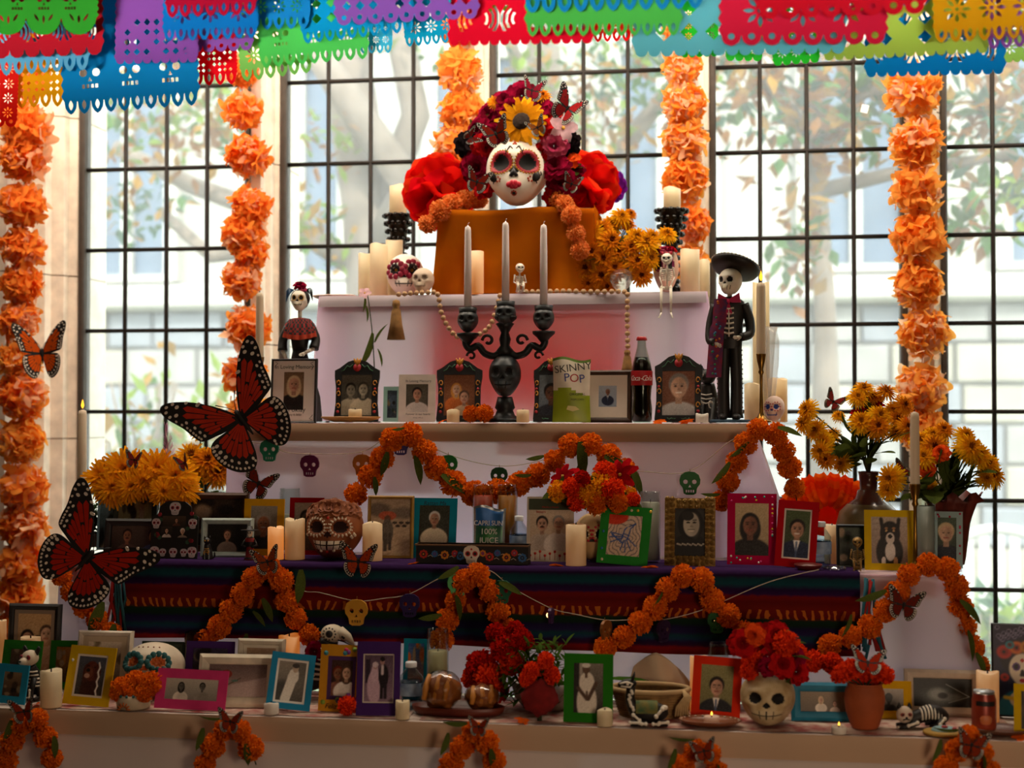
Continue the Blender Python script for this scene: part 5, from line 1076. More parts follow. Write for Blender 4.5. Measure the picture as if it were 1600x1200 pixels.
BLM = {'crimson': BL['crimson'].mesh('flower', CRIM), 'red': BL['crimson'].mesh('flower', REDR), 'black': BL['crimson'].mesh('flower', BLKR), 'orange': BL['crimson'].mesh('flower', ORGR), 'mum': BL['mum'].mesh('flower', YELM, False),
       'goldmum': BL['mum'].mesh('flower', [tm('#e8981a', .38, .2, 8), tm('#c46a10', .35, .2, 8), tm('#5e240a', .2, .3, 20)], False),
       'fullmum': blossom([(26, 1.0, .09, -10, .35, 0, .05), (24, .98, .09, 14, .35, 0, .05), (22, .9, .09, 36, .4, 1, .04), (18, .8, .09, 56, .4, 0, .03), (12, .68, .08, 75, .3, 1, .02)], 0, None, 2, 2).mesh('flower', [tm('#efa51a', .4, .15, 8), tm('#e08a12', .35, .15, 8)], False),
       'sun': blossom([(18, 1.0, .16, 4, .2, 0, .25), (16, .92, .16, 16, .2, 1, .22)], 0, (.42, .06, 2)).mesh('flower', [tm('#e8a91c', .35, .15), tm('#c98212', .3, .15), pm('#2c1a0c', .9, 0, .4, 60, .8)], False),
       'plum': blossom([(5, 1.0, .42, 20, .35, 0, .08)], 0, (.14, .06, 1)).mesh('flower', [tm('#f0c6cc', .35, .2, 3), pm('#e8b040', .7)]),
       'pink': BL['crimson'].mesh('flower', [tm('#c8506e', .3, .2, 8), tm('#a83254', .25, .2, 8), BLACK]),
       'poin': blossom([(7, 1.0, .26, 5, .3, 0, .05), (6, .75, .2, 30, .4, 1, .03)], 0, (.1, .1, 2)).mesh('flower', [tm('#b8141c', .3, .25, 6), tm('#8a0d14', .25, .2), pm('#a87a1c', .8)])}
def turn(v):  return Vector((0, 0, 1)).rotation_difference(Vector(v).normalized())
def flower(kind, parent, pos, r, face, name='flower', spin=0):
    e = link(name, BLM[kind], parent, pos); e.rotation_mode = 'QUATERNION'; e.rotation_quaternion = turn(face) @ Matrix.Rotation(spin, 3, 'Z').to_quaternion(); e.scale = (r, r, r); return e
def leaf(parent, pos, L, direction, w=1, mesh=None):
    e = link('leaf', mesh or LEAFME, parent, pos); e.rotation_mode = 'QUATERNION'; e.rotation_quaternion = Vector((1, 0, 0)).rotation_difference(Vector(direction).normalized()); e.scale = (L, L*w, L); return e
def bouquet(label, base, flowers, cat='bouquet', leaves=20, seed=0, group=None, lr=(.05, .09), neck=None, lw=2.1, spread=.09, name='flower_bouquet'):
    """flowers: (px, py, depth, radius px, kind). Stems run from the vase mouth to each head."""
    rng = random.Random(seed); o = thing(name, label, cat, base, 0, group); top = Vector(neck or (0, 0, .0))
    for f_ in flowers:
        p = P(f_[0], f_[1], f_[2])-o.location; r = f_[3]/S(f_[0], f_[2])*(1.3 if f_[4] in ('mum', 'goldmum', 'fullmum') else 1); d = (p-top).normalized()*.6+Vector((0, -1, .25))*.75
        d = d+Vector((rng.uniform(-.35, .35), rng.uniform(-.2, .2), rng.uniform(-.3, .3))); flower(f_[4], o, p, r, d, spin=rng.uniform(0, 6))
        b = MB(); m_ = (top+p)/2+Vector((rng.uniform(-.01, .01), .012, .01)); b.tube([(0, 0, .004), tuple(top*.9+p*.1), tuple(m_), tuple(p-d.normalized()*r*.15)], .0022, 5); build('stem', b, STEM, o)
    for k in range(leaves):
        f_ = rng.choice(flowers); p = P(f_[0], f_[1], f_[2])-o.location; t = rng.uniform(.1, .55); q = top+(p-top)*t+Vector((rng.uniform(-1, 1)*.03, rng.uniform(-1, .6)*.04, rng.uniform(-.01, .02)))
        leaf(o, q, rng.uniform(*lr), (p-top).normalized()+Vector((rng.uniform(-1, 1), rng.uniform(-1, .3), rng.uniform(-.5, .5))), lw)
    return o
# ================================================================ skulls
def sm(a, b, x): t = max(0, min(1, (x-a)/(b-a))); return t*t*(3-2*t)
class Skull:
    """skull of width W and height H; front is -y; materials: bone, socket, teeth, ring"""
    def __init__(s, W, H, n=56, ring=0, big=1.0, teeth=True, depth=1.15, jaw=1.0, nar=.34): s.nar = nar; s.W, s.H, s.n, s.ring, s.big, s.teeth, s.depth, s.jaw = W, H, n, ring, big, teeth, depth, jaw
    def sock(s, a, e): return min(((abs(a)-.46)/(.30*s.big))**2+((e-.02)/(.30*s.big))**2, 9)
    def nose(s, a, e): return ((a/(.2*max(.15, (.02-e-.12)/.28)))**2+((e+.29)/.16)**2) if e < -.05 else 9
    def pt(s, a, e, out=0):
        t = min(1, max(0, -e/(PI/2))); ce = math.cos(e) if e > 0 else math.sqrt(max(0, 1-t**4)); x, y, z = math.sin(a)*ce, -math.cos(a)*ce, math.sin(e) if e > 0 else -t
        lo = sm(-.12, -1, z); k = 1
        d = s.sock(a, e)
        if d < 1: k -= .16*(1-d)**.8
        dn = s.nose(a, e)
        if dn < 1: k -= .07*(1-dn)
        k += .05*math.exp(-((abs(a)-.75)/.25)**2-((e+.28)/.16)**2)*(abs(a) < 1.5)     # cheekbone
        if s.teeth: k -= .085*math.exp(-((abs(a)-1.0)/.32)**2-((e+.78)/.34)**2)          # hollow cheek
        k += .035*math.exp(-((abs(a)-.45)/.4)**2-((e-.36)/.12)**2)                     # brow
        f = .5+.5*math.cos(a)                                                         # 1 at the front
        if s.teeth: k += .05*math.exp(-((e+.79)/.22)**2)*math.exp(-(a/.55)**2)
        X_ = x*.5*(1-s.nar*lo); Y_ = y*.5*s.depth*(1-.45*lo*(1-f))-.10*lo*f; Z_ = z*.5*(1+.34*(z < 0)*s.jaw)
        k += out
        zb = .515*(1+.34*s.jaw); return Vector((X_*k*s.W, Y_*k*s.W, (Z_*k+zb)*s.H/(zb+.515)))
    def mat(s, a, e):
        d = s.sock(a, e)
        if d < .8: return 1
        if s.ring and d < s.ring: return 3
        if s.nose(a, e) < .8: return 1
        if s.teeth and -1.0 < e < -.58 and abs(a) < .66: return 1 if (abs(math.sin(a*12)) < .22 or abs(e+.79) < .025) else 2
        return 0
    def mesh(s, name, mats):
        b = MB(); n = s.n
        def am(u): t = 2*u-1; return PI*(.42*t+.58*t**3)
        def ev(v): t = 2*v-1; return PI/2*(.75*t+.25*t**3)
        b.grid(lambda u, v: s.pt(am(u), ev(v)), n, int(n*.75), lambda u, v: s.mat(am(u), ev(v))); return b.mesh(name, mats)
    def dots(s, mb, pts, r, m=0, flat=.5):
        for a, e in pts:
            c_ = s.pt(a, e, .004); mb.ball(tuple(c_), (r, r*flat, r), 7, 5, m)
    def ringdots(s, mb, n, rad, r, m=0, only=None):
        for sd in (-1, 1):
            for k in range(n): t = 2*PI*k/n; s.dots(mb, [(sd*.46+rad*s.big*math.cos(t), .02+rad*s.big*math.sin(t))], r, m)
BONE = pm('#d9cdb4', .55, 0, .18, 30); SOCK = pm('#100c0a', .8); TOOTH = pm('#e4d9bf', .5)
def base(t, px, Y, z=None): return (X(px, Y), Y, (TZ[t]+.002) if z is None else z)
# ---- resin skull on the lowest table and its red flower wreath
Y = 3.45; s = S(1198, Y); W = 84/s; o = thing('resin_skull', 'large bone coloured skull wearing red flowers on the lowest table', 'skull', base(4, 1198, Y), R(-4))
H_ = P(1198, 1050, Y).z-Z4; sk = Skull(W, H_, 88, big=1.0, nar=.2, depth=1.2); link('cranium', sk.mesh('cranium', [pm('#c9b48c', .5, 0, .25, 40, .15, '#a58a5c'), SOCK, pm('#c2ac84', .5)]), o)
def wreath(label, pts, Y, seed, group='flower wreaths and crowns', name='flower_wreath', spread=.03):
    rng = random.Random(seed); p0 = P(*pts[0][:2], Y); o = thing(name, label, 'flower wreath', p0, 0, group)
    for q in pts:
        yy = Y+(q[4] if len(q) > 4 else rng.uniform(-spread, spread)); flower(q[3], o, P(q[0], q[1], yy)-p0, q[2]/S(q[0], yy), (rng.uniform(-.6, .6), -1, rng.uniform(-.1, .7)), spin=rng.uniform(0, 6)) if q[3] not in MARI else None
        if q[3] in MARI:
            e = link('flower', MARI[q[3]][0], o, P(q[0], q[1], yy)-p0, (rng.uniform(0, 6), rng.uniform(0, 6), 0)); r = q[2]/S(q[0], yy); e.scale = (r, r, r)
    for k in range(len(pts)):
        q = rng.choice(pts); leaf(o, P(q[0], q[1], Y+.015)-p0, .05, (rng.uniform(-1, 1), -.4, rng.uniform(-1, 1)), 1.6)
    return o
wreath('red flower wreath on top of the bone coloured skull', [(1160, 1005, 22, 'red'), (1178, 1030, 20, 'r'), (1190, 1000, 26, 'red'), (1210, 1012, 22, 'poin'), (1228, 1005, 22, 'r'), (1170, 1048, 16, 'r'), (1222, 1038, 22, 'red'), (1200, 1042, 16, 'crimson'), (1236, 1025, 22, 'crimson'), (1244, 1050, 20, 'red'), (1178, 992, 18, 'orange'), (1212, 990, 20, 'red')], 3.42, 3)
garland([(1246, 1020), (1270, 1032), (1292, 1035), (1314, 1038)], 3.56, 17, 'red orange carnation garland behind the skull and blue frame', 'r', 51)
# ---- brown clay skull with moulded flowers and white slip paint
Y = 3.84; s = S(524, Y); W = 88/s; zt = Z3+.002; H_ = P(524, 783, Y).z-zt
o = thing('clay_skull', 'brown clay skull with white painted dots and moulded flower crown', 'skull', base(3, 524, Y), R(2)); sk = Skull(W, H_, 80, big=1.02, nar=.26); CLAY = pm('#8a4a22', .7, 0, .2, 20); SLIP = pm('#dccbb0', .7)
link('cranium', sk.mesh('cranium', [CLAY, pm('#2c130a', .9), SLIP]), o); b = MB(); sk.ringdots(b, 18, .36, W*.022); sk.ringdots(b, 18, .43, W*.014)
sk.dots(b, [(0, .62), (-.06, .68), (.06, .68), (-.2, .62), (.2, .62), (-.28, .58), (.28, .58), (.95, -.3), (1.05, -.4), (.85, -.4), (.95, -.5), (-.95, -.35), (-.3, -1.05), (.3, -1.05)], W*.03); build('slip_dots', b, SLIP, o)
b = MB(); sk.dots(b, [(0, .42), (0, -1.1)], W*.03); build('painted_red', b, pm('#c02a14', .6), o)
rng = random.Random(4)
BLM['clay'] = BL['crimson'].mesh('flower', [CLAY, pm('#74391a', .7), CLAY])
for k in range(9):
    a = -1.25+2.5*k/8; c_ = sk.pt(a, .62+.22*math.cos(a)); flower('clay', o, c_, W*(.17 if k not in (3, 4, 5) else .22), c_-Vector((0, .03, H_*.5)), 'moulded_flower', rng.uniform(0, 6))
# ---- flower eyed skull mug on the top table
def petals(b, sk, c_, r, m, rr, n=9):
    for k in range(n):
        t = 2*PI*k/n; p = sk.pt(c_[0]+rr*math.cos(t), c_[1]+rr*math.sin(t), .01); b.ball(tuple(p), (r, r*.35, r), 7, 5, m)
Y = 4.495; s = S(633, Y); W = 58/s; H_ = P(633, 397, Y).z-Z1
o = thing('skull_mug', 'white ceramic skull mug with crimson flower eyes', 'mug', base(1, 633, Y), R(8)); sk = Skull(W, H_, 56, teeth=True, jaw=.6); CER = pm('#e6ddd0', .35, 0, .06)
link('mug_body', sk.mesh('mug_body', [CER, pm('#1b1413', .5), pm('#e4dacb', .4)]), o)
b = MB()
for sd in (-1, 1): petals(b, sk, (sd*.5, .1), W*.085, 0, .44, 9); petals(b, sk, (sd*.5, .1), W*.05, 1, .24, 9); sk.dots(b, [(sd*.5, .1)], W*.05, 2)
build('flower_eyes', b, [pm('#9c1c3c', .5), pm('#2a1a1c', .5), pm('#c8952c', .5)], o)
# ---- small bone skull, glass skull, pink sugar skull
def small_skull(t, px, y0, wpx, Y, label, mats, rz=0, n=44, name='small_skull', cat='skull', **k):
    s = S(px, Y); H_ = P(px, y0, Y).z-TZ[t]-.002; o = thing(name, label, cat, base(t, px, Y), R(rz)); sk = Skull(wpx/s, H_, n, **k); link('cranium', sk.mesh('cranium', mats), o); return o, sk, wpx/s, H_
small_skull(1, 661, 418, 34, 4.388, 'small matte bone skull before the flower eyed mug', [pm('#cbb6a0', .7), pm('#8f7a68', .8), pm('#c2ad97', .7)], -6)
small_skull(1, 971, 419, 35, 4.39, 'clear glass skull before the yellow mums', [glassy('#e8e4dc', .75, .1, .25), glassy('#b0aaa0', .7, .2, .3), glassy('#e8e4dc', .75, .1, .2)], -8)
o, sk, W, H_ = small_skull(2, 1210, 618, 32, 4.15, 'pale pink sugar skull with blue eyes at the cloth end', [pm('#e0c4b4', .7), pm('#23449a', .5), pm('#d8b8a8', .7)], -15)
b = MB(); sk.ringdots(b, 10, .42, W*.035); build('icing_dots', b, pm('#c2405a', .6), o)
# ---- red lipped skull vase with roses on the top table
Y = 4.48; W = 40/S(1041, Y); H_ = P(1041, 385, Y).z-Z1
o = thing('skull_vase', 'painted skull vase with rose wreath behind the dangling skeleton', 'vase', base(1, 1041, Y), R(-5)); sk = Skull(W, H_, 48, ring=1.9, teeth=False); link('vase_body', sk.mesh('vase_body', [pm('#dcb9a2', .5), SOCK, TOOTH, pm('#7a1f4a', .5)]), o)
b = MB(); sk.dots(b, [(-.08, -.62), (.08, -.62), (0, -.66)], W*.06); build('lips', b, pm('#b01c30', .4), o)
b = MB()
for sd in (-1, 1): b.tube([tuple(sk.pt(sd*a, .38+.06*math.sin(a*4), .02)) for a in (.1, .3, .5, .7)], W*.025, 5)
build('brows', b, pm('#1f4a4a', .6), o)
for k, (a, kd) in enumerate(((-.6, 'crimson'), (-.1, 'pink'), (.4, 'crimson'), (.8, 'red'))): c_ = sk.pt(a, .85, .05); flower(kd, o, c_, W*.24, c_-Vector((0, 0, H_*.5)), 'rose')
# ---- the flower crowned mask on the box
YB = 4.42
bz = P(805, 322, YB).z; x0, x1 = X(683, YB), X(928, YB)
o = thing('cloth_covered_box', 'box draped in orange cloth in the middle of the top table', 'box', ((x0+x1)/2, YB, Z1+.002)); hw = (x1-x0)/2; hz = bz-Z1-.004
b = MB(); b.box(-hw+.012, hw-.012, .015, .30, 0, hz-.006); build('carton', b, pm('#8a6a48', .9), o, False)
OC = tm('#d87812', .35, .25, 7, '#a8520c', '#ff9a20', .7)
b = MB()
def dr(u, v):
    x = -hw+2*hw*u; k = max(0, min(1, (v-.3)/.7))
    y = .012+.29*(1-min(1, v/.3)) if v < .3 else .004-.012*k*(1+math.sin(x*26+k*3))-.01*k*math.sin(x*50)
    fl2 = 1+.07*k**2; return (x*fl2, y, hz-(hz-.002)*k+.004*math.sin(x*18)*(1-k))
b.grid(dr, 60, 22)
for sd in (-1, 1): b.grid(lambda u, v: (sd*(hw+.001+.02*v*math.sin(u*6)**2+.07*hw*v*v*(u < .5)), .004+.3*u, hz-(hz-.003)*v), 8, 10)
build('orange_cloth', b, OC, o)
Y = 4.475; s = S(808, Y); W = 98/s; H_ = 111/s
o = thing('face_mask', 'white painted skull face mask with black eyes and red lips', 'mask', (X(808, Y), Y, bz+.004), R(4), rot=(R(-3), 0, R(2))); sk = Skull(W, H_, 84, ring=1.7, big=1.1, teeth=False, depth=1.0, jaw=.36, nar=.38)
link('face', sk.mesh('face', [pm('#e6dccb', .5, 0, .05), SOCK, TOOTH, pm('#a31524', .5)]), o)
b = MB(); sk.ringdots(b, 26, .39, W*.016); build('gold_beads', b, pm('#c09028', .4, .4), o)
b = MB(); sk.dots(b, [(-.1, -.90), (.1, -.90), (0, -.92), (-.06, -.85), (.06, -.85), (-.2, -.91), (.2, -.91), (-.07, -.98), (.07, -.98)], W*.05); build('lips', b, pm('#b3122c', .35), o)
b = MB(); sk.dots(b, [(0, -1.25)], W*.03, 0); sk.dots(b, [(.14*math.cos(t*PI/4), -1.25+.08*math.sin(t*PI/4)) for t in range(8)], W*.016, 1)
for sd in (-1, 1):
    sk.dots(b, [(sd*.62+.11*math.cos(t*2*PI/6), -.62+.1*math.sin(t*2*PI/6)) for t in range(6)], W*.02, 1)
    for k in (0, 1): b.tube([tuple(sk.pt(sd*(.06+.22*t+.05*k), .50+.26*math.sin(t*4+k*2)*t+.08*k, .012)) for t in (0, .2, .4, .6, .8, 1)], W*.008, 5, 0)
    b.tube([tuple(sk.pt(sd*(.9+.08*math.sin(t*7)), -.25-.5*t, .012)) for t in (0, .25, .5, .75, 1)], W*.009, 5, 0)
sk.dots(b, [(0, .78), (-.05, .7), (.05, .7)], W*.022, 1); sk.dots(b, [(-.75, -.5), (.75, -.5)], W*.085, 0); sk.dots(b, [(-.78, -.5), (.78, -.5)], W*.05, 1); b.prism([(W*.0, 0), (-W*.075, -W*.13), (-W*.03, -W*.155), (0, -W*.12), (W*.03, -W*.155), (W*.075, -W*.13)], sk.pt(0, -.28).y-W*.06, sk.pt(0, -.28).y+W*.02, 0, None); b.v[-12:] = [(v[0], v[1], v[2]+sk.pt(0, -.18).z) for v in b.v[-12:]]; build('painted_motifs', b, [BLACK, pm('#b0401c', .5)], o)
wreath('dense crown of crimson roses with a sunflower on the mask', [(815, 190, 34, 'sun', -.07), (880, 200, 22, 'plum', -.05), (765, 180, 24, 'crimson'), (788, 160, 24, 'crimson'), (815, 150, 24, 'crimson', -.02), (842, 165, 22, 'crimson'), (862, 178, 18, 'red'), (850, 200, 20, 'red', -.04), (748, 205, 24, 'crimson'), (735, 228, 24, 'black'), (758, 230, 22, 'red', -.03), (745, 262, 26, 'crimson', -.03), (772, 210, 18, 'crimson', -.05), (758, 290, 22, 'red', -.03), (886, 225, 22, 'black', -.02), (866, 228, 22, 'pink', -.05), (884, 248, 22, 'orange', -.02), (868, 262, 24, 'crimson', -.05), (880, 288, 24, 'crimson', -.04), (866, 308, 18, 'red', -.03), (845, 238, 15, 'red', -.05), (775, 160, 14, 'goldmum', -.03), (848, 150, 14, 'goldmum', -.02), (800, 168, 16, 'crimson', -.05), (898, 265, 16, 'crimson'), (738, 248, 18, 'red')], 4.50, 9)
for x, y, w_, ro, yw, rd in ((831, 142, 42, 10, 30, '#a31f34'), (887, 170, 62, 40, -20, '#c02a2c'), (775, 210, 52, -20, 10, '#8a2418'), (745, 285, 44, 15, 20, '#8a2418'), (840, 200, 34, -25, 0, '#a8602c'), (893, 288, 34, 20, 0, '#8a2420'), (735, 215, 30, 60, 30, '#7a1f18')):
    butterfly(x, y, 4.37, w_, {831: 'crimson monarch at the peak of the flower crown', 887: 'bright red monarch on the plumeria side of the crown', 775: 'dark monarch on the crown above the mask brow', 745: 'dark monarch on the crown below the black rose', 840: 'brown monarch beside the sunflower of the crown', 893: 'small dark monarch low on the crown near the red tissue', 735: 'folded monarch on the black rose of the crown'}[x], ro, 20, 0, rd, None, yw)
def tissue(label, px, py, rpx, Y, cols, seed, flat=.7, n=18, name='tissue_flower'):
    rng = random.Random(seed); r = rpx/S(px, Y); o = thing(name, label, 'tissue flower', P(px, py, Y)); 
    for k in range(n):
        z = 1-1.35*(k+.5)/n; a = k*2.4; d = Vector((math.sqrt(max(0, 1-z*z))*math.cos(a), -abs(z)*.6-.15, math.sqrt(max(0, 1-z*z))*math.sin(a)))
        b = MB(); p1 = rng.uniform(0, 6)
        b.grid(lambda u, v: ((v-.5)*1.3*r*math.sin(.3+u*1.9), (-.22*math.sin(u*2.4)+.1*math.sin(v*9+p1)*u)*r, u*r*(1-.25*abs(v-.5)**1.5*2+.05*math.sin(v*12+p1))), 6, 9)
        e = build('tissue_petal', b, cols[k % len(cols)], o); e.rotation_mode = 'QUATERNION'; e.rotation_quaternion = Vector((0, 0, 1)).rotation_difference(d.normalized())
    return o
RT = [tm('#ee1c14', .6, .1, 3), tm('#d8101c', .6, .1, 3), tm('#f5401c', .6, .1, 3)]
tissue('big red tissue paper flower beside the mask above the peach garland', 690, 300, 62, 4.62, RT, 1); tissue('big red tissue paper flower between the crown and yellow mums', 918, 290, 56, 4.64, RT, 2)
tissue('purple tissue paper flower peeping behind the red tissue flower', 952, 292, 30, 4.72, [tm('#8f2aa8', .6), tm('#7a1f94', .6)], 3)
ORT = [tm('#f5480c', .5, .1, 3), tm('#ee5a10', .5, .1, 3), tm('#e83c08', .5, .1, 3)]
# layered orange paper flower (rows of rounded petals) behind the tall vase
Y = 4.17; o = thing('paper_flower', 'big orange paper flower of layered round petals behind the vase', 'paper flower', P(1292, 800, Y)); r = 56/S(1292, Y)
for row in range(6):
    n = 13-row
    for k in range(n):
        a = PI*(-.12+1.24*(k+.5*(row % 2))/n); rr = r*(1.05-.16*row); b = MB()
        b.grid(lambda u, v: ((v-.5)*.42*r*math.sin(.35+u*2.2), -.10*r*math.sin(u*2.6)+.05*r*(v-.5)**2*8, u*.5*r), 4, 5)
        build('petal', b, ORT[(k+row) % 3], o, True, (rr*.75*math.cos(a)*1.15, -.035*row*r*2, rr*.62*math.sin(a)), (R(25), -(a-PI/2), 0))
b = MB(); b.ball((0, .02, 0), (r*.75, .02, r*.7), 14, 9); build('paper_core', b, ORT[2], o)
b = MB(); b.tube([(0, .015, -.01), (0, .02, Z3+.003-o.location.z)], .004, 6); build('wire_stem', b, STEM, o)
# ================================================================ bouquets
b_ = base(1, 950, 4.50)
bouquet('gold and yellow mum bunch spilling beside the orange cloth box', (b_[0], 4.50, b_[2]), [(970, 340, 4.5, 15, 'mum'), (955, 352, 4.5, 16, 'mum'), (940, 360, 4.47, 17, 'goldmum'), (982, 352, 4.52, 12, 'goldmum'), (928, 365, 4.45, 15, 'mum'), (955, 378, 4.43, 19, 'goldmum'), (995, 372, 4.45, 16, 'mum'), (1010, 380, 4.44, 18, 'mum'), (1018, 372, 4.46, 15, 'mum'), (1042, 366, 4.56, 14, 'mum'), (985, 388, 4.43, 15, 'goldmum'), (965, 395, 4.42, 15, 'goldmum'), (925, 395, 4.42, 18, 'goldmum'), (945, 405, 4.41, 18, 'goldmum'), (915, 420, 4.42, 17, 'goldmum'), (940, 430, 4.40, 18, 'goldmum'), (960, 420, 4.40, 17, 'goldmum'), (922, 442, 4.41, 14, 'goldmum'), (950, 446, 4.40, 14, 'goldmum'), (995, 410, 4.42, 17, 'goldmum'), (1002, 430, 4.41, 15, 'goldmum'), (1015, 405, 4.43, 16, 'mum'), (985, 335, 4.55, 9, 'goldmum')], leaves=26, seed=2, neck=(0, 0, .06))
def vase(t, px, Y, prof, label, mats, s_=1, cat='vase', name='vase', z=None, rz=0):
    o = thing(name, label, cat, base(t, px, Y, z), R(rz)); b = MB(); b.lathe(prof, 32, mats[1] if len(mats) > 2 else 0); build('vase_body', b, mats[0], o); return o
# left end of the blanket table: yellow mums in a planter box and a second bunch behind
MU = [(165, 748, 4.0, 30, 'fullmum'), (195, 735, 3.98, 30, 'fullmum'), (178, 762, 3.95, 26, 'fullmum'), (225, 752, 3.94, 24, 'fullmum'), (245, 735, 3.97, 30, 'fullmum'), (275, 745, 3.95, 28, 'fullmum'), (205, 760, 3.93, 22, 'fullmum'), (288, 765, 3.96, 22, 'fullmum'), (255, 768, 3.90, 19, 'fullmum'), (222, 732, 4.0, 24, 'fullmum')]
q_ = base(3, 220, 3.955, .0); zpl = P(220, 790, 3.97).z
o = thing('planter', 'small dark planter holding the yellow mums at the table end', 'planter', base(3, 215, 4.10)); b = MB(); hh = zpl-Z3; b.lathe([(.05, 0), (.062, hh*.8), (.066, hh*.82), (.066, hh), (.058, hh), (.055, hh*.85), (0, hh*.85)], 20); build('pot', b, pm('#3a2a1c', .7), o)
bouquet('full bunch of orange yellow mums over the dark framed photos', (o.location.x, 4.10, zpl), MU, leaves=14, seed=5, neck=(0, 0, .02))
zt = P(320, 775, 4.24).z
o = thing('glass_vase', 'clear vase of yellow mums behind the large brown frame', 'vase', (X(318, 4.24), 4.24, 0)); b = MB(); h = zt; b.lathe([(.05, 0), (.05, .01), (.006, .03), (.006, h-.16), (.04, h-.15), (.055, h-.08), (.05, h), (.046, h-.002), (.05, h-.08), (.03, h-.14), (0, h-.142)], 20); build('vase_body', b, glassy('#e6efe2', .8), o)
bouquet('loose yellow mums in clear vase before the first window', (X(318, 4.24), 4.24, zt-.13), [(300, 715, 4.22, 24, 'mum'), (325, 722, 4.2, 22, 'goldmum'), (345, 712, 4.24, 22, 'mum'), (310, 735, 4.2, 18, 'mum'), (340, 740, 4.2, 20, 'goldmum'), (312, 672, 4.26, 14, 'mum'), (350, 728, 4.22, 16, 'goldmum')], leaves=10, seed=6, neck=(0, 0, .13))
# tall necked vase and its mums
Y = 4.0; s = S(1362, Y); zb = Z3+.003; hv = P(1362, 736, Y).z-zb
o = thing('long_necked_vase', 'brown long necked vase with round cream shouldered body', 'vase', base(3, 1357, Y)); b = MB()
pr = [(.03, 0), (.06, .02), (.086, .07), (.089, .10), (.08, .135), (.058, .158), (.038, .172), (.030, .195), (.024, hv*.8), (.026, hv*.95), (.030, hv), (.026, hv), (.02, hv*.9), (0, hv*.88)]
b.lathe(pr, 36, lambda j: 1 if 1 <= j < 5 else 0); build('vase_body', b, [pm('#5a2a1e', .25, 0, .3, 12, 0, '#3a1f24', .4), pm('#a08a5c', .35, 0, .35, 9, 0, '#5c4a2c', .3)], o)
M1 = [(1262, 640, 4.0, 15, 'mum'), (1256, 662, 4.0, 14, 'mum'), (1275, 672, 4.0, 15, 'mum'), (1288, 690, 3.98, 13, 'mum'), (1284, 705, 3.97, 16, 'mum'), (1292, 718, 3.96, 13, 'goldmum'), (1300, 680, 4.02, 12, 'mum'), (1316, 724, 3.96, 14, 'mum'), (1350, 608, 4.05, 15, 'mum'), (1340, 622, 4.02, 14, 'mum'), (1384, 612, 4.05, 15, 'goldmum'), (1366, 622, 4.06, 13, 'goldmum'), (1346, 660, 3.97, 17, 'mum'), (1372, 668, 3.96, 17, 'goldmum'), (1374, 650, 3.99, 16, 'mum'), (1400, 655, 4.03, 14, 'goldmum'), (1412, 634, 4.06, 15, 'goldmum'), (1395, 640, 4.08, 13, 'mum'), (1400, 675, 4.02, 12, 'mum'), (1416, 668, 4.0, 15, 'goldmum'), (1362, 632, 4.05, 20, 'poin'), (1340, 646, 4.02, 16, 'poin'), (1310, 650, 4.02, 9, 'mum')]
bouquet('spreading golden mums with red petals in the long necked vase', (o.location.x, Y, zb+hv-.02), M1, leaves=46, seed=8, neck=(0, 0, .05), lr=(.04, .075))
Y = 3.955; zw = Z3+.002; s = S(1490, Y)
o = thing('wrapped_pot', 'brown crinkled paper wrapped pot at the end of the blanket table', 'pot', base(3, 1488, Y)); hw_ = P(1490, 775, Y).z-zw; b = MB(); rng = random.Random(3)
b.lathe([(.03, 0), (.034, .02), (.045, hw_*.6), (.055, hw_*.9), (.075, hw_), (.05, hw_*.93), (.03, hw_*.7), (0, hw_*.68)], 40, 0, lambda a, j: ((.010*math.sin(a*9)+.006*math.sin(a*17+2))*(j in (3, 4, 5)), .014*math.sin(a*7+1)*(j == 4))); build('paper_wrap', b, pm('#7a2a18', .6, 0, .35, 14, .4, '#3f140c'), o)
M2 = [(1440, 690, 3.92, 16, 'mum'), (1460, 700, 3.88, 19, 'goldmum'), (1445, 715, 3.86, 16, 'mum'), (1475, 672, 3.96, 13, 'goldmum'), (1458, 680, 3.96, 13, 'mum'), (1508, 682, 3.94, 15, 'mum'), (1515, 700, 3.9, 20, 'mum'), (1530, 712, 3.92, 17, 'mum'), (1545, 725, 3.94, 15, 'mum'), (1552, 742, 3.94, 18, 'mum'), (1540, 748, 3.9, 13, 'mum'), (1470, 708, 3.85, 15, 'orange'), (1448, 732, 3.86, 14, 'orange'), (1392, 748, 3.86, 19, 'mum'), (1388, 765, 3.86, 14, 'mum'), (1450, 755, 3.92, 12, 'mum')]
bouquet('golden mums and orange blossoms with broad leaves in brown wrapping', (o.location.x, Y, zw+hw_*.72), M2, leaves=44, seed=10, neck=(0, 0, .04), lr=(.06, .11), lw=1.8)
# planted skull with red flower crown below the second garland arch
o, sk, W, H_ = small_skull(3, 928, 800, 62, 3.885, 'sand coloured skull planter with red ringed eyes under flowers', [pm('#a8895c', .7), pm('#141010', .6), pm('#a08258', .7)], 0, 52, 'skull_planter', 'planter', teeth=False)
b = MB(); sk.ringdots(b, 14, .44, W*.035, 0); sk.ringdots(b, 10, .30, W*.02, 1); build('painted_rings', b, [pm('#a3202c', .6), pm('#d8cbb0', .6)], o)
wreath('red lily and orange carnation crown on the sand coloured skull planter', [(872, 768, 18, 'y'), (895, 762, 18, 'r'), (915, 775, 20, 'y'), (938, 762, 26, 'y'), (958, 765, 20, 'r'), (980, 775, 18, 'y'), (900, 785, 16, 'r'), (932, 785, 22, 'o'), (965, 785, 18, 'o'), (880, 745, 26, 'poin', .03), (970, 742, 28, 'poin', .03), (945, 738, 20, 'r', .02), (990, 780, 12, 'r'), (910, 748, 14, 'd')], 3.82, 12)
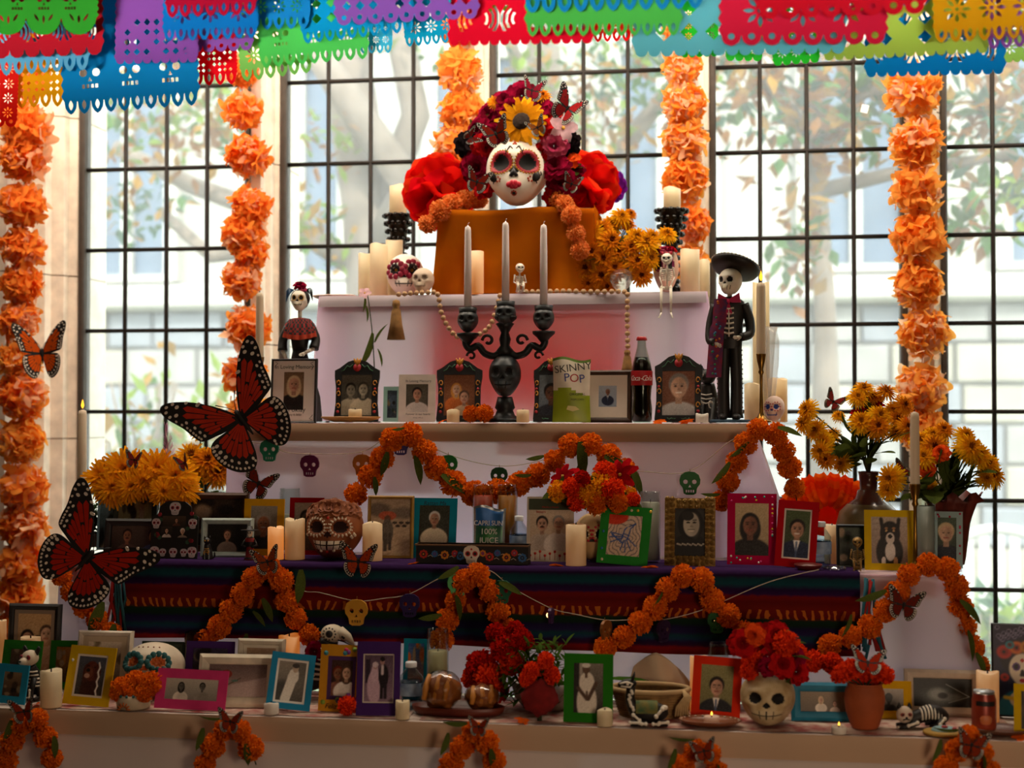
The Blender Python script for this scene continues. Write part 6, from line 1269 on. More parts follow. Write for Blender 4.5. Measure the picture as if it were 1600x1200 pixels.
# red cockscomb and marigolds in a low white pot, lowest table
o = thing('white_bowl_pot', 'low white painted bowl behind the bright green frame', 'pot', base(4, 850, 3.55)); b = MB(); b.lathe([(.05, 0), (.075, .03), (.085, .07), (.08, .07), (.07, .03), (0, .012)], 24); build('bowl', b, pm('#b8b0a4', .4, 0, .2, 30, 0, '#8a8496'), o)
MR = [(752, 1040, 26), (740, 1060, 20), (765, 1060, 26), (775, 1078, 22), (785, 1015, 22), (775, 990, 18), (815, 1000, 20), (805, 985, 16), (830, 1052, 20), (800, 1035, 22), (840, 1078, 14), (795, 1005, 20)]
o2 = thing('marigold_bunch', 'dark red fresh marigold bunch with ferny leaves beside the bread', 'bouquet', (X(835, 3.52), 3.52, Z4+.07)); rng = random.Random(5)
for x, y, r in MR:
    yy = (3.545 if x < 780 else 3.51)+rng.uniform(-.025, .025); p = P(x, y, yy)-o2.location; e = link('marigold', rng.choice(MARI['r' if rng.random() < .35 else 'd']), o2, p, (rng.uniform(0, 6), rng.uniform(0, 6), 0)); q = r/S(x, yy); e.scale = (q, q, q)
    b = MB(); b.tube([(0, 0, -.05), tuple(p*.5+Vector((0, .01, .02))), tuple(p)], .0025, 5); build('stem', b, STEM, o2)
b = MB()
for k in range(420):
    a = rng.uniform(0, 6.3); r = rng.random()**.5*.085; z = rng.uniform(-.04, .11); M = Matrix.Translation((r*math.cos(a)*1.1-.005, r*math.sin(a)*.6-.02, z)) @ Matrix.Rotation(rng.uniform(0, 6), 4, 'Z') @ Matrix.Rotation(rng.uniform(-1.2, .6), 4, 'Y'); b.T = M; leaf_blade(b, rng.uniform(.02, .04), .16)
b.T = Matrix(); e = build('ferny_foliage', b, tm('#4a6426', .3, .3, 30), o2, False); e['kind'] = 'stuff'
o = thing('cockscomb', 'velvety dark red cockscomb bloom before the bright green frame', 'flower', base(4, 843, 3.405)); b = MB()
b.ball((0, 0, .055), (.045, .03, .042), 26, 16, 0, lambda x, y, z: 1+.13*math.sin(9*x+4*z)*math.sin(11*z+3*x)); build('bloom', b, pm('#7a1414', .95, 0, .3, 50, .6), o); b = MB(); b.tube([(0, 0, 0), (.0, 0, .05)], .006, 6); build('stem', b, STEM, o)
for k, (x, z) in enumerate(((-.02, .12), (.015, .145), (.03, .11), (-.03, .10))):
    e = link('small_head', MARI['r'][k % 3], o, (x, 0, z)); e.scale = (.022, .022, .024)
# dark leafy pot plant and fern behind the large dark butterfly
def potplant(t, px, Y, y0, wpx, label, seed, z=None, n=260, name='potted_plant'):
    rng = random.Random(seed); o = thing(name, label, 'plant', base(t, px, Y, z)); z0 = o.location.z; h = P(px, y0, Y).z-z0; r = wpx/S(px, Y)/2
    b = MB(); b.lathe([(r*.5, 0), (r*.62, h*.28), (r*.66, h*.3), (r*.58, h*.3), (0, h*.27)], 18); build('pot', b, pm('#4a3423', .7), o)
    b = MB()
    for k in range(10): b.tube([(0, 0, h*.25), (rng.uniform(-.4, .4)*r, rng.uniform(-.3, .3)*r, h*.6), (rng.uniform(-.9, .9)*r, rng.uniform(-.5, .5)*r, h*rng.uniform(.75, .98))], .0018, 5)
    build('stem', b, STEM, o); b = MB()
    for k in range(n): b.T = Matrix.Translation((rng.gauss(0, .45)*r, rng.gauss(0, .3)*r, h*rng.uniform(.35, .98))) @ Matrix.Rotation(rng.uniform(0, 6), 4, 'Z') @ Matrix.Rotation(rng.uniform(-.9, .6), 4, 'Y'); leaf_blade(b, rng.uniform(.016, .03), .22)
    b.T = Matrix(); e = build('foliage', b, tm('#26361a', .3, .3, 30), o, False); e['kind'] = 'stuff'
potplant(3, 143, 4.08, 785, 58, 'dark small leaved pot plant behind the very large dark butterfly', 3)
# leafy twig standing before the topmost cloth
o = thing('leafy_twig', 'thin green lily twig leaning on the topmost cloth front', 'twig', (X(582, 4.30), 4.30, Z2+.002)); pts = [P(590, 598, 4.31)-o.location, P(583, 540, 4.31)-o.location, P(577, 480, 4.315)-o.location, P(573, 455, 4.32)-o.location]
pts[0] = Vector((pts[0].x, 0, .0)); b = MB(); b.tube(cm(pts, 5, False), .0018, 5); build('stem', b, STEM, o)
for x, y, a, L in ((570, 462, -80, 26), (572, 478, -70, 26), (582, 520, -95, 60), (586, 535, 65, 38), (590, 545, -60, 30)): leaf(o, P(x, y, 4.305)-o.location, L/S(x, 4.3), (math.cos(R(a)), -.25, math.sin(R(a))), 1)
flower('plum', o, P(570, 458, 4.30)-o.location, .02, (0, -1, .5))
# ================================================================ the black skull candelabra
CB = pm('#15181a', .45, .2, .2, 30, .2); SHR = [pm('#262b2d', .4, .2, .2, 30), pm('#030404', .9), pm('#33393b', .4)]
Y = 4.10; zb = Z2+.002; s = S(789, Y); o = thing('skull_candelabra', 'black three armed candelabra with skull stem and skull cups', 'candelabra', (X(789, Y), Y, zb)); Zp = lambda y: P(789, y, Y).z-zb
b = MB(); b.lathe([(.052, 0), (.054, .006), (.046, .012), (.03, .02), (.024, .035), (.03, .042), (.022, Zp(620))], 24); build('foot', b, CB, o)
sk = Skull(50/s, Zp(553)-Zp(622), 48); e = link('stem_skull', sk.mesh('stem_skull', SHR), o, (0, 0, Zp(622)))
b = MB(); b.lathe([(.02, Zp(556)), (.026, Zp(548)), (.014, Zp(540)), (.018, Zp(530)), (.012, Zp(520)), (.02, Zp(512)), (.028, Zp(506)), (.012, Zp(502)), (.012, Zp(500))], 18); build('column', b, CB, o)
cups = [(730, 482, 520, 528), (790, 473, 510, 502), (850, 480, 518, 526)]
for cx_, yt, yb_, yd in cups:
    x = (cx_-789)/s
    b = MB(); b.lathe([(.008, Zp(yd+10)), (.02, Zp(yd+2)), (.033, Zp(yd-4)), (.034, Zp(yd-8)), (.015, Zp(yd-9))], 20); b.v = [(v[0]+x, v[1], v[2]) for v in b.v]; cp = build('drip_pan', b, CB, o)
    sk = Skull(33/s, Zp(yt)-Zp(yb_), 40); link('cup_skull', sk.mesh('cup_skull', SHR), o, (x, 0, Zp(yb_)))
    b = MB(); b.lathe([(.014, Zp(yt+15)), (.026, Zp(yt+9)), (.028, Zp(yt-2)), (.013, Zp(yt-2)), (0, Zp(yt+3))], 18); b.v = [(v[0]+x, v[1], v[2]) for v in b.v]; build('cup_rim', b, CB, o)
for sd in (-1, 1):
    b = MB(); A = [(0.006, 545), (.03, 556), (.06, 552), (.08, 540), (.105, 545), (.118, 536), (.116, 528)]
    b.tube(cm([(sd*x, 0, Zp(y)) for x, y in A], 4, False), [.011]*25, 8) if False else b.tube(cm([(sd*x, 0, Zp(y)) for x, y in A], 4, False), .0105, 8)
    b.tube(cm([(sd*(.05+.018*math.cos(a)*(1-a/9)), -.004, Zp(532)+.018*math.sin(a)*(1-a/9)) for a in [k*.7 for k in range(9)]], 2, False), .005, 6)
    b.tube(cm([(sd*(.10+.014*math.cos(a)*(1-a/9)), -.004, Zp(556)+.014*math.sin(a)*(1-a/9)) for a in [k*.7 for k in range(9)]], 2, False), .004, 6); build('scroll_arm', b, CB, o)
for (cx_, yt, _, _), y0, lab in zip(cups, (350, 345, 350), ('ivory taper candle in the candelabra cup nearest the cream candles', 'tallest ivory taper candle in the middle candelabra cup', 'ivory taper candle in the candelabra cup nearest the cola bottle')):
    x = (cx_-789)/s; h = Zp(y0)-Zp(yt+2); t = thing('taper_candle', lab, 'candle', (o.location.x+x, Y, zb+Zp(yt+2)), 0, 'ivory tapers in the candelabra'); b = MB(); b.lathe([(.0115, 0), (.011, h*.5), (.0098, h*.93), (.008, h*.97), (.003, h-.004), (0, h)], 16); build('wax_body', b, wax('#f6eeea'), t)
    b = MB(); b.tube([(0, 0, h-.003), (.001, 0, h+.004), (.004, 0, h+.006)], .0011, 5); build('wick', b, pm('#d8ccc0', .8), t)
# beaded dark candle holders with cream pillars
for cx_, y0, y1, ytop, w_, Y, lab, lab2 in ((622, 335, 396, 288, 44, 4.71, 'black beaded candle holder behind the cream candles', 'cream pillar candle on the beaded holder nearest the second window'), (1050, 327, 400, 292, 48, 4.66, 'black beaded candle holder behind the skull vase', 'cream pillar candle on the beaded holder nearest the fourth window')):
    s = S(cx_, Y); zb = Z1+.002; zt = P(cx_, y0, Y).z-zb; rt = w_/s/2; o = thing('beaded_candle_holder', lab, 'candle holder', (X(cx_, Y), Y, zb), 0, 'black beaded candle holders'); b = MB()
    prof = [(0.92, 0), (.9, .05), (.5, .12), (.42, .3), (.5, .5), (.7, .7), (.88, .86), (.98, .97)]; nr = 11
    def rad(t):
        for (r0, t0), (r1, t1) in zip(prof, prof[1:]):
            if t <= t1: return (r0+(r1-r0)*(t-t0)/(t1-t0))*rt
        return rt
    for j in range(nr+1):
        t = j/nr; r = rad(t); n = 14; br = rt*.17
        for k in range(n): a = 2*PI*(k+.5*(j % 2))/n; b.ball((r*math.cos(a), r*math.sin(a), t*(zt-.01)+.004), (br*.9*r/rt+.002, br*.9*r/rt+.002, br), 6, 4)
    build('beads', b, pm('#17130f', .2, .2), o)['kind'] = 'stuff'
    b = MB(); b.lathe([(rt*.9, 0), (rt*.3, zt*.2), (rt*.3, zt*.45), (rt*.8, zt-.012), (rt, zt-.004), (rt*.98, zt), (0, zt)], 24); build('wire_cup', b, pm('#2a241e', .4, .5), o)
    candle(None, cx_, 27, ytop, Y, lab2, .01, z0=zb+zt+.001)
# ================================================================ beads, plates, bottles and packets
BEAD = pm('#b08c64', .6, 0, .2, 30)
def beads(label, path, rpx, tassel=None, n=7):
    pts = [P(*q) for q in path]; o = thing('wooden_bead_string', label, 'bead string', pts[0], 0, 'wooden bead strings with tassels'); cv = cm(pts, 14, False); r = rpx/S(path[0][0], path[0][2]); acc = 9; last = None
    b = MB(); b.tube([p-o.location for p in cv[::4]]+[cv[-1]-o.location], .0012, 5); build('cord', b, pm('#a88a66', .9), o); bm = MB(); bm.ball((0, 0, 0), r, 10, 7); me = bm.mesh('bead', BEAD)
    for p in cv:
        if last is not None: acc += (p-last).length
        last = p
        if acc > 2*r: acc = 0; link('bead', me, o, p-o.location)
    if tassel:
        x, y0, y1, w_, Y = tassel; t = P(x, y0, Y)-o.location; h = P(x, y0, Y).z-P(x, y1, Y).z; w = w_/S(x, Y)/2; b = MB(); rng = random.Random(x)
        b.lathe([(.001, 0), (w*.35, -.004), (w*.4, -h*.14), (w*.3, -h*.2), (w*.45, -h*.28), (w*.6, -h*.6), (w*.9, -h*.98), (0, -h*.95)], 26, 0, lambda a, j: (w*.07*math.sin(a*13) if j > 3 else 0, 0)); b.v = [tuple(Vector(v)+t) for v in b.v]; build('tassel', b, pm('#8a6434', .85, 0, .3, 60), o)
beads('wooden bead string with tassel looping behind the candelabra arm', [(623, 460, 4.335), (645, 458, 4.34), (672, 457, 4.34), (684, 460, 4.335), (690, 490, 4.33), (705, 518, 4.33), (725, 530, 4.33), (750, 522, 4.33), (768, 505, 4.33), (782, 460, 4.335)], 4.2, (619, 468, 532, 32, 4.325))
beads('wooden bead string with tassel hanging straight beside the cola bottle', [(822, 456, 4.37), (850, 456, 4.37), (880, 455, 4.37), (930, 456, 4.36), (976, 456, 4.34), (980, 465, 4.33), (980, 500, 4.33), (981, 545, 4.33)], 4.2, (980, 546, 590, 26, 4.33))
def plate(t, px, wpx, Y, label, hexc, z=None, sy=1, dots=None):
    r = wpx/S(px, Y)/2; o = thing('plate', label, 'plate', base(t, px, Y, z)); o.scale = (1, sy, 1); b = MB(); b.lathe([(r*.55, 0), (r*.9, .008), (r, .014), (r*.98, .0165), (r*.86, .011), (r*.5, .005), (0, .005)], 36); build('dish', b, pm(hexc, .35, 0, .15, 16), o)
    if dots:
        b = MB()
        for k in range(24): a = 2*PI*k/24; b.ball((r*.93*math.cos(a), r*.93*math.sin(a), .0145), (.003, .003, .0015), 6, 4)
        build('rim_dots', b, pm(dots, .5), o)
    return o.location.z
plate(1, 522, 70, 4.57, 'pale pink plate at the end of the topmost cloth', '#d8b8a8', sy=.6)
zp = plate(2, 548, 96, 4.088, 'tan saucer under the votive before the black arched frame', '#a8783c', sy=.48)
candle(None, 555, 21, 638, 4.088, 'short votive standing on the tan saucer', .02, z0=zp+.006, group=None)
zp = plate(4, 1108, 98, 3.412, 'brown saucer with white dots before the red orange frame', '#7a4628', sy=.6, dots='#d8ccb8')
candle(None, 1112, 24, 1117, 3.412, 'white lit tealight on the dotted brown saucer', .02, '#e8d2c4', z0=zp+.006, flame=True, group=None)
plate(3, 1240, 110, 3.83, 'dark red wooden plate under the two red portrait frames', '#4a1812') if False else None
plate(4, 1560, 90, 3.42, 'brown saucer under the drink can at the table end', '#5a3420', sy=.7)
def bottle(label, t, px, y0, wpx, Y, rz=0):
    zb = TZ[t]+.002; h = P(px, y0, Y).z-zb; r = wpx/S(px, Y)/2; o = thing('water_bottle', label, 'bottle', (X(px, Y), Y, zb), 0, 'clear plastic water bottles')
    pr = [(r*.75, 0), (r*.95, .006)]+[(r*(1-.05*(k % 2)), .01+(h*.66-.01)*k/8) for k in range(9)]+[(r*.85, h*.72), (r*.6, h*.8), (r*.4, h*.86), (r*.38, h*.9)]
    b = MB(); b.lathe(pr, 24); build('clear_body', b, glassy('#e3edf2', .8, .08), o); b = MB(); b.lathe([(r*.9, .008), (r*.9, h*.6), (0, h*.6)], 18); build('water', b, glassy('#cfdfe8', .93, .03), o)
    b = MB(); b.lathe([(r*1.01, h*.3), (r*1.02, h*.31), (r*1.02, h*.56), (r*1.01, h*.57)], 24, lambda j: 0, cap=False); build('paper_label', b, pm('#3c5c8a', .5, 0, .5, 30, 0, '#9ab0c8'), o); b = MB(); b.lathe([(r*.46, h*.89), (r*.47, h*.9), (r*.47, h*.99), (r*.43, h), (0, h)], 20); build('cap', b, pm('#cfd4d8', .5), o)
bottle('small water bottle behind the floral box beside the amber jar', 3, 811, 806, 30, 3.87); bottle('small water bottle beside the dark red suit portrait', 3, 1282, 815, 32, 3.82); bottle('small water bottle between purple frame and bread loaves', 4, 643, 1034, 38, 3.50)
# cola bottle
Y = 4.10; zb = Z2+.002; h = P(1003, 526, Y).z-zb; r = 33/S(1003, Y)/2; o = thing('cola_bottle', 'contoured glass cola bottle with red cap and red label', 'bottle', (X(1003, Y), Y, zb))
pr = [(.8, 0), (.95, .03), (.98, .16), (.86, .28), (.92, .38), (1.0, .46), (1.0, .58), (.86, .68), (.6, .80), (.44, .88), (.4, .95), (.45, .96), (.45, .975)]
b = MB(); b.lathe([(a*r, z*h) for a, z in pr], 26, 0, lambda a, j: (.02*r*math.sin(a*10) if 2 <= j <= 4 else 0, 0)); build('glass_body', b, glassy('#cfdcd4', .8, .04), o)
b = MB(); b.lathe([(a*r*.94, z*h+(.002 if z == 0 else 0)) for a, z in pr[:8]]+[(.62*r, .76*h), (0, .76*h)], 22); build('cola', b, pm('#1c0805', .2, 0, .2), o)
b = MB(); b.lathe([(r*1.015, .43*h), (r*1.02, .44*h), (r*1.02, .59*h), (r*1.0, .6*h)], 26, cap=False); build('paper_label', b, pm('#a8141c', .5), o)
for k, ch in enumerate('Coca-Cola'): a = -PI/2+(k-4)*.25; text(o, ch, h*.085, (r*1.03*math.cos(a), r*1.03*math.sin(a), h*.485), pm('#f0e6e0', .5), (PI/2, 0, a+PI/2), 1, .3)
b = MB(); b.lathe([(r*.5, h*.955), (r*.52, h*.96), (r*.48, h*.985), (r*.4, h), (0, h)], 22, 0, lambda a, j: (.03*r*math.sin(a*21) if j < 2 else 0, 0)); build('crown_cap', b, pm('#a8161c', .4), o)
# snack bag and juice pouch
def packet(name, label, t, px, y0, wpx, Y, mats, split, rz, cat, belly=.018, lean=6):
    zb = TZ[t]+.002; h = P(px, y0, Y).z-zb; w = wpx/S(px, Y); o = thing(name, label, cat, (X(px, Y), Y, zb), rot=(0, 0, R(rz))); b = MB()
    for sd in (-1, 1):
        b.grid(lambda u, v: ((u-.5)*w*(1-.05*math.sin(v*PI)), sd*(belly*math.sin(PI*u)**.6*math.sin(PI*(.08+.86*v))**.7+.001)+math.tan(R(lean))*v*h+.004*math.sin(u*9+v*3)*v, v*h+.006*math.sin(u*6)*(v > .95)), 16, 24, lambda u, v: split(u, v))
    build('pouch', b, mats, o); return o, w, h
o, w, h = packet('popcorn_bag', 'white and lime snack bag beside the brown wooden frame', 2, 893, 560, 60, 4.09, [pm('#d8cdb8', .4), pm('#8fa01e', .4, 0, .2, 12), pm('#5c7a2c', .4)], lambda u, v: 2 if v > .94 else (0 if v > .48+.06*math.sin(u*5) else 1), 4, 'snack bag')
INK2 = pm('#1c1a1a', .6)
text(o, 'SKINNY', .031, (.006, -.011, h*.8), INK2, (PI/2-.1, -.12, 0), 1); text(o, 'P', .034, (-.012, -.0165, h*.64), pm('#2b3a8a', .6), (PI/2-.1, -.1, 0)); text(o, 'O', .034, (.010, -.0165, h*.63), pm('#b0202c', .6), (PI/2-.1, -.1, 0)); text(o, 'P', .034, (.032, -.015, h*.62), pm('#2b3a8a', .6), (PI/2-.1, -.1, 0)); text(o, 'ORIGINAL', .010, (.018, -.019, h*.42), INK2, (PI/2-.1, 0, 0)); text(o, 'POPCORN', .008, (.018, -.019, h*.34), INK2, (PI/2-.1, 0, 0))
b = MB(); b.prism([(-.01, .26*h), (.012, .25*h), (.024, .2*h), (.004, .17*h), (-.014, .2*h)], -.02, -.018); build('popcorn_print', b, pm('#e0d690', .6), o, False)
o, w, h = packet('juice_pouch', 'silver juice pouch with blue top standing on the black floral box', 3, 764, 793, 52, 3.812, [pm('#2c5c94', .35, .2), pm('#1f3a4a', .35, .2, .5, 20, 0, '#3a7a3a'), pm('#a8b0b4', .25, .8), pm('#8a1a20', .4)], lambda u, v: 2 if v > .95 or u < .04 or u > .96 else (0 if v > .68 else (3 if v < .22 else 1)), -2, 'juice pouch', .014)
WHM = pm('#e0dcd4', .6); text(o, 'CAPRI SUN', .0185, (0, -.009, h*.68), WHM, (PI/2-.1, 0, 0), .88); text(o, '100%', .022, (.002, -.012, h*.52), WHM, (PI/2-.1, 0, 0)); text(o, 'JUICE', .022, (.002, -.0125, h*.36), WHM, (PI/2-.1, 0, 0)); text(o, 'FRUIT PUNCH', .007, (0, -.011, h*.12), WHM, (PI/2-.1, 0, 0))
juice = o
# black floral box
Y = 3.735; x0, x1 = X(650, Y), X(825, Y); zt = P(737, 851, Y).z; o = thing('floral_box', 'long black wooden box painted with flowers and a skull', 'box', ((x0+x1)/2, Y, Z3+.003)); hw, hz = (x1-x0)/2, zt-Z3-.003
b = MB(); b.box(-hw, hw, 0, .05, 0, hz, 0, .002); build('box_body', b, pm('#14120f', .5, 0, .2, 20), o, False); b = MB(); b.box(-hw-.002, hw+.002, -.002, .052, hz-.004, hz, 0); build('lid', b, pm('#6a4a2c', .6), o, False)
rng = random.Random(8); b = MB()
for k, fx in enumerate((-.86, -.66, -.48, -.3, -.2, .2, .32, .46, .62, .76, .9)):
    x = fx*hw; z = hz*(.5+.12*math.sin(k*3)); r = hz*(.22 if k % 2 == 0 else .17); m = k % 3
    for q in range(8): t = q*PI/4; b.disc(x+r*.7*math.cos(t), z+r*.7*math.sin(t), r*.33, r*.33, -.0015, .0005, m, 7)
    b.disc(x, z, r*.5, r*.5, -.002, .0005, 3+(k % 2), 8); b.disc(x, z, r*.22, r*.22, -.0025, .0005, 2-m, 7)
    b.tube([(x+r, -.001, z-r*.5), (x+r*1.6, -.001, z-r*.2), (x+r*2.2, -.001, z-r*.6)], .0008, 4, 5)
build('painted_flowers', b, [pm('#b02c1c', .6), pm('#2c5c8a', .6), pm('#c8781c', .6), pm('#10100f', .6), pm('#5a2a6a', .6), pm('#b8a890', .6)], o, False)
def flat_skull(b, x, z, s, y0, y1, mb_=0, md=1, mr=2):
    b.prism([(x+a*s, z+q*s) for a, q in SKO]+[(x-a*s, z+q*s) for a, q in SKO[-2:0:-1]], y0, y1, mb_)
    for sd in (-1, 1): b.disc(x+sd*.2*s, z+.06*s, .15*s, .15*s, y0-.0005, y1, mr, 9); b.disc(x+sd*.2*s, z+.06*s, .09*s, .09*s, y0-.001, y1, md, 8)
    b.prism([(x, z-.06*s), (x-.06*s, z-.18*s), (x+.06*s, z-.18*s)], y0-.0005, y1, md); b.disc(x, z+.3*s, .06*s, .06*s, y0-.0005, y1, mr, 7)
    for k in range(5): b.box(x+(k-2)*.09*s-.008*s, x+(k-2)*.09*s+.008*s, y0-.0005, y1, z-.42*s, z-.28*s, md)
b = MB(); flat_skull(b, 0, hz*.5, hz*.92, -.003, .0005); build('painted_skull', b, [pm('#d8ccb4', .6), BLACK, pm('#b02c2c', .6)], o, False)
# collage frame with sugar skulls
Y = 3.765; s = S(271, Y); zb = Z3+.004; tz = P(271, 782, Y).z; H_ = tz-zb; hw = 38/s; o = thing('collage_frame', 'black sugar skull collage frame holding three small photos', 'photo frame', (X(271, Y), Y, zb), rot=(R(-7), 0, R(1)))
half = [(hw, 0), (hw, H_*.72), (hw*.72, H_*.76), (hw*.66, H_*.9), (hw*.4, H_*.98), (0, H_)]; b = MB(); b.prism(half+[(-x, z) for x, z in half[-2::-1]], 0, .008); build('panel', b, pm('#16130f', .55), o, False)
for k, (x, z, w, h) in enumerate(((-.02, .56, 1.0, .17), (-.32, .36, .48, .19), (.36, .36, .48, .19))):
    link('photo_print', print_mesh(picture([('#4a3c30', '#2c241c', [(.6, .45, .2, SK[0], HR[0], '#5a3a2c')], None), ('#3a342c', '#1a1714', [(.5, .4, .2, SK[2], HR[0], '#c8bcb0', 'L')], None), ('#2c2822', '#17140f', [(.5, .45, .25, SK[2], HR[4], '#8a7a6a')], None)][k], w*hw/(h*H_), 90+k), w*hw, h*H_), o, (x*hw, -.0008, z*H_))
b = MB()
for x, z, q in ((0, .86, .036), (-.78, .6, .028), (.78, .6, .028), (-.8, .11, .03), (.8, .11, .03), (-.45, .1, .022), (.45, .1, .022), (0, .1, .026)): flat_skull(b, x*hw, z*H_, q, -.002, .001)
build('sugar_skull_print', b, [pm('#b9aeb0', .6), BLACK, pm('#a8283c', .6)], o, False); rng = random.Random(6); b = MB()
for k in range(16): t = rng.random(); b.disc(rng.choice((-1, 1))*hw*rng.uniform(.55, .9), H_*rng.uniform(.25, .88), .006, .006, -.0015, .001, k % 2, 7)
build('rose_print', b, [pm('#8a1c28', .7), pm('#2c4a34', .7)], o, False)
# gold rose frame: every rose its own piece
Y = 3.785; x0, x1, y0 = 1038, 1117, 778; s = S(1077, Y); W = (x1-x0)/s; z0 = Z3+.003; H_ = P(1077, y0, Y).z-z0; lean = 8; o = thing('gilt_rose_frame', 'antique gold frame of moulded roses with a smiling woman', 'photo frame', (X(1077, Y), Y, z0), rot=(R(-lean), 0, R(-2))); GR = pm('#b08a44', .35, .45, .4, 60, .3, '#5a3e18')
b = MB(); bw_ = W*.2; b.prism([[(-W/2, 0), (W/2, 0), (W/2, H_), (-W/2, H_)], [(-W/2+bw_, bw_), (W/2-bw_, bw_), (W/2-bw_, H_-bw_), (-W/2+bw_, H_-bw_)]], .004, .014); build('border', b, GR, o, False); b = MB(); b.box(-W/2+.005, W/2-.005, .014, .017, .005, H_-.005); build('back_board', b, BLACK, o, False)
def smile(a):
    p = Pic(a, '#3c352c', '#2a251f', 76); p.ell(.5*a, .85, .6*a, .32, '#1d1a17'); p.ell(.52*a, .33, .42*a, .32, '#1a1613'); p.ell(.54*a, .34, .26*a, .25, '#d0c2ac'); p.ell(.66*a, .36, .14*a, .22, '#a89a84', .8, .6); p.ell(.42*a, .16, .2*a, .1, '#2a2420')
    for q in (-1, 1): p.ell((.54+q*.1)*a, .3, .04, .018, '#1a1512'); p.line((.54+q*.06)*a, .25, (.54+q*.16)*a, .245, .009, '#3a2c22')
    p.ell(.54*a, .46, .1*a, .03, '#f0e8da'); p.line(.44*a, .445, .64*a, .445, .008, '#5a4034'); p.ell(.55*a, .38, .035, .02, '#a08e78')
    for k in range(16): p.ell((.1+.055*k)*a, .74+.012*(k % 3), .03*a, .02, '#b8ac98')
    p.bw('#f4e6cc'); return p
e = link('photo_print', print_mesh(smile((W-2*bw_)/(H_-2*bw_)), W-2*bw_, H_-2*bw_), o, (0, .011, bw_)); rm = MB(); rng = random.Random(1)
for k in range(14): a = k*2.4; r = .25+.75*k/14; rm.T = Matrix.Rotation(a, 4, 'Z') @ Matrix.Translation((r*.6, 0, .45*(1-r))) @ Matrix.Rotation(R(-40), 4, 'Y'); rm.grid(lambda u, v: ((u-.5)*.12, (v-.5)*.75, .35*(1-(2*v-1)**2)), 1, 4)
rm.T = Matrix(); rm.ball((0, 0, 0), (.75, .75, .35), 8, 5); rme = rm.mesh('rose', GR)
for z in np.arange(bw_*.45, H_, bw_*.62):
    for x in (-W/2+bw_*.28, -W/2+bw_*.78, W/2-bw_*.78, W/2-bw_*.28): e = link('rose', rme, o, (x, .003, z), (PI/2, rng.uniform(0, 6), 0)); q = bw_*.37; e.scale = (q, q, q)
for x in np.arange(-W/2+bw_*1.4, W/2-bw_, bw_*.6):
    for z in (bw_*.3, bw_*.8, H_-bw_*.8, H_-bw_*.3): e = link('rose', rme, o, (x, .003, z), (PI/2, rng.uniform(0, 6), 0)); q = bw_*.37; e.scale = (q, q, q)
# terracotta pot with carnations
Y = 3.44; zb = Z4+.003; s = S(1349, Y); h = P(1349, 1066, Y).z-zb; r = 31/s; o = thing('terracotta_pot', 'round bellied terracotta pot on the lowest table', 'pot', (X(1349, Y), Y, zb)); b = MB(); b.lathe([(r*.62, 0), (r*.7, h*.05), (r*.92, h*.35), (r, h*.62), (r*.97, h*.8), (r*.86, h*.92), (r*.84, h*.96), (r*.92, h), (r*.82, h), (r*.78, h*.9), (0, h*.85)], 36); build('pot_body', b, pm('#a04c22', .75, 0, .25, 14), o)
o2 = thing('carnation_bunch', 'orange carnations filling the terracotta pot', 'bouquet', (X(1349, Y), Y, zb+h*.87)); rng = random.Random(4)
for x, y, rr in ((1316, 1052, 16), (1330, 1045, 17), (1352, 1050, 18), (1372, 1048, 17), (1384, 1055, 15), (1340, 1060, 14), (1362, 1060, 14), (1308, 1058, 11)):
    yy = Y+rng.uniform(-.03, .03); p = P(x, y, yy)-o2.location; e = link('carnation', rng.choice(MARI['r']), o2, p, (rng.uniform(0, 6), rng.uniform(0, 6), 0)); q = rr/S(x, yy); e.scale = (q, q, q); b = MB(); b.tube([(0, 0, 0), tuple(p*.5), tuple(p)], .002, 5); build('stem', b, STEM, o2)
# drink can
Y = 3.415; zb = Z4+.022; s = S(1537, Y); r = 18.5/s; h = P(1537, 1071, Y).z-zb; o = thing('drink_can', 'orange red drink can with black band on brown saucer', 'can', (X(1550, Y)-.022, Y, zb-.012)); b = MB(); b.lathe([(r*.8, 0), (r*.97, .008), (r, .014), (r, h-.02), (r*.86, h-.006), (r*.86, h), (r*.78, h-.003), (0, h-.004)], 30, lambda j: 1 if j in (4, 5, 6) else 0); build('can_body', b, [pm('#a8442a', .35, .3, .25, 16, 0, '#7a2a1c'), pm('#a8a4a0', .3, .9)], o)
b = MB(); b.grid(lambda u, v: (r*1.01*math.cos(-PI/2+(u-.5)*1.7), r*1.01*math.sin(-PI/2+(u-.5)*1.7), h*(.66+.12*v)), 10, 1); build('black_band', b, pm('#17110f', .5), o)
b = MB(); b.ball((0, -r*.9, h*.32), (r*.5, r*.16, r*.5), 10, 7); build('fruit_print', b, pm('#c06a3a', .5), o)
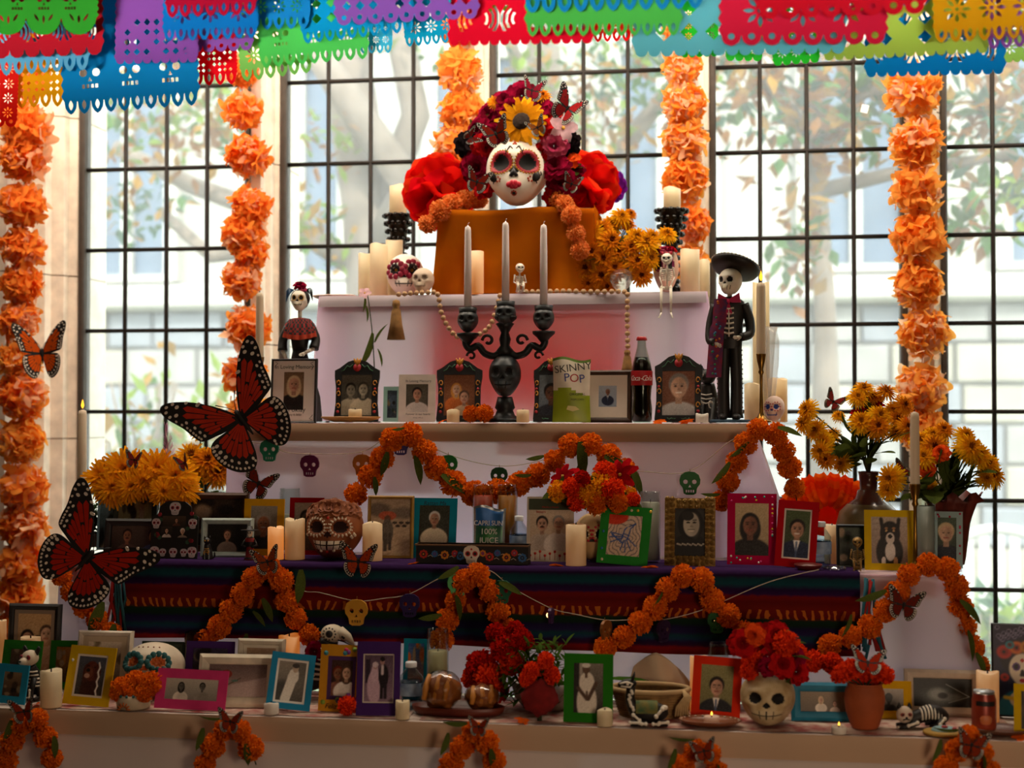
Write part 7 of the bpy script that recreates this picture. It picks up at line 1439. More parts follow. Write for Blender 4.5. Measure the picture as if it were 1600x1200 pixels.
# basket, cloth bundle, bread on tray
Y = 3.50; s = S(1015, Y); rx, ry = 60/s, .062; zb = Z4+.003; h = P(1015, 1075, Y).z-zb; o = thing('woven_basket', 'oval tan woven basket with rope handle behind the llama', 'basket', (X(1015, Y), Y, zb)); b = MB(); n = 11
b.grid(lambda u, v: ((rx*(.78+.22*v)+.0028*math.sin(v*PI*2*n))*math.cos(2*PI*u)*(1+.012*math.sin(u*PI*2*44)), (ry*(.78+.22*v)+.0028*math.sin(v*PI*2*n))*math.sin(2*PI*u), v*h), 90, 44, 0, cu=True); build('coil_wall', b, pm('#8a6a40', .85, 0, .3, 60, .3), o)
b = MB(); b.tube([(rx*1.0*math.cos(2*PI*k/40), ry*1.0*math.sin(2*PI*k/40), h) for k in range(41)], .006, 7); build('rim', b, pm('#b0946a', .85), o); b = MB(); b.lathe([(rx*.75, 0), (rx*.75, .004), (0, .004)], 30); b.v = [(v[0], v[1]*ry/rx, v[2]) for v in b.v]; build('base', b, pm('#7a5c38', .85), o)
b = MB()
for k in range(6): b.tube([(rx*.86, -ry*.6, h+.004), (rx*.9+.003*k, -ry*.85, h-.01), (rx*.86+.005*(k-3), -ry*.9, h*.5), (rx*.86+.006*(k-3), -ry*.88, h*.15)], .003, 5)
build('rope_handle', b, pm('#b09468', .9, 0, .3, 60), o)
Y = 3.628; o = thing('linen_bundle', 'folded cream linen cloth leaning behind the basket', 'cloth', base(4, 1035, Y)); b = MB(); w = 62/S(1035, Y); h = P(1035, 1022, Y).z-Z4
b.grid(lambda u, v: (w*(2*u-1)*(1-.25*v), -.035*(1-v)+.02*math.sin(u*7+v*2), max(.001, h*v*(1-.45*abs(2*u-.75)**1.5))), 26, 12); b.grid(lambda u, v: (w*(2*u-1)*(1-.25*v), .05-.03*v, max(.001, h*v*(1-.45*abs(2*u-.75)**1.5))-.002), 26, 4); build('folded_linen', b, pm('#c2ab90', .9, 0, .1, 10), o)
o = thing('cactus_paddle', 'broad green leaf lying on the basket rim', 'leaf', (X(985, 3.56), 3.56, P(985, 1062, 3.56).z)); b = MB()
leaf_blade(b, .14, .21, .1); b.v = [(v[0]-.06, v[1], v[2]) for v in b.v]; build('leaf_blade', b, tm('#3a5a1e', .2, .2), o)
Y = 3.44; xc = X(715, Y); o = thing('serving_tray', 'dark red wooden tray under the wrapped bread', 'tray', (xc, Y+.01, Z4+.003)); rx = 74/S(715, Y); b = MB(); b.lathe([(rx*.9, 0), (rx*.97, .008), (rx, .02), (rx*.98, .021), (rx*.92, .01), (0, .007)], 44); b.v = [(v[0], v[1]*.42, v[2]) for v in b.v]; build('tray_body', b, pm('#5a2214', .4, 0, .25, 12), o)
CRUST = pm('#9a5c24', .55, 0, .4, 18, .3, '#6a3510')
for k, (px, rx_, hz, dy, lab) in enumerate(((690, 32, 62, -.004, 'taller sweet bread loaf in clear wrap on the tray'), (752, 28, 42, .008, 'lower sweet bread loaf in clear wrap beside the marigolds'))):
    rr = rx_/S(px, Y)*.92; hh = hz/S(px, Y)*.9; o = thing('bread_loaf', lab, 'bread', (X(px, Y), Y+.008+dy, Z4+.0165), R(20*k)); rng = random.Random(k)
    b = MB(); b.ball((0, 0, hh*.46), (rr, .038, hh*.5), 26, 16, 0, lambda x, y, z: 1+.08*math.sin(7*x+3*y)+.06*math.sin(9*z+5*x)); build('crumb', b, CRUST, o)
    b = MB()
    for q in range(3): b.tube([(rr*(-.8+.55*q), -.034, hh*.3), (rr*(-.7+.55*q), -.032, hh*.62), (rr*(-.6+.55*q), -.012, hh*.95)], [.006, .008, .005], 7)
    build('crust_strip', b, pm('#b8782c', .5, 0, .2, 20), o)
    b = MB(); b.ball((0, 0, hh*.52), (rr*1.08, .045, hh*.53), 30, 18, 0, lambda x, y, z: 1+.05*math.sin(13*x+9*z)*math.sin(11*y+7*z)); build('plastic_wrap', b, glassy('#f4f0ea', .78, .12), o)
# painted panel of a flower crowned skull woman at the far end
Y = 3.61; zb = Z4+.003; x0, x1 = X(1549, Y), X(1640, Y); H_ = P(1580, 976, Y).z-zb; W = x1-x0; o = thing('skull_woman_painting', 'tall dark painted panel of a flower crowned skull faced woman', 'painting', ((x0+x1)/2, Y, zb), rot=(R(-6), 0, R(-4))); b = MB(); b.box(-W/2, W/2, 0, .014, 0, H_, 0, .003); build('panel_board', b, pm('#15121a', .5), o, False)
def cat_paint(a):
    p = Pic(a, '#1c1838', '#15203a', 90); 
    for k in range(26): t = k*2.4; p.ell((.08+.84*((k*.37) % 1))*a, .03+.16*((k*.61) % 1), .028, .028, '#8a84a0', .4, .8); p.ell((.08+.84*((k*.37) % 1))*a, .03+.16*((k*.61) % 1), .017, .017, '#1c1838', .4)
    p.ell(.5*a, .36, .38*a, .2, '#16121c'); p.ell(.52*a, .48, .24*a, .17, '#d8ccb4'); p.ell(.52*a, .58, .16*a, .09, '#d8ccb4')
    for x, y, r, c_ in ((.2, .3, .085, '#b0281c'), (.42, .25, .08, '#c8641c'), (.62, .24, .085, '#b8781c'), (.82, .3, .085, '#a8281c'), (.3, .22, .05, '#2c7a8a'), (.2, .58, .05, '#a8281c')): p.ell(x*a, y, r, r*.9, c_, .3); p.ell(x*a, y, r*.5, r*.45, '#7a1a14', .6, .8); p.ell(x*a, y, r*.2, r*.2, '#1a1010')
    for q in (-1, 1): p.ell((.52+q*.11)*a, .46, .07*a, .045, '#4a2a6a'); p.ell((.52+q*.11)*a, .46, .04*a, .028, '#120e12')
    p.line(.52*a, .51, .5*a, .55, .016, '#120e12'); p.line(.52*a, .51, .54*a, .55, .016, '#120e12'); p.ell(.52*a, .61, .055*a, .025, '#a8142c'); p.ell(.52*a, .39, .02, .02, '#b0281c'); p.rect(.44*a, .6*a, .66, .74, '#c8bca4'); p.ell(.5*a, .95, .45*a, .24, '#1f6a80'); p.ell(.5*a, .82, .22*a, .1, '#c8bca4'); p.line(.2*a, .8, .75*a, .84, .02, '#c8a83a'); return p
link('photo_print', print_mesh(cat_paint(W/H_), W*.94, H_*.96), o, (0, -.0008, H_*.02))
# white planter skull with teal flower eyes and its marigold tuft
o, sk, W, H_ = small_skull(4, 240, 1003, 92, 3.54, 'white painted skull with teal flower eyes behind orange marigolds', [pm('#d2c3ac', .6), pm('#c8642c', .6), pm('#cfc0a8', .6)], 4, 56, 'painted_skull', 'skull', teeth=False)
b = MB()
for sd in (-1, 1): petals(b, sk, (sd*.46, .02), W*.055, 0, .36, 12); petals(b, sk, (sd*.46, .02), W*.03, 1, .16, 6)
sk.dots(b, [(a, .75) for a in (-.5, -.25, 0, .25, .5)], W*.016, 2); build('painted_petals', b, [pm('#1f5a5c', .6), pm('#c86a2c', .6), pm('#7a3a20', .6)], o); o.rotation_euler = (R(-14), 0, R(4))
Y = 3.40; o = thing('bowl', 'small cream bowl with painted sun rim under orange marigolds', 'bowl', base(4, 211, Y)); r = 27/S(211, Y); h = 22/S(211, Y); b = MB(); b.lathe([(r*.8, 0), (r*.95, .004), (r, h*.6), (r*.98, h), (r*.88, h), (r*.85, h*.3), (0, h*.25)], 28); build('bowl_body', b, pm('#c8b89c', .5), o); b = MB()
for k in range(16): a = 2*PI*k/16; b.ball((r*.98*math.cos(a), r*.98*math.sin(a), h), (.004, .004, .004), 6, 4, 0)
for k in range(7): a = PI*k/6; b.tube([(.008*math.cos(a)-.008, -r*1.0, h*.12+.006*math.sin(a)), (.017*math.cos(a)-.008, -r*.99, h*.12+.017*math.sin(a))], .0018, 5, 1)
build('painted_rim', b, [pm('#1f5a5c', .6), pm('#c8641c', .6)], o); o2 = thing('marigold_tuft', 'clump of orange marigold heads piled in the cream bowl', 'flowers', (X(215, Y), Y+.01, Z4+.003+h*.4)); rng = random.Random(7)
for x, y, rr in ((190, 1075, 19), (212, 1066, 20), (236, 1068, 20), (203, 1085, 15), (226, 1082, 16), (182, 1084, 12)): yy = Y+rng.uniform(-.03, .015); e = link('marigold', rng.choice(MARI['o']), o2, P(x, y, yy)-o2.location, (rng.uniform(0, 6), rng.uniform(0, 6), 0)); q = rr/S(x, yy); e.scale = (q, q, q)
# loose marigold heads and petals lying on the cloths
def head(t, px, py, rpx, Y, kind, label):
    r = rpx/S(px, Y); o = tag(link('loose_marigold', MARI[kind][0], None, (X(px, Y), Y, TZ[t]+.002+r*.95), (.4, .8, px)), label, 'marigold', 'loose marigold heads'); o.scale = (r, r, r)
head(4, 543, 1105, 16, 3.395, 'r', 'bright orange pompom head before the ochre greeting card')
head(2, 757, 645, 15, 4.045, 'o', 'orange marigold head at the candelabra foot touching the third frame'); head(2, 736, 648, 14, 4.07, 'o', 'orange marigold head between the warm lit frame and candelabra')
p_ = head
BLM['petal'] = blossom([(6, 1.0, .34, 12, .25, 0, .05)], 0).mesh('petals', [tm('#e8641c', .3, .2, 6)])
for t, px, Y, r, lab in ((2, 1072, 4.055, 13, 'flat orange blossom before the smiling elder frame'), (2, 1030, 4.06, 12, 'flat orange blossom beside the cola bottle foot'), (2, 690, 4.055, 10, 'flat orange blossom before the warm lit arched frame'), (3, 870, 3.735, 12, 'flat orange blossom before the memorial board'), (3, 1015, 3.73, 13, 'flat orange blossom between green bird frame and rose frame'), (4, 818, 3.385, 14, 'flat orange blossom before the cockscomb'), (4, 1590, 3.385, 14, 'flat orange blossom at the far end of the lowest table'), (4, 55, 3.385, 15, 'flat orange blossom at the dog figurine feet'), (3, 645, 3.725, 10, 'flat orange blossom beside the teal elder frame')):
    q = r/S(px, Y); o = tag(link('orange_blossom', BLM['petal'], None, (X(px, Y), Y, TZ[t]+.004), (R(25), 0, px)), lab, 'flower', 'loose orange blossoms'); o.scale = (q, q, q)
# pink feather in the mums and cookie on a dish
o = thing('pink_feather', 'wispy pink feather standing in the yellow mums', 'feather', P(262, 722, 3.99)); b = MB(); b.tube([(0, 0, -.03), (.004, 0, .02), (0, 0, .06), (-.008, 0, .095)], .0012, 5); build('quill', b, WHITE, o); b = MB(); rng = random.Random(3)
for k in range(60): t = rng.random(); sd = rng.choice((-1, 1)); b.tube([(.003-.01*t*t, 0, .1*t-.01), (.003-.01*t*t+sd*.012*(1.1-t), rng.uniform(-.004, .004), .1*t+.012), (.003-.01*t*t+sd*.02*(1.1-t), rng.uniform(-.006, .006), .1*t+.02)], .0006, 3)
build('barbs', b, tm('#e8b8d0', .6), o)['kind'] = 'stuff'
Y = 3.40; o = thing('iced_cookie', 'round yellow and pale blue iced skull cookie before the skeleton cat', 'cookie', base(4, 1472, Y)); r = 32/S(1472, Y); b = MB(); b.lathe([(r*.9, 0), (r, .003), (r, .006), (r*.92, .009), (0, .009)], 28); b.v = [(v[0], v[1]*.8, v[2]) for v in b.v]; build('biscuit', b, pm('#b08a3c', .7), o); b = MB(); b.ball((0, 0, .009), (r*.62, r*.5, .011), 18, 8); build('icing', b, pm('#8ab0b4', .5), o)
b = MB(); b.ball((0, -.01, .0195), (.008, .006, .003), 8, 5); b.ball((.022, -.012, .0165), (.006, .006, .003), 8, 5); build('red_icing', b, pm('#a8282c', .5), o)
plate(3, 1262, 44, 3.742, 'small dark red plate at the foot of the dark red suit frame', '#5a1a12')
o = thing('glass_dish', 'small flat clear glass dish at the blanket edge', 'dish', base(3, 1303, 3.735)); b = MB(); b.lathe([(.026, 0), (.03, .006), (.03, .011), (.027, .011), (.025, .004), (0, .004)], 24); build('dish_body', b, glassy('#e4e4ea', .7), o)
o = thing('clear_glass_vase', 'clear twisted glass vase behind the lit brass candlestick', 'vase', base(2, 1203, 4.22)); h = P(1203, 512, 4.22).z-Z2; b = MB(); b.lathe([(.03, 0), (.03, .008), (.012, .03), (.016, h*.3), (.026, h*.6), (.03, h*.85), (.02, h*.95), (.024, h), (.02, h), (.016, h*.9), (0, .035)], 24, 0, lambda a, j: (.002*math.sin(a*6+j), 0)); build('vase_body', b, glassy('#f0ece8', .72, .08, .2), o)
# ================================================================ dolls, skeletons and painted animals
BW = pm('#e0d8c6', .55, 0, .1, 30); BK = pm('#15120f', .5, 0, .2, 40); SKM = [BW, SOCK, TOOTH, pm('#b8862c', .5)]
def hand(b, w, d, L, m=0, side=1):        # palm, four unequal bent fingers and a thumb, pointing along d
    w = Vector(w); d = Vector(d).normalized(); up = d.cross(Vector((0, 1, 0))); up = up.normalized() if up.length > .1 else Vector((1, 0, 0)); n_ = d.cross(up)
    b.tube([w, w+d*L*.25, w+d*L*.5], [L*.13, L*.2, L*.19], 8, m, .6)
    for k, l in enumerate((.40, .48, .45, .34)): o = up*(k-1.5)*L*.1; b.tube([w+d*L*.46+o, w+d*L*(.46+l*.55)+o*1.1-n_*L*.02, w+d*L*(.46+l)+o*1.05+n_*L*.06], [L*.055, L*.048, L*.035], 5, m)
    b.tube([w+d*L*.15+up*L*.17*side, w+d*L*.36+up*L*.3*side, w+d*L*.52+up*L*.31*side], [L*.06, L*.052, L*.038], 5, m)
# ---- skeleton musician in a wide hat
Y = 4.13; s = S(1142, Y); m = lambda px: (px-1141)/s; zf = P(1141, 656, Y).z; zz = lambda y: P(1141, y, Y).z-Z2-.002
o = thing('skeleton_musician', 'tall skeleton doll in black suit and wide brimmed hat', 'doll', (X(1141, Y), Y, Z2+.002), R(-6))
b = MB(); b.lathe([(.058, 0), (.06, .004), (.056, .008), (0, .009)], 28); b.v = [(v[0], v[1]*.7, v[2]) for v in b.v]; build('base_plate', b, pm('#23445a', .6), o)
for sd in (-1, 1):
    b = MB(); b.tube([(sd*.018, 0, .012), (sd*.018, 0, .03), (sd*.019, 0, zz(600)), (sd*.016, 0, zz(545)), (sd*.010, 0, zz(530))], [.021, .018, .017, .018, .018], 12); lg = build('leg', b, BK, o)
    b = MB()
    for k in range(14): b.ball((sd*.036-sd*.001*(k > 9), -.002, .03+k*(zz(540)-.03)/14), (.0022, .0022, .0026), 6, 4)
    build('silver_studs', b, pm('#8a8a8a', .3, .8), lg); b = MB(); b.ball((sd*.019, -.014, .016), (.014, .026, .010), 12, 8); build('boot', b, BK, o)
b = MB(); prof = [(zz(545), .034, .02), (zz(530), .036, .022), (zz(505), .038, .024), (zz(485), .044, .026), (zz(472), .042, .022), (zz(464), .022, .014)]
b.grid(lambda u, v: (lambda k, t: ((prof[k][1]+(prof[min(k+1, 5)][1]-prof[k][1])*t)*math.cos(2*PI*u), (prof[k][2]+(prof[min(k+1, 5)][2]-prof[k][2])*t)*math.sin(2*PI*u), prof[k][0]+(prof[min(k+1, 5)][0]-prof[k][0])*t))(min(5, int(v*5)), v*5-min(5, int(v*5))), 22, 10, 0, cu=True); build('jacket', b, BK, o)
b = MB(); b.grid(lambda u, v: ((.014*(1-v*.2))*(2*u-1), -.0265+.006*(2*u-1)**2+.003*v, zz(530)+(zz(470)-zz(530))*v), 6, 6); build('shirt_front', b, pm('#17130f', .8), o); b = MB()
for k in range(6): z = zz(522)+k*(zz(476)-zz(522))/6; b.tube([(-.014, -.026, z+.003), (0, -.030, z), (.014, -.026, z+.003)], .003, 5)
b.tube([(0, -.027, zz(527)), (0, -.027, zz(474))], .0022, 5); build('ribs', b, BW, o)
b = MB()   # embroidered sash over the shoulder falling down one side
b.grid(lambda u, v: (-.022-.016*v+.04*(u-.5)*(1+.1*v)-.006*(v > .35), -.030-.004*math.sin(u*PI), zz(468)+(zz(590)-zz(468))*v), 6, 16); sash = build('embroidered_sash', b, pm('#8a1f3a', .8, 0, .5, 60, .3, '#3a2c5a'), o); rng = random.Random(2); b = MB()
for k in range(22): v = rng.random(); u = rng.uniform(.15, .85); b.ball((-.02-.022*v+.03*(u-.5)-.006*(v > .35), -.035, zz(468)+(zz(590)-zz(468))*v), (.0035, .0015, .0035), 6, 4, k % 3)
build('sash_flowers', b, [pm('#2c6a8a', .7), pm('#c8641c', .7), pm('#2f7a4a', .7)], sash)
for sd, pts in ((1, [(.04, 0, zz(476)), (.056, 0, zz(500)), (.058, -.012, zz(522)), (.036, -.034, zz(528))]), (-1, [(-.04, 0, zz(476)), (-.054, -.002, zz(505)), (-.056, -.014, zz(530)), (-.040, -.032, zz(536))])):
    b = MB(); b.tube(cm(pts, 4, False), [.0155, .0155, .015, .015, .0148, .0145, .014, .014, .0138, .0135, .013, .0125, .012], 10); build('sleeve', b, BK, o); b = MB(); p = Vector(pts[-1]); hand(b, p, Vector((-sd*.8, -.2, -.05 if sd > 0 else -.5)), .026, 0, sd); build('hand', b, BW, o)
b = MB(); b.tube([(0, 0, zz(466)), (0, -.004, zz(452))], .007, 8); build('neck', b, BW, o); b = MB()
for sd in (-1, 1): b.prism([(0, zz(470)), (sd*.008, zz(466)), (sd*.03, zz(459)), (sd*.034, zz(474)), (sd*.008, zz(474))][::sd], -.031, -.024); b.prism([(0, zz(472)), (sd*.010, zz(490)), (sd*.003, zz(494)), (-sd*.002, zz(474))][::sd], -.031, -.026)
b.ball((0, -.029, zz(471)), (.006, .005, .007), 8, 6); build('neck_bow', b, pm('#c01a54', .5), o, False)
hs = Skull(.066, .08, 60, big=1.05, nar=.26); hd = link('head', hs.mesh('head', SKM), o, (.004, -.008, zz(462)), (R(4), 0, R(-20)))
b = MB(); b.lathe([(.021, .0), (.03, .002), (.05, .003), (.066, .009), (.072, .02), (.073, .027), (.070, .026), (.062, .014), (.04, .008), (.026, .009), (.024, .02), (.02, .034), (.012, .042), (0, .044)], 40); ht = build('sombrero', b, BK, o, True, (.010, .008, zz(427)), (R(-22), R(14), 0))
b = MB()
for k in range(40): a = 2*PI*k/40; b.ball((.0725*math.cos(a), .0725*math.sin(a), .027), (.0022, .0022, .0022), 5, 4)
build('brim_beads', b, pm('#a08c6a', .3, .7), ht)
# ---- skeleton lady doll with red shawl
Y = 4.25; s = S(468, Y); o = thing('skeleton_lady', 'skeleton lady doll in black dress and red shawl', 'doll', (X(468, Y), Y, Z2+.002), R(6)); zz = lambda y: P(468, y, Y).z-Z2-.002
b = MB(); b.lathe([(.065, 0), (.067, .004), (.06, zz(620)), (.04, zz(585)), (.026, zz(558)), (.022, zz(548))], 30, 0, lambda a, j: (.004*math.sin(a*9)*(j < 4), 0)); build('skirt', b, pm('#17120f', .8, 0, .3, 20), o); b = MB()
rng = random.Random(6)
for k in range(30): a = 2*PI*rng.random(); z = rng.uniform(.01, zz(600)); r = .066-.02*(z/zz(600)); b.ball((r*math.cos(a), r*math.sin(a), z), (.006, .006, .006), 7, 5, k % 3)
build('skirt_flowers', b, [pm('#a8281c', .7), pm('#2c4a8a', .7), pm('#5a2a6a', .7)], o)
b = MB(); b.lathe([(.022, zz(552)), (.027, zz(535)), (.034, zz(515)), (.03, zz(503)), (.014, zz(499)), (0, zz(498))], 22); b.v = [(v[0], v[1]*.65, v[2]) for v in b.v]; build('bodice', b, BK, o)
for sd, pts in ((1, [(.034, 0, zz(512)), (.05, 0, zz(530)), (.046, -.012, zz(545)), (.022, -.032, zz(552))]), (-1, [(-.034, 0, zz(512)), (-.052, 0, zz(530)), (-.052, -.01, zz(548)), (-.036, -.026, zz(562))])):
    b = MB(); b.tube(cm(pts[:3], 4, False), [.016, .016, .015, .015, .014, .014, .0145, .015, .016], 10); build('sleeve', b, BK, o); b = MB(); b.tube([pts[2], pts[3]], [.0065, .005], 8); hand(b, pts[3], Vector(pts[3])-Vector(pts[2]), .024, 0, sd); build('forearm_and_hand', b, BW, o)
b = MB(); prof = [(.018, 497), (.032, 499), (.045, 508), (.052, 518), (.055, 528)]
def shw(u, v):
    k = min(3, int(v*4)); t = v*4-k; r = prof[k][0]+(prof[k+1][0]-prof[k][0])*t; y = prof[k][1]+(prof[k+1][1]-prof[k][1])*t; a = 2*PI*u; return ((r+.004*math.sin(a*14)*v)*math.cos(a), (r*.72+.004*math.sin(a*14)*v)*math.sin(a), zz(y)+.004*math.cos(a*2)*v-.004*v*math.sin(-a)**2)
b.grid(shw, 84, 12, lambda u, v: 2 if v > .82 or v < .12 else (int(u*42)+int(v*9)) % 2, cu=True); build('shawl', b, [pm('#8a1f1c', .8), pm('#1f2422', .8), pm('#a83414', .8)], o)
b = MB(); b.tube([(0, 0, zz(500)), (0, 0, zz(484))], .0065, 8); build('neck', b, BW, o); hs = Skull(.054, .07, 56, ring=1.7, big=.95); hd = link('head', hs.mesh('head', [BW, SOCK, TOOTH, pm('#c8a05a', .6)]), o, (0, -.004, zz(487)), (0, 0, R(-4)))
b = MB(); b.ball((0, .006, .042), (.031, .032, .03), 18, 12); b.ball((0, .03, .03), (.02, .02, .02), 12, 8); build('hair', b, BK, hd); flower('crimson', o, (.0, -.004, zz(446)), .021, (0, -.6, 1), 'hair_rose'); flower('pink', o, (.012, -.012, zz(452)), .012, (.3, -1, 1), 'hair_rose'); b = MB()
for k in range(12): a = R(-10+(k-6)*4); sd = 1 if k % 2 else -1; b.tube([(sd*.018, -.006, zz(453)), (sd*.034, -.008, zz(455)+.002*(k-6)), (sd*.042, -.01, zz(463)+.003*(k-6))], .0014, 5, k % 2)
build('ribbons', b, [pm('#2c5a8a', .7), BK], o)
# ---- small skeletons
def skeleton(label, loc, h, pose, rz=0, mats=None, cat='skeleton', name='seated_skeleton'):
    """sitting skeleton of seated height h; pose 'hug' hugs its knees, 'dangle' hangs its shins over an edge"""
    B_ = mats[0] if mats else BW; o = thing(name, label, cat, loc, R(rz)); k = h; hs = Skull(.30*k, .33*k, 44, big=1.0); link('head', hs.mesh('head', mats or SKM), o, (0, -.05*k, .68*k), (R(6), 0, 0))
    b = MB(); b.tube([(0, .04*k, .06*k), (0, .06*k, .3*k), (0, .03*k, .55*k), (0, -.01*k, .72*k)], .028*k, 7); build('spine', b, B_, o); b = MB()
    for j in range(6): z = (.30+.055*j)*k; w = (.13+.02*math.sin(j*.6))*k; b.tube([(w*math.sin(a), .04*k-.14*k*(1-math.cos(a))*.5, z-.02*k*(1-math.cos(a))) for a in [R(-170+34*q) for q in range(11)]], .013*k, 5)
    build('rib_cage', b, B_, o); b = MB(); b.ball((0, .03*k, .06*k), (.14*k, .08*k, .06*k), 14, 8); build('pelvis', b, B_, o)
    for sd in (-1, 1):
        hip = (sd*.09*k, 0, .07*k)
        if pose == 'hug': kn, an, ft = (sd*.10*k, -.22*k, .34*k), (sd*.09*k, -.26*k, .03*k), (sd*.10*k, -.38*k, .02*k); sh, el, wr = (sd*.17*k, .0, .60*k), (sd*.21*k, -.08*k, .36*k), (-sd*.02*k, -.27*k, .26*k+.03*k*sd)
        else: kn, an, ft = (sd*.13*k, -.26*k, .05*k), (sd*.13*k, -.28*k, -.62*k), (sd*.18*k, -.36*k, -.76*k); sh, el, wr = (sd*.16*k, 0, .60*k), (sd*.20*k, .0, .36*k), (sd*.12*k, -.16*k, .12*k)
        b = MB(); b.tube([hip, kn], [.042*k, .036*k], 7); b.tube([kn, an], [.04*k, .028*k], 7); b.ball(kn, .042*k, 8, 6); b.ball(an, .028*k, 7, 5); b.tube([an, ft], [.026*k, .016*k], 6)
        for q in (-1, 0, 1): b.tube([Vector(ft)*.8+Vector(an)*.2, Vector(ft)+Vector((q*.02*k, -.02*k, 0))], .009*k, 4)
        build('leg', b, B_, o); b = MB(); b.tube([sh, el], [.024*k, .02*k], 6); b.tube([el, wr], [.02*k, .016*k], 6); b.ball(el, .026*k, 7, 5); b.ball(sh, .035*k, 7, 5); hand(b, wr, Vector((-sd*.5, -.8, -.2)) if pose == 'hug' else Vector((0, -1, -.3)), .10*k, 0, sd); build('arm', b, B_, o)
    return o
Y = 4.385; skeleton('tiny pale skeleton hugging its knees between two white tapers', (X(812, Y), Y, Z1+.002), 46/S(812, Y), 'hug', 18)
Y = 4.36; skd = skeleton('small skeleton sitting on the cloth edge with dangling legs', (X(1043, 4.368), 4.368, Z1+.003), 58/S(1043, Y), 'dangle', -4, name='dangling_skeleton')
b = MB(); rng = random.Random(3); kk = 58/S(1043, Y)
for j in range(5): b.ball(((j-2)*.055*kk, -.07*kk, 1.0*kk), (.05*kk, .05*kk, .045*kk), 8, 6, j % 2)
build('rose_band', b, [pm('#b0182c', .6), pm('#7a1224', .6)], skd)
GLD = pm('#8a6a34', .4, .5, .25, 30); Y = 3.735; skeleton('gold painted skeleton hugging its knees before the dog frame', (X(1340, Y), Y+.02, Z3+.003), 52/S(1340, Y), 'hug', -6, [GLD, SOCK, GLD, GLD])
# ---- painted animals
def bones(b, pts, r=.003, m=0):
    pts = [Vector(p) for p in pts]; b.tube(pts, r, 6, m); b.ball(tuple(pts[0]), r*1.6, 6, 5, m); b.ball(tuple(pts[-1]), r*1.6, 6, 5, m)
# crouching cat
Y = 3.46; s = S(1436, Y); k = 88/s; o = thing('skeleton_cat', 'crouching black cat figurine with white bones and face', 'figurine', (X(1436, Y), Y, Z4+.003), R(8)); b = MB()
b.tube(cm([(-.2*k, -.02*k, .13*k), (0, 0, .21*k), (.2*k, .0, .26*k), (.38*k, .0, .17*k), (.44*k, 0, .1*k)], 5, False), [.09*k, .095*k, .11*k, .12*k, .125*k, .13*k, .135*k, .14*k, .145*k, .15*k, .155*k, .16*k, .16*k, .155*k, .15*k, .14*k, .13*k, .11*k, .09*k, .07*k, .04*k], 16, 0, 1.0); build('body', b, BK, o); b = MB()
for j in range(7): x = (-.02+.055*j)*k; z = .21*k+.03*k*math.sin(j*.5); r = (.135+.02*math.sin(j*.5))*k; b.tube([(x+.02*k*math.sin(a), -r*math.sin(a)*1.02, z+r*math.cos(a)*1.02) for a in [R(5+18*q) for q in range(7)]], .0022, 5)
build('rib_stripes', b, BW, o); b = MB()
for sd in (-1, 1): b.tube([(-.08*k, sd*.1*k-.02*k, .12*k), (-.28*k, sd*.09*k-.05*k, .045*k), (-.42*k, sd*.09*k-.06*k, .035*k)], [.06*k, .05*k, .04*k], 9); b.tube([(.34*k, -.13*k*(1 if sd < 0 else -1), .14*k), (.24*k, sd*.16*k, .06*k), (.12*k, sd*.16*k, .035*k)], [.09*k, .06*k, .04*k], 9)
build('paws', b, BK, o); b = MB()
for sd in (-1,): bones(b, [(-.1*k, -.17*k, .12*k), (-.26*k, -.18*k, .07*k)], .003); bones(b, [(.36*k, -.22*k, .2*k), (.28*k, -.23*k, .1*k)], .003)
for q in range(4): b.tube([(-.40*k, -.17*k+.02*k*q, .06*k), (-.45*k, -.17*k+.02*k*q, .03*k)], .0016, 4)
build('leg_bones', b, BW, o); b = MB(); b.ball((-.30*k, -.06*k, .24*k), (.145*k, .13*k, .15*k), 22, 14, 0, lambda x, y, z: 1+.12*max(0, -y)*max(0, .4-abs(z))); hd = build('head', b, pm('#c8b8a4', .55), o); b = MB()
for sd in (-1, 1): b.lathe([(.05*k, 0), (.03*k, .06*k), (0, .11*k)], 10, 0); b.v[-30:] = [(v[0]-.30*k+sd*.09*k, v[1]-.04*k, v[2]+.345*k) for v in b.v[-30:]]
build('ears', b, BK, hd); b = MB()
for sd in (-1, 1): b.ball((-.30*k+sd*.06*k, -.178*k, .26*k), (.045*k, .016*k, .035*k), 10, 7, 0); b.ball((-.30*k+sd*.06*k, -.19*k, .26*k), (.022*k, .012*k, .02*k), 8, 6, 1)
b.ball((-.30*k, -.2*k, .21*k), (.025*k, .014*k, .018*k), 8, 6, 1); b.tube([(-.36*k, -.185*k, .17*k), (-.30*k, -.198*k, .185*k), (-.24*k, -.185*k, .17*k)], .0016, 5, 1)
build('painted_face', b, [pm('#8a2a1c', .5), BLACK], hd)
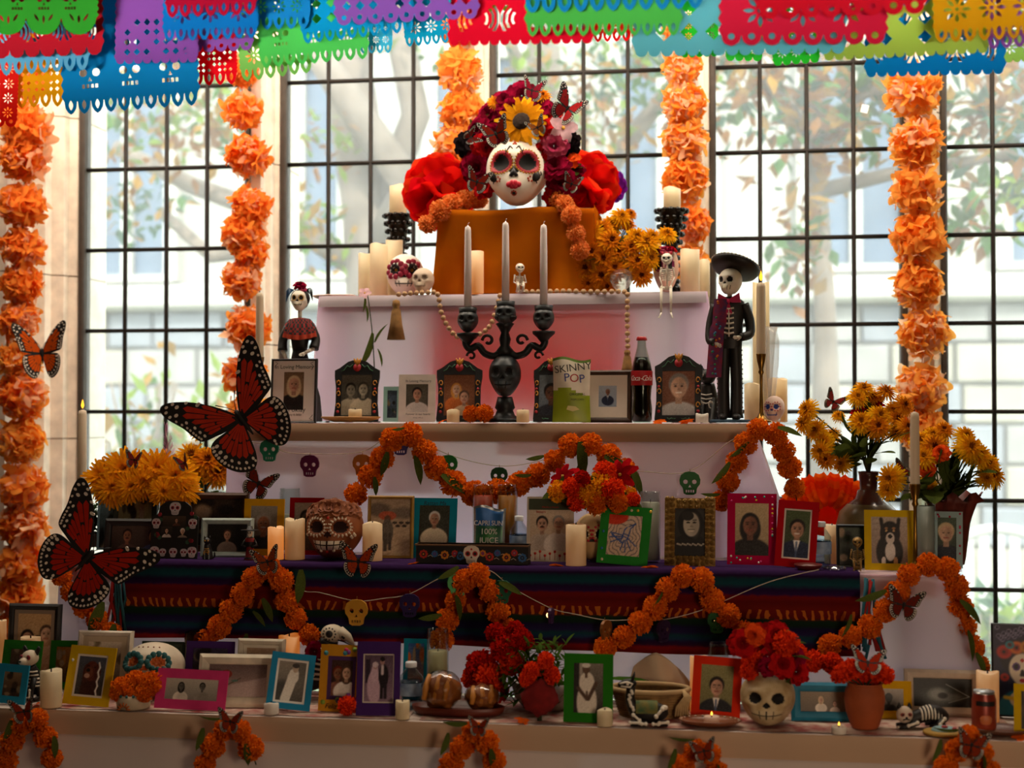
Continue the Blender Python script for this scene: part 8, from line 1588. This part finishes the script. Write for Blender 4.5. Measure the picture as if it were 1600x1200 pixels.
# sitting dog figurine
Y = 3.47; s = S(55, Y); k = 80/s; o = thing('skeleton_dog', 'sitting black dog figurine with white bones and face', 'figurine', (X(55, Y), Y, Z4+.003), R(-14)); b = MB(); b.tube(cm([(0, .12*k, .16*k), (0, .04*k, .34*k), (0, -.04*k, .5*k), (0, -.08*k, .64*k)], 5, False), [.2*k, .2*k, .2*k, .19*k, .19*k, .18*k, .17*k, .165*k, .16*k, .15*k, .14*k, .13*k, .12*k, .11*k, .1*k, .1*k], 16); build('body', b, BK, o); b = MB()
for sd in (-1, 1): b.tube([(sd*.1*k, -.1*k, .42*k), (sd*.1*k, -.17*k, .2*k), (sd*.1*k, -.18*k, .03*k), (sd*.1*k, -.25*k, .025*k)], [.07*k, .05*k, .045*k, .04*k], 9); b.ball((sd*.18*k, .06*k, .14*k), (.1*k, .18*k, .14*k), 14, 9); b.tube([(sd*.19*k, -.04*k, .05*k), (sd*.19*k, -.2*k, .03*k)], .035*k, 8)
build('legs', b, BK, o); b = MB()
for j in range(5): b.tube([(.19*k*math.sin(a)*(1-.06*j), .06*k-.02*k*j-.2*k*math.cos(a)*(1-.05*j), (.26+.07*j)*k) for a in [R(-80+26*q) for q in range(7)]], .0025, 5)
for sd in (-1, 1): bones(b, [(sd*.1*k, -.225*k, .2*k), (sd*.1*k, -.232*k, .06*k)], .0025)
build('bone_stripes', b, BW, o); b = MB(); b.ball((0, -.1*k, .80*k), (.16*k, .17*k, .15*k), 20, 12); b.ball((0, -.27*k, .755*k), (.085*k, .12*k, .075*k), 14, 9); hd = build('head', b, pm('#c2b49c', .55), o); b = MB()
for sd in (-1, 1): b.tube([(sd*.11*k, -.06*k, .88*k), (sd*.19*k, -.06*k, 1.0*k), (sd*.22*k, -.05*k, .98*k)], [.06*k, .045*k, .01*k], 8, 0, .5)
build('ears', b, BK, hd); b = MB()
for sd in (-1, 1): b.ball((sd*.085*k, -.245*k, .83*k), (.05*k, .02*k, .05*k), 10, 7, 0); b.ball((sd*.085*k, -.262*k, .83*k), (.02*k, .012*k, .02*k), 8, 6, 1)
b.ball((0, -.385*k, .77*k), (.03*k, .02*k, .022*k), 8, 6, 1); build('painted_face', b, [pm('#8a2030', .5), BLACK], hd)
# lying llama
Y = 3.395; s = S(1008, Y); k = 80/s; o = thing('skeleton_llama', 'lying black llama figurine with white bones before the basket', 'figurine', (X(1008, Y), Y, Z4+.003), R(4)); b = MB(); b.ball((.06*k, 0, .24*k), (.38*k, .17*k, .22*k), 24, 14); b.tube(cm([(-.22*k, 0, .28*k), (-.3*k, -.02*k, .5*k), (-.28*k, -.02*k, .74*k)], 5, False), [.12*k, .115*k, .11*k, .1*k, .095*k, .09*k, .09*k, .085*k, .085*k, .085*k, .085*k], 12); build('body', b, BK, o); b = MB(); b.ball((-.33*k, -.02*k, .80*k), (.16*k, .09*k, .09*k), 18, 10); b.ball((-.46*k, -.02*k, .77*k), (.08*k, .06*k, .06*k), 12, 8)
for sd in (-1, 1): b.tube([(-.26*k, sd*.05*k-.02*k, .86*k), (-.22*k, sd*.06*k-.02*k, .97*k), (-.21*k, sd*.05*k-.02*k, 1.02*k)], [.03*k, .025*k, .008*k], 7)
build('head', b, BK, o); b = MB(); b.tube([(-.3*k, -.16*k, .06*k), (.02*k, -.17*k, .05*k)], .06*k, 9); b.tube([(.42*k, -.14*k, .06*k), (.16*k, -.17*k, .05*k)], .06*k, 9); build('folded_legs', b, BK, o); b = MB()
for q in range(5): bones(b, [(-.235*k-.075*k*math.sin(q*.7), -.115*k, (.30+.08*q)*k), (-.25*k-.075*k*math.sin(q*.7), -.11*k, (.345+.08*q)*k)], .0026)
bones(b, [(-.3*k, -.225*k, .08*k), (-.12*k, -.235*k, .08*k)], .0032); bones(b, [(-.08*k, -.235*k, .06*k), (.0, -.235*k, .06*k)], .003); bones(b, [(.14*k, -.235*k, .06*k), (.24*k, -.235*k, .06*k)], .003); bones(b, [(.26*k, -.225*k, .08*k), (.42*k, -.2*k, .09*k)], .0032); bones(b, [(.2*k, -.2*k, .2*k), (.32*k, -.18*k, .34*k)], .0036); bones(b, [(-.24*k, -.18*k, .22*k), (-.12*k, -.2*k, .12*k)], .0032)
b.tube([(-.5*k, -.085*k, .80*k), (-.36*k, -.115*k, .84*k), (-.25*k, -.1*k, .80*k), (-.3*k, -.115*k, .74*k), (-.48*k, -.085*k, .75*k)], .0024, 5); b.ball((-.35*k, -.115*k, .80*k), (.03*k, .01*k, .03*k), 8, 6)
b.ball((.36*k, -.13*k, .36*k), (.07*k, .05*k, .05*k), 10, 7); build('bone_paint', b, BW, o); b = MB(); b.grid(lambda u, v: (.02*k+(u-.5)*.42*k, -.178*k*math.sin(PI*(v-.5)*.98), .24*k+.228*k*math.cos(PI*(v-.5)*.98)), 10, 12); build('saddle_cloth', b, pm('#2f5a3a', .8, 0, .4, 50, 0, '#7a6a2c'), o)
# crow with a white skull head
Y = 3.585; s = S(520, Y); o = thing('skeleton_crow', 'black crow figurine with white skull head and painted bones', 'figurine', (X(508, Y), Y, Z4+.003), R(0)); H_ = P(520, 977, Y).z-Z4; k = H_; b = MB(); b.tube(cm([(-.28*k, .02*k, .12*k), (-.16*k, 0, .3*k), (-.02*k, -.02*k, .55*k), (.08*k, -.03*k, .8*k)], 5, False), [.06*k, .1*k, .13*k, .16*k, .19*k, .2*k, .21*k, .21*k, .2*k, .19*k, .18*k, .17*k, .15*k, .14*k, .13*k, .12*k], 16); build('body', b, BK, o)
b = MB(); b.ball((.12*k, -.04*k, .88*k), (.16*k, .13*k, .125*k), 20, 12); b.tube([(.22*k, -.05*k, .9*k), (.34*k, -.06*k, .84*k), (.44*k, -.06*k, .72*k)], [.09*k, .06*k, .008*k], 10); hd = build('skull_head', b, pm('#cdbfa6', .5), o); b = MB(); b.ball((.11*k, -.165*k, .89*k), (.05*k, .02*k, .05*k), 12, 8)
for q in range(12): t = 2*PI*q/12; b.ball((.11*k+.085*k*math.cos(t), -.158*k, .89*k+.08*k*math.sin(t)), (.012*k, .01*k, .012*k), 5, 4)
b.tube([(.27*k, -.12*k, .86*k), (.31*k, -.11*k, .83*k)], .004, 5); b.tube([(.22*k, -.135*k, .81*k), (.3*k, -.115*k, .785*k), (.42*k, -.075*k, .72*k)], .0018, 5); build('eye_paint', b, BLACK, hd); b = MB()
for j in range(7): z = (.30+.065*j)*k; xc = (-.13+.03*j)*k; b.tube([(xc+.2*k*math.sin(a), -.205*k*math.cos(a)-.01*k, z-.03*k*math.sin(a)) for a in [R(-75+22*q) for q in range(7)]], .0032, 5)
bones(b, [(-.3*k, -.1*k, .5*k), (-.1*k, -.2*k, .35*k)], .004); build('bone_paint', b, BW, o); flower('crimson', o, (-.08*k, -.2*k, .66*k), .026, (0, -1, .2), 'painted_rose'); b = MB()
for sd in (-1, 1): b.tube([(-.02*k, sd*.06*k, .36*k), (.0, sd*.06*k, .02*k)], .006, 7); b.tube([(.0, sd*.06*k, .012*k), (.08*k, sd*.06*k, .008*k)], .005, 6)
build('legs', b, BK, o)
# black cats and small figures
def sitcat(t, px, y0, Y, label, rz=0, paint='#c8902c', z=None):
    h = P(px, y0, Y).z-TZ[t]-.003; o = thing('black_cat', label, 'figurine', base(t, px, Y), R(rz)); b = MB(); b.tube(cm([(0, .05*h, .02*h), (0, .04*h, .25*h), (0, -.02*h, .5*h), (0, -.05*h, .66*h)], 4, False), [.2*h, .22*h, .22*h, .21*h, .2*h, .19*h, .18*h, .16*h, .15*h, .14*h, .13*h, .12*h, .11*h], 14)
    for sd in (-1, 1): b.tube([(sd*.08*h, -.12*h, .42*h), (sd*.08*h, -.17*h, .03*h), (sd*.08*h, -.22*h, .02*h)], [.06*h, .045*h, .04*h], 8); b.tube([(sd*.09*h, -.06*h, .86*h), (sd*.12*h, -.06*h, 1.0*h)], [.06*h, .005*h], 7)
    b.ball((0, -.09*h, .78*h), (.15*h, .14*h, .13*h), 16, 10); b.tube(cm([(.1*h, .16*h, .04*h), (.26*h, .1*h, .1*h), (.28*h, .05*h, .3*h)], 4, False), .035*h, 7); build('body', b, BK, o); b = MB()
    for sd in (-1, 1): b.ball((sd*.06*h, -.215*h, .8*h), (.03*h, .012*h, .03*h), 8, 5); b.tube([(sd*.08*h+.03*h*math.cos(a), -.215*h+.02*h*math.cos(a), .3*h+.06*h*math.sin(a)) for a in [q*.8 for q in range(7)]], .012*h, 5)
    for q in range(3): b.tube([(-.1*h, -.2*h, (.34+.07*q)*h), (0, -.225*h, (.32+.07*q)*h), (.1*h, -.2*h, (.34+.07*q)*h)], .012*h, 5)
    build('painted_lines', b, pm(paint, .5), o); return o
sitcat(2, 1107, 568, 4.22, 'black and white cat figurine beside the suited skeleton', -10, '#b8b0a4'); sitcat(3, 325, 836, 3.765, 'small black cat figurine with gold lines by the collage frame', 10)
small_skull(3, 316, 812, 18, 3.80, 'tiny white skull ornament above the gold lined black cat', [BW, SOCK, TOOTH], 10, 32) if False else None
# small wide hatted figure by the mustard frame
Y = 3.765; o = thing('hatted_figurine', 'tiny red and black hatted skeleton figurine by the mustard frame', 'figurine', base(3, 391, Y), R(5)); h = P(391, 822, Y).z-Z3-.002; b = MB()
b.lathe([(.016, 0), (.017, h*.05), (.012, h*.1), (.010, h*.4), (.014, h*.55), (.012, h*.66), (.004, h*.7)], 16, lambda j: j % 2); build('robe', b, [pm('#8a1f1c', .7), BK], o); hs = Skull(.016, h*.26, 28); link('head', hs.mesh('head', SKM), o, (0, -.002, h*.66)); b = MB(); b.lathe([(.008, h*.88), (.024, h*.87), (.025, h*.89), (.009, h*.91), (.007, h*.99), (0, h)], 18); build('hat', b, BK, o)
for sd in (-1, 1): b = MB(); b.tube([(sd*.012, 0, h*.6), (sd*.02, -.004, h*.45), (sd*.008, -.014, h*.4)], .004, 6); build('arm', b, BK, o)
# wire of the loose butterflies that stand on stalks
for (px, py, Y_, tz, lab) in ((1302, 640, 4.05, P(1340, 690, 4.03), 'thin wire stalk carrying the tiny pink red monarch'),):
    a = P(px, py, Y_+.01); o = thing('wire_stalk', lab, 'wire', a); b = MB(); b.tube([(0, 0, 0), tuple((tz-a)*.5), tuple(tz-a)], .0007, 5); build('wire', b, BLACK, o)
# turn lettering curves into plain meshes
dg = bpy.context.evaluated_depsgraph_get()
for e in [q for q in col.objects if q.type == 'FONT']:
    me = bpy.data.meshes.new_from_object(e.evaluated_get(dg)); n = bpy.data.objects.new('lettering', me); col.objects.link(n); n.parent = e.parent; n.matrix_local = e.matrix_local.copy(); n.matrix_parent_inverse = e.matrix_parent_inverse.copy(); bpy.data.objects.remove(e)
for q in [q for q in col.objects if q.name.startswith('lettering')]: pass
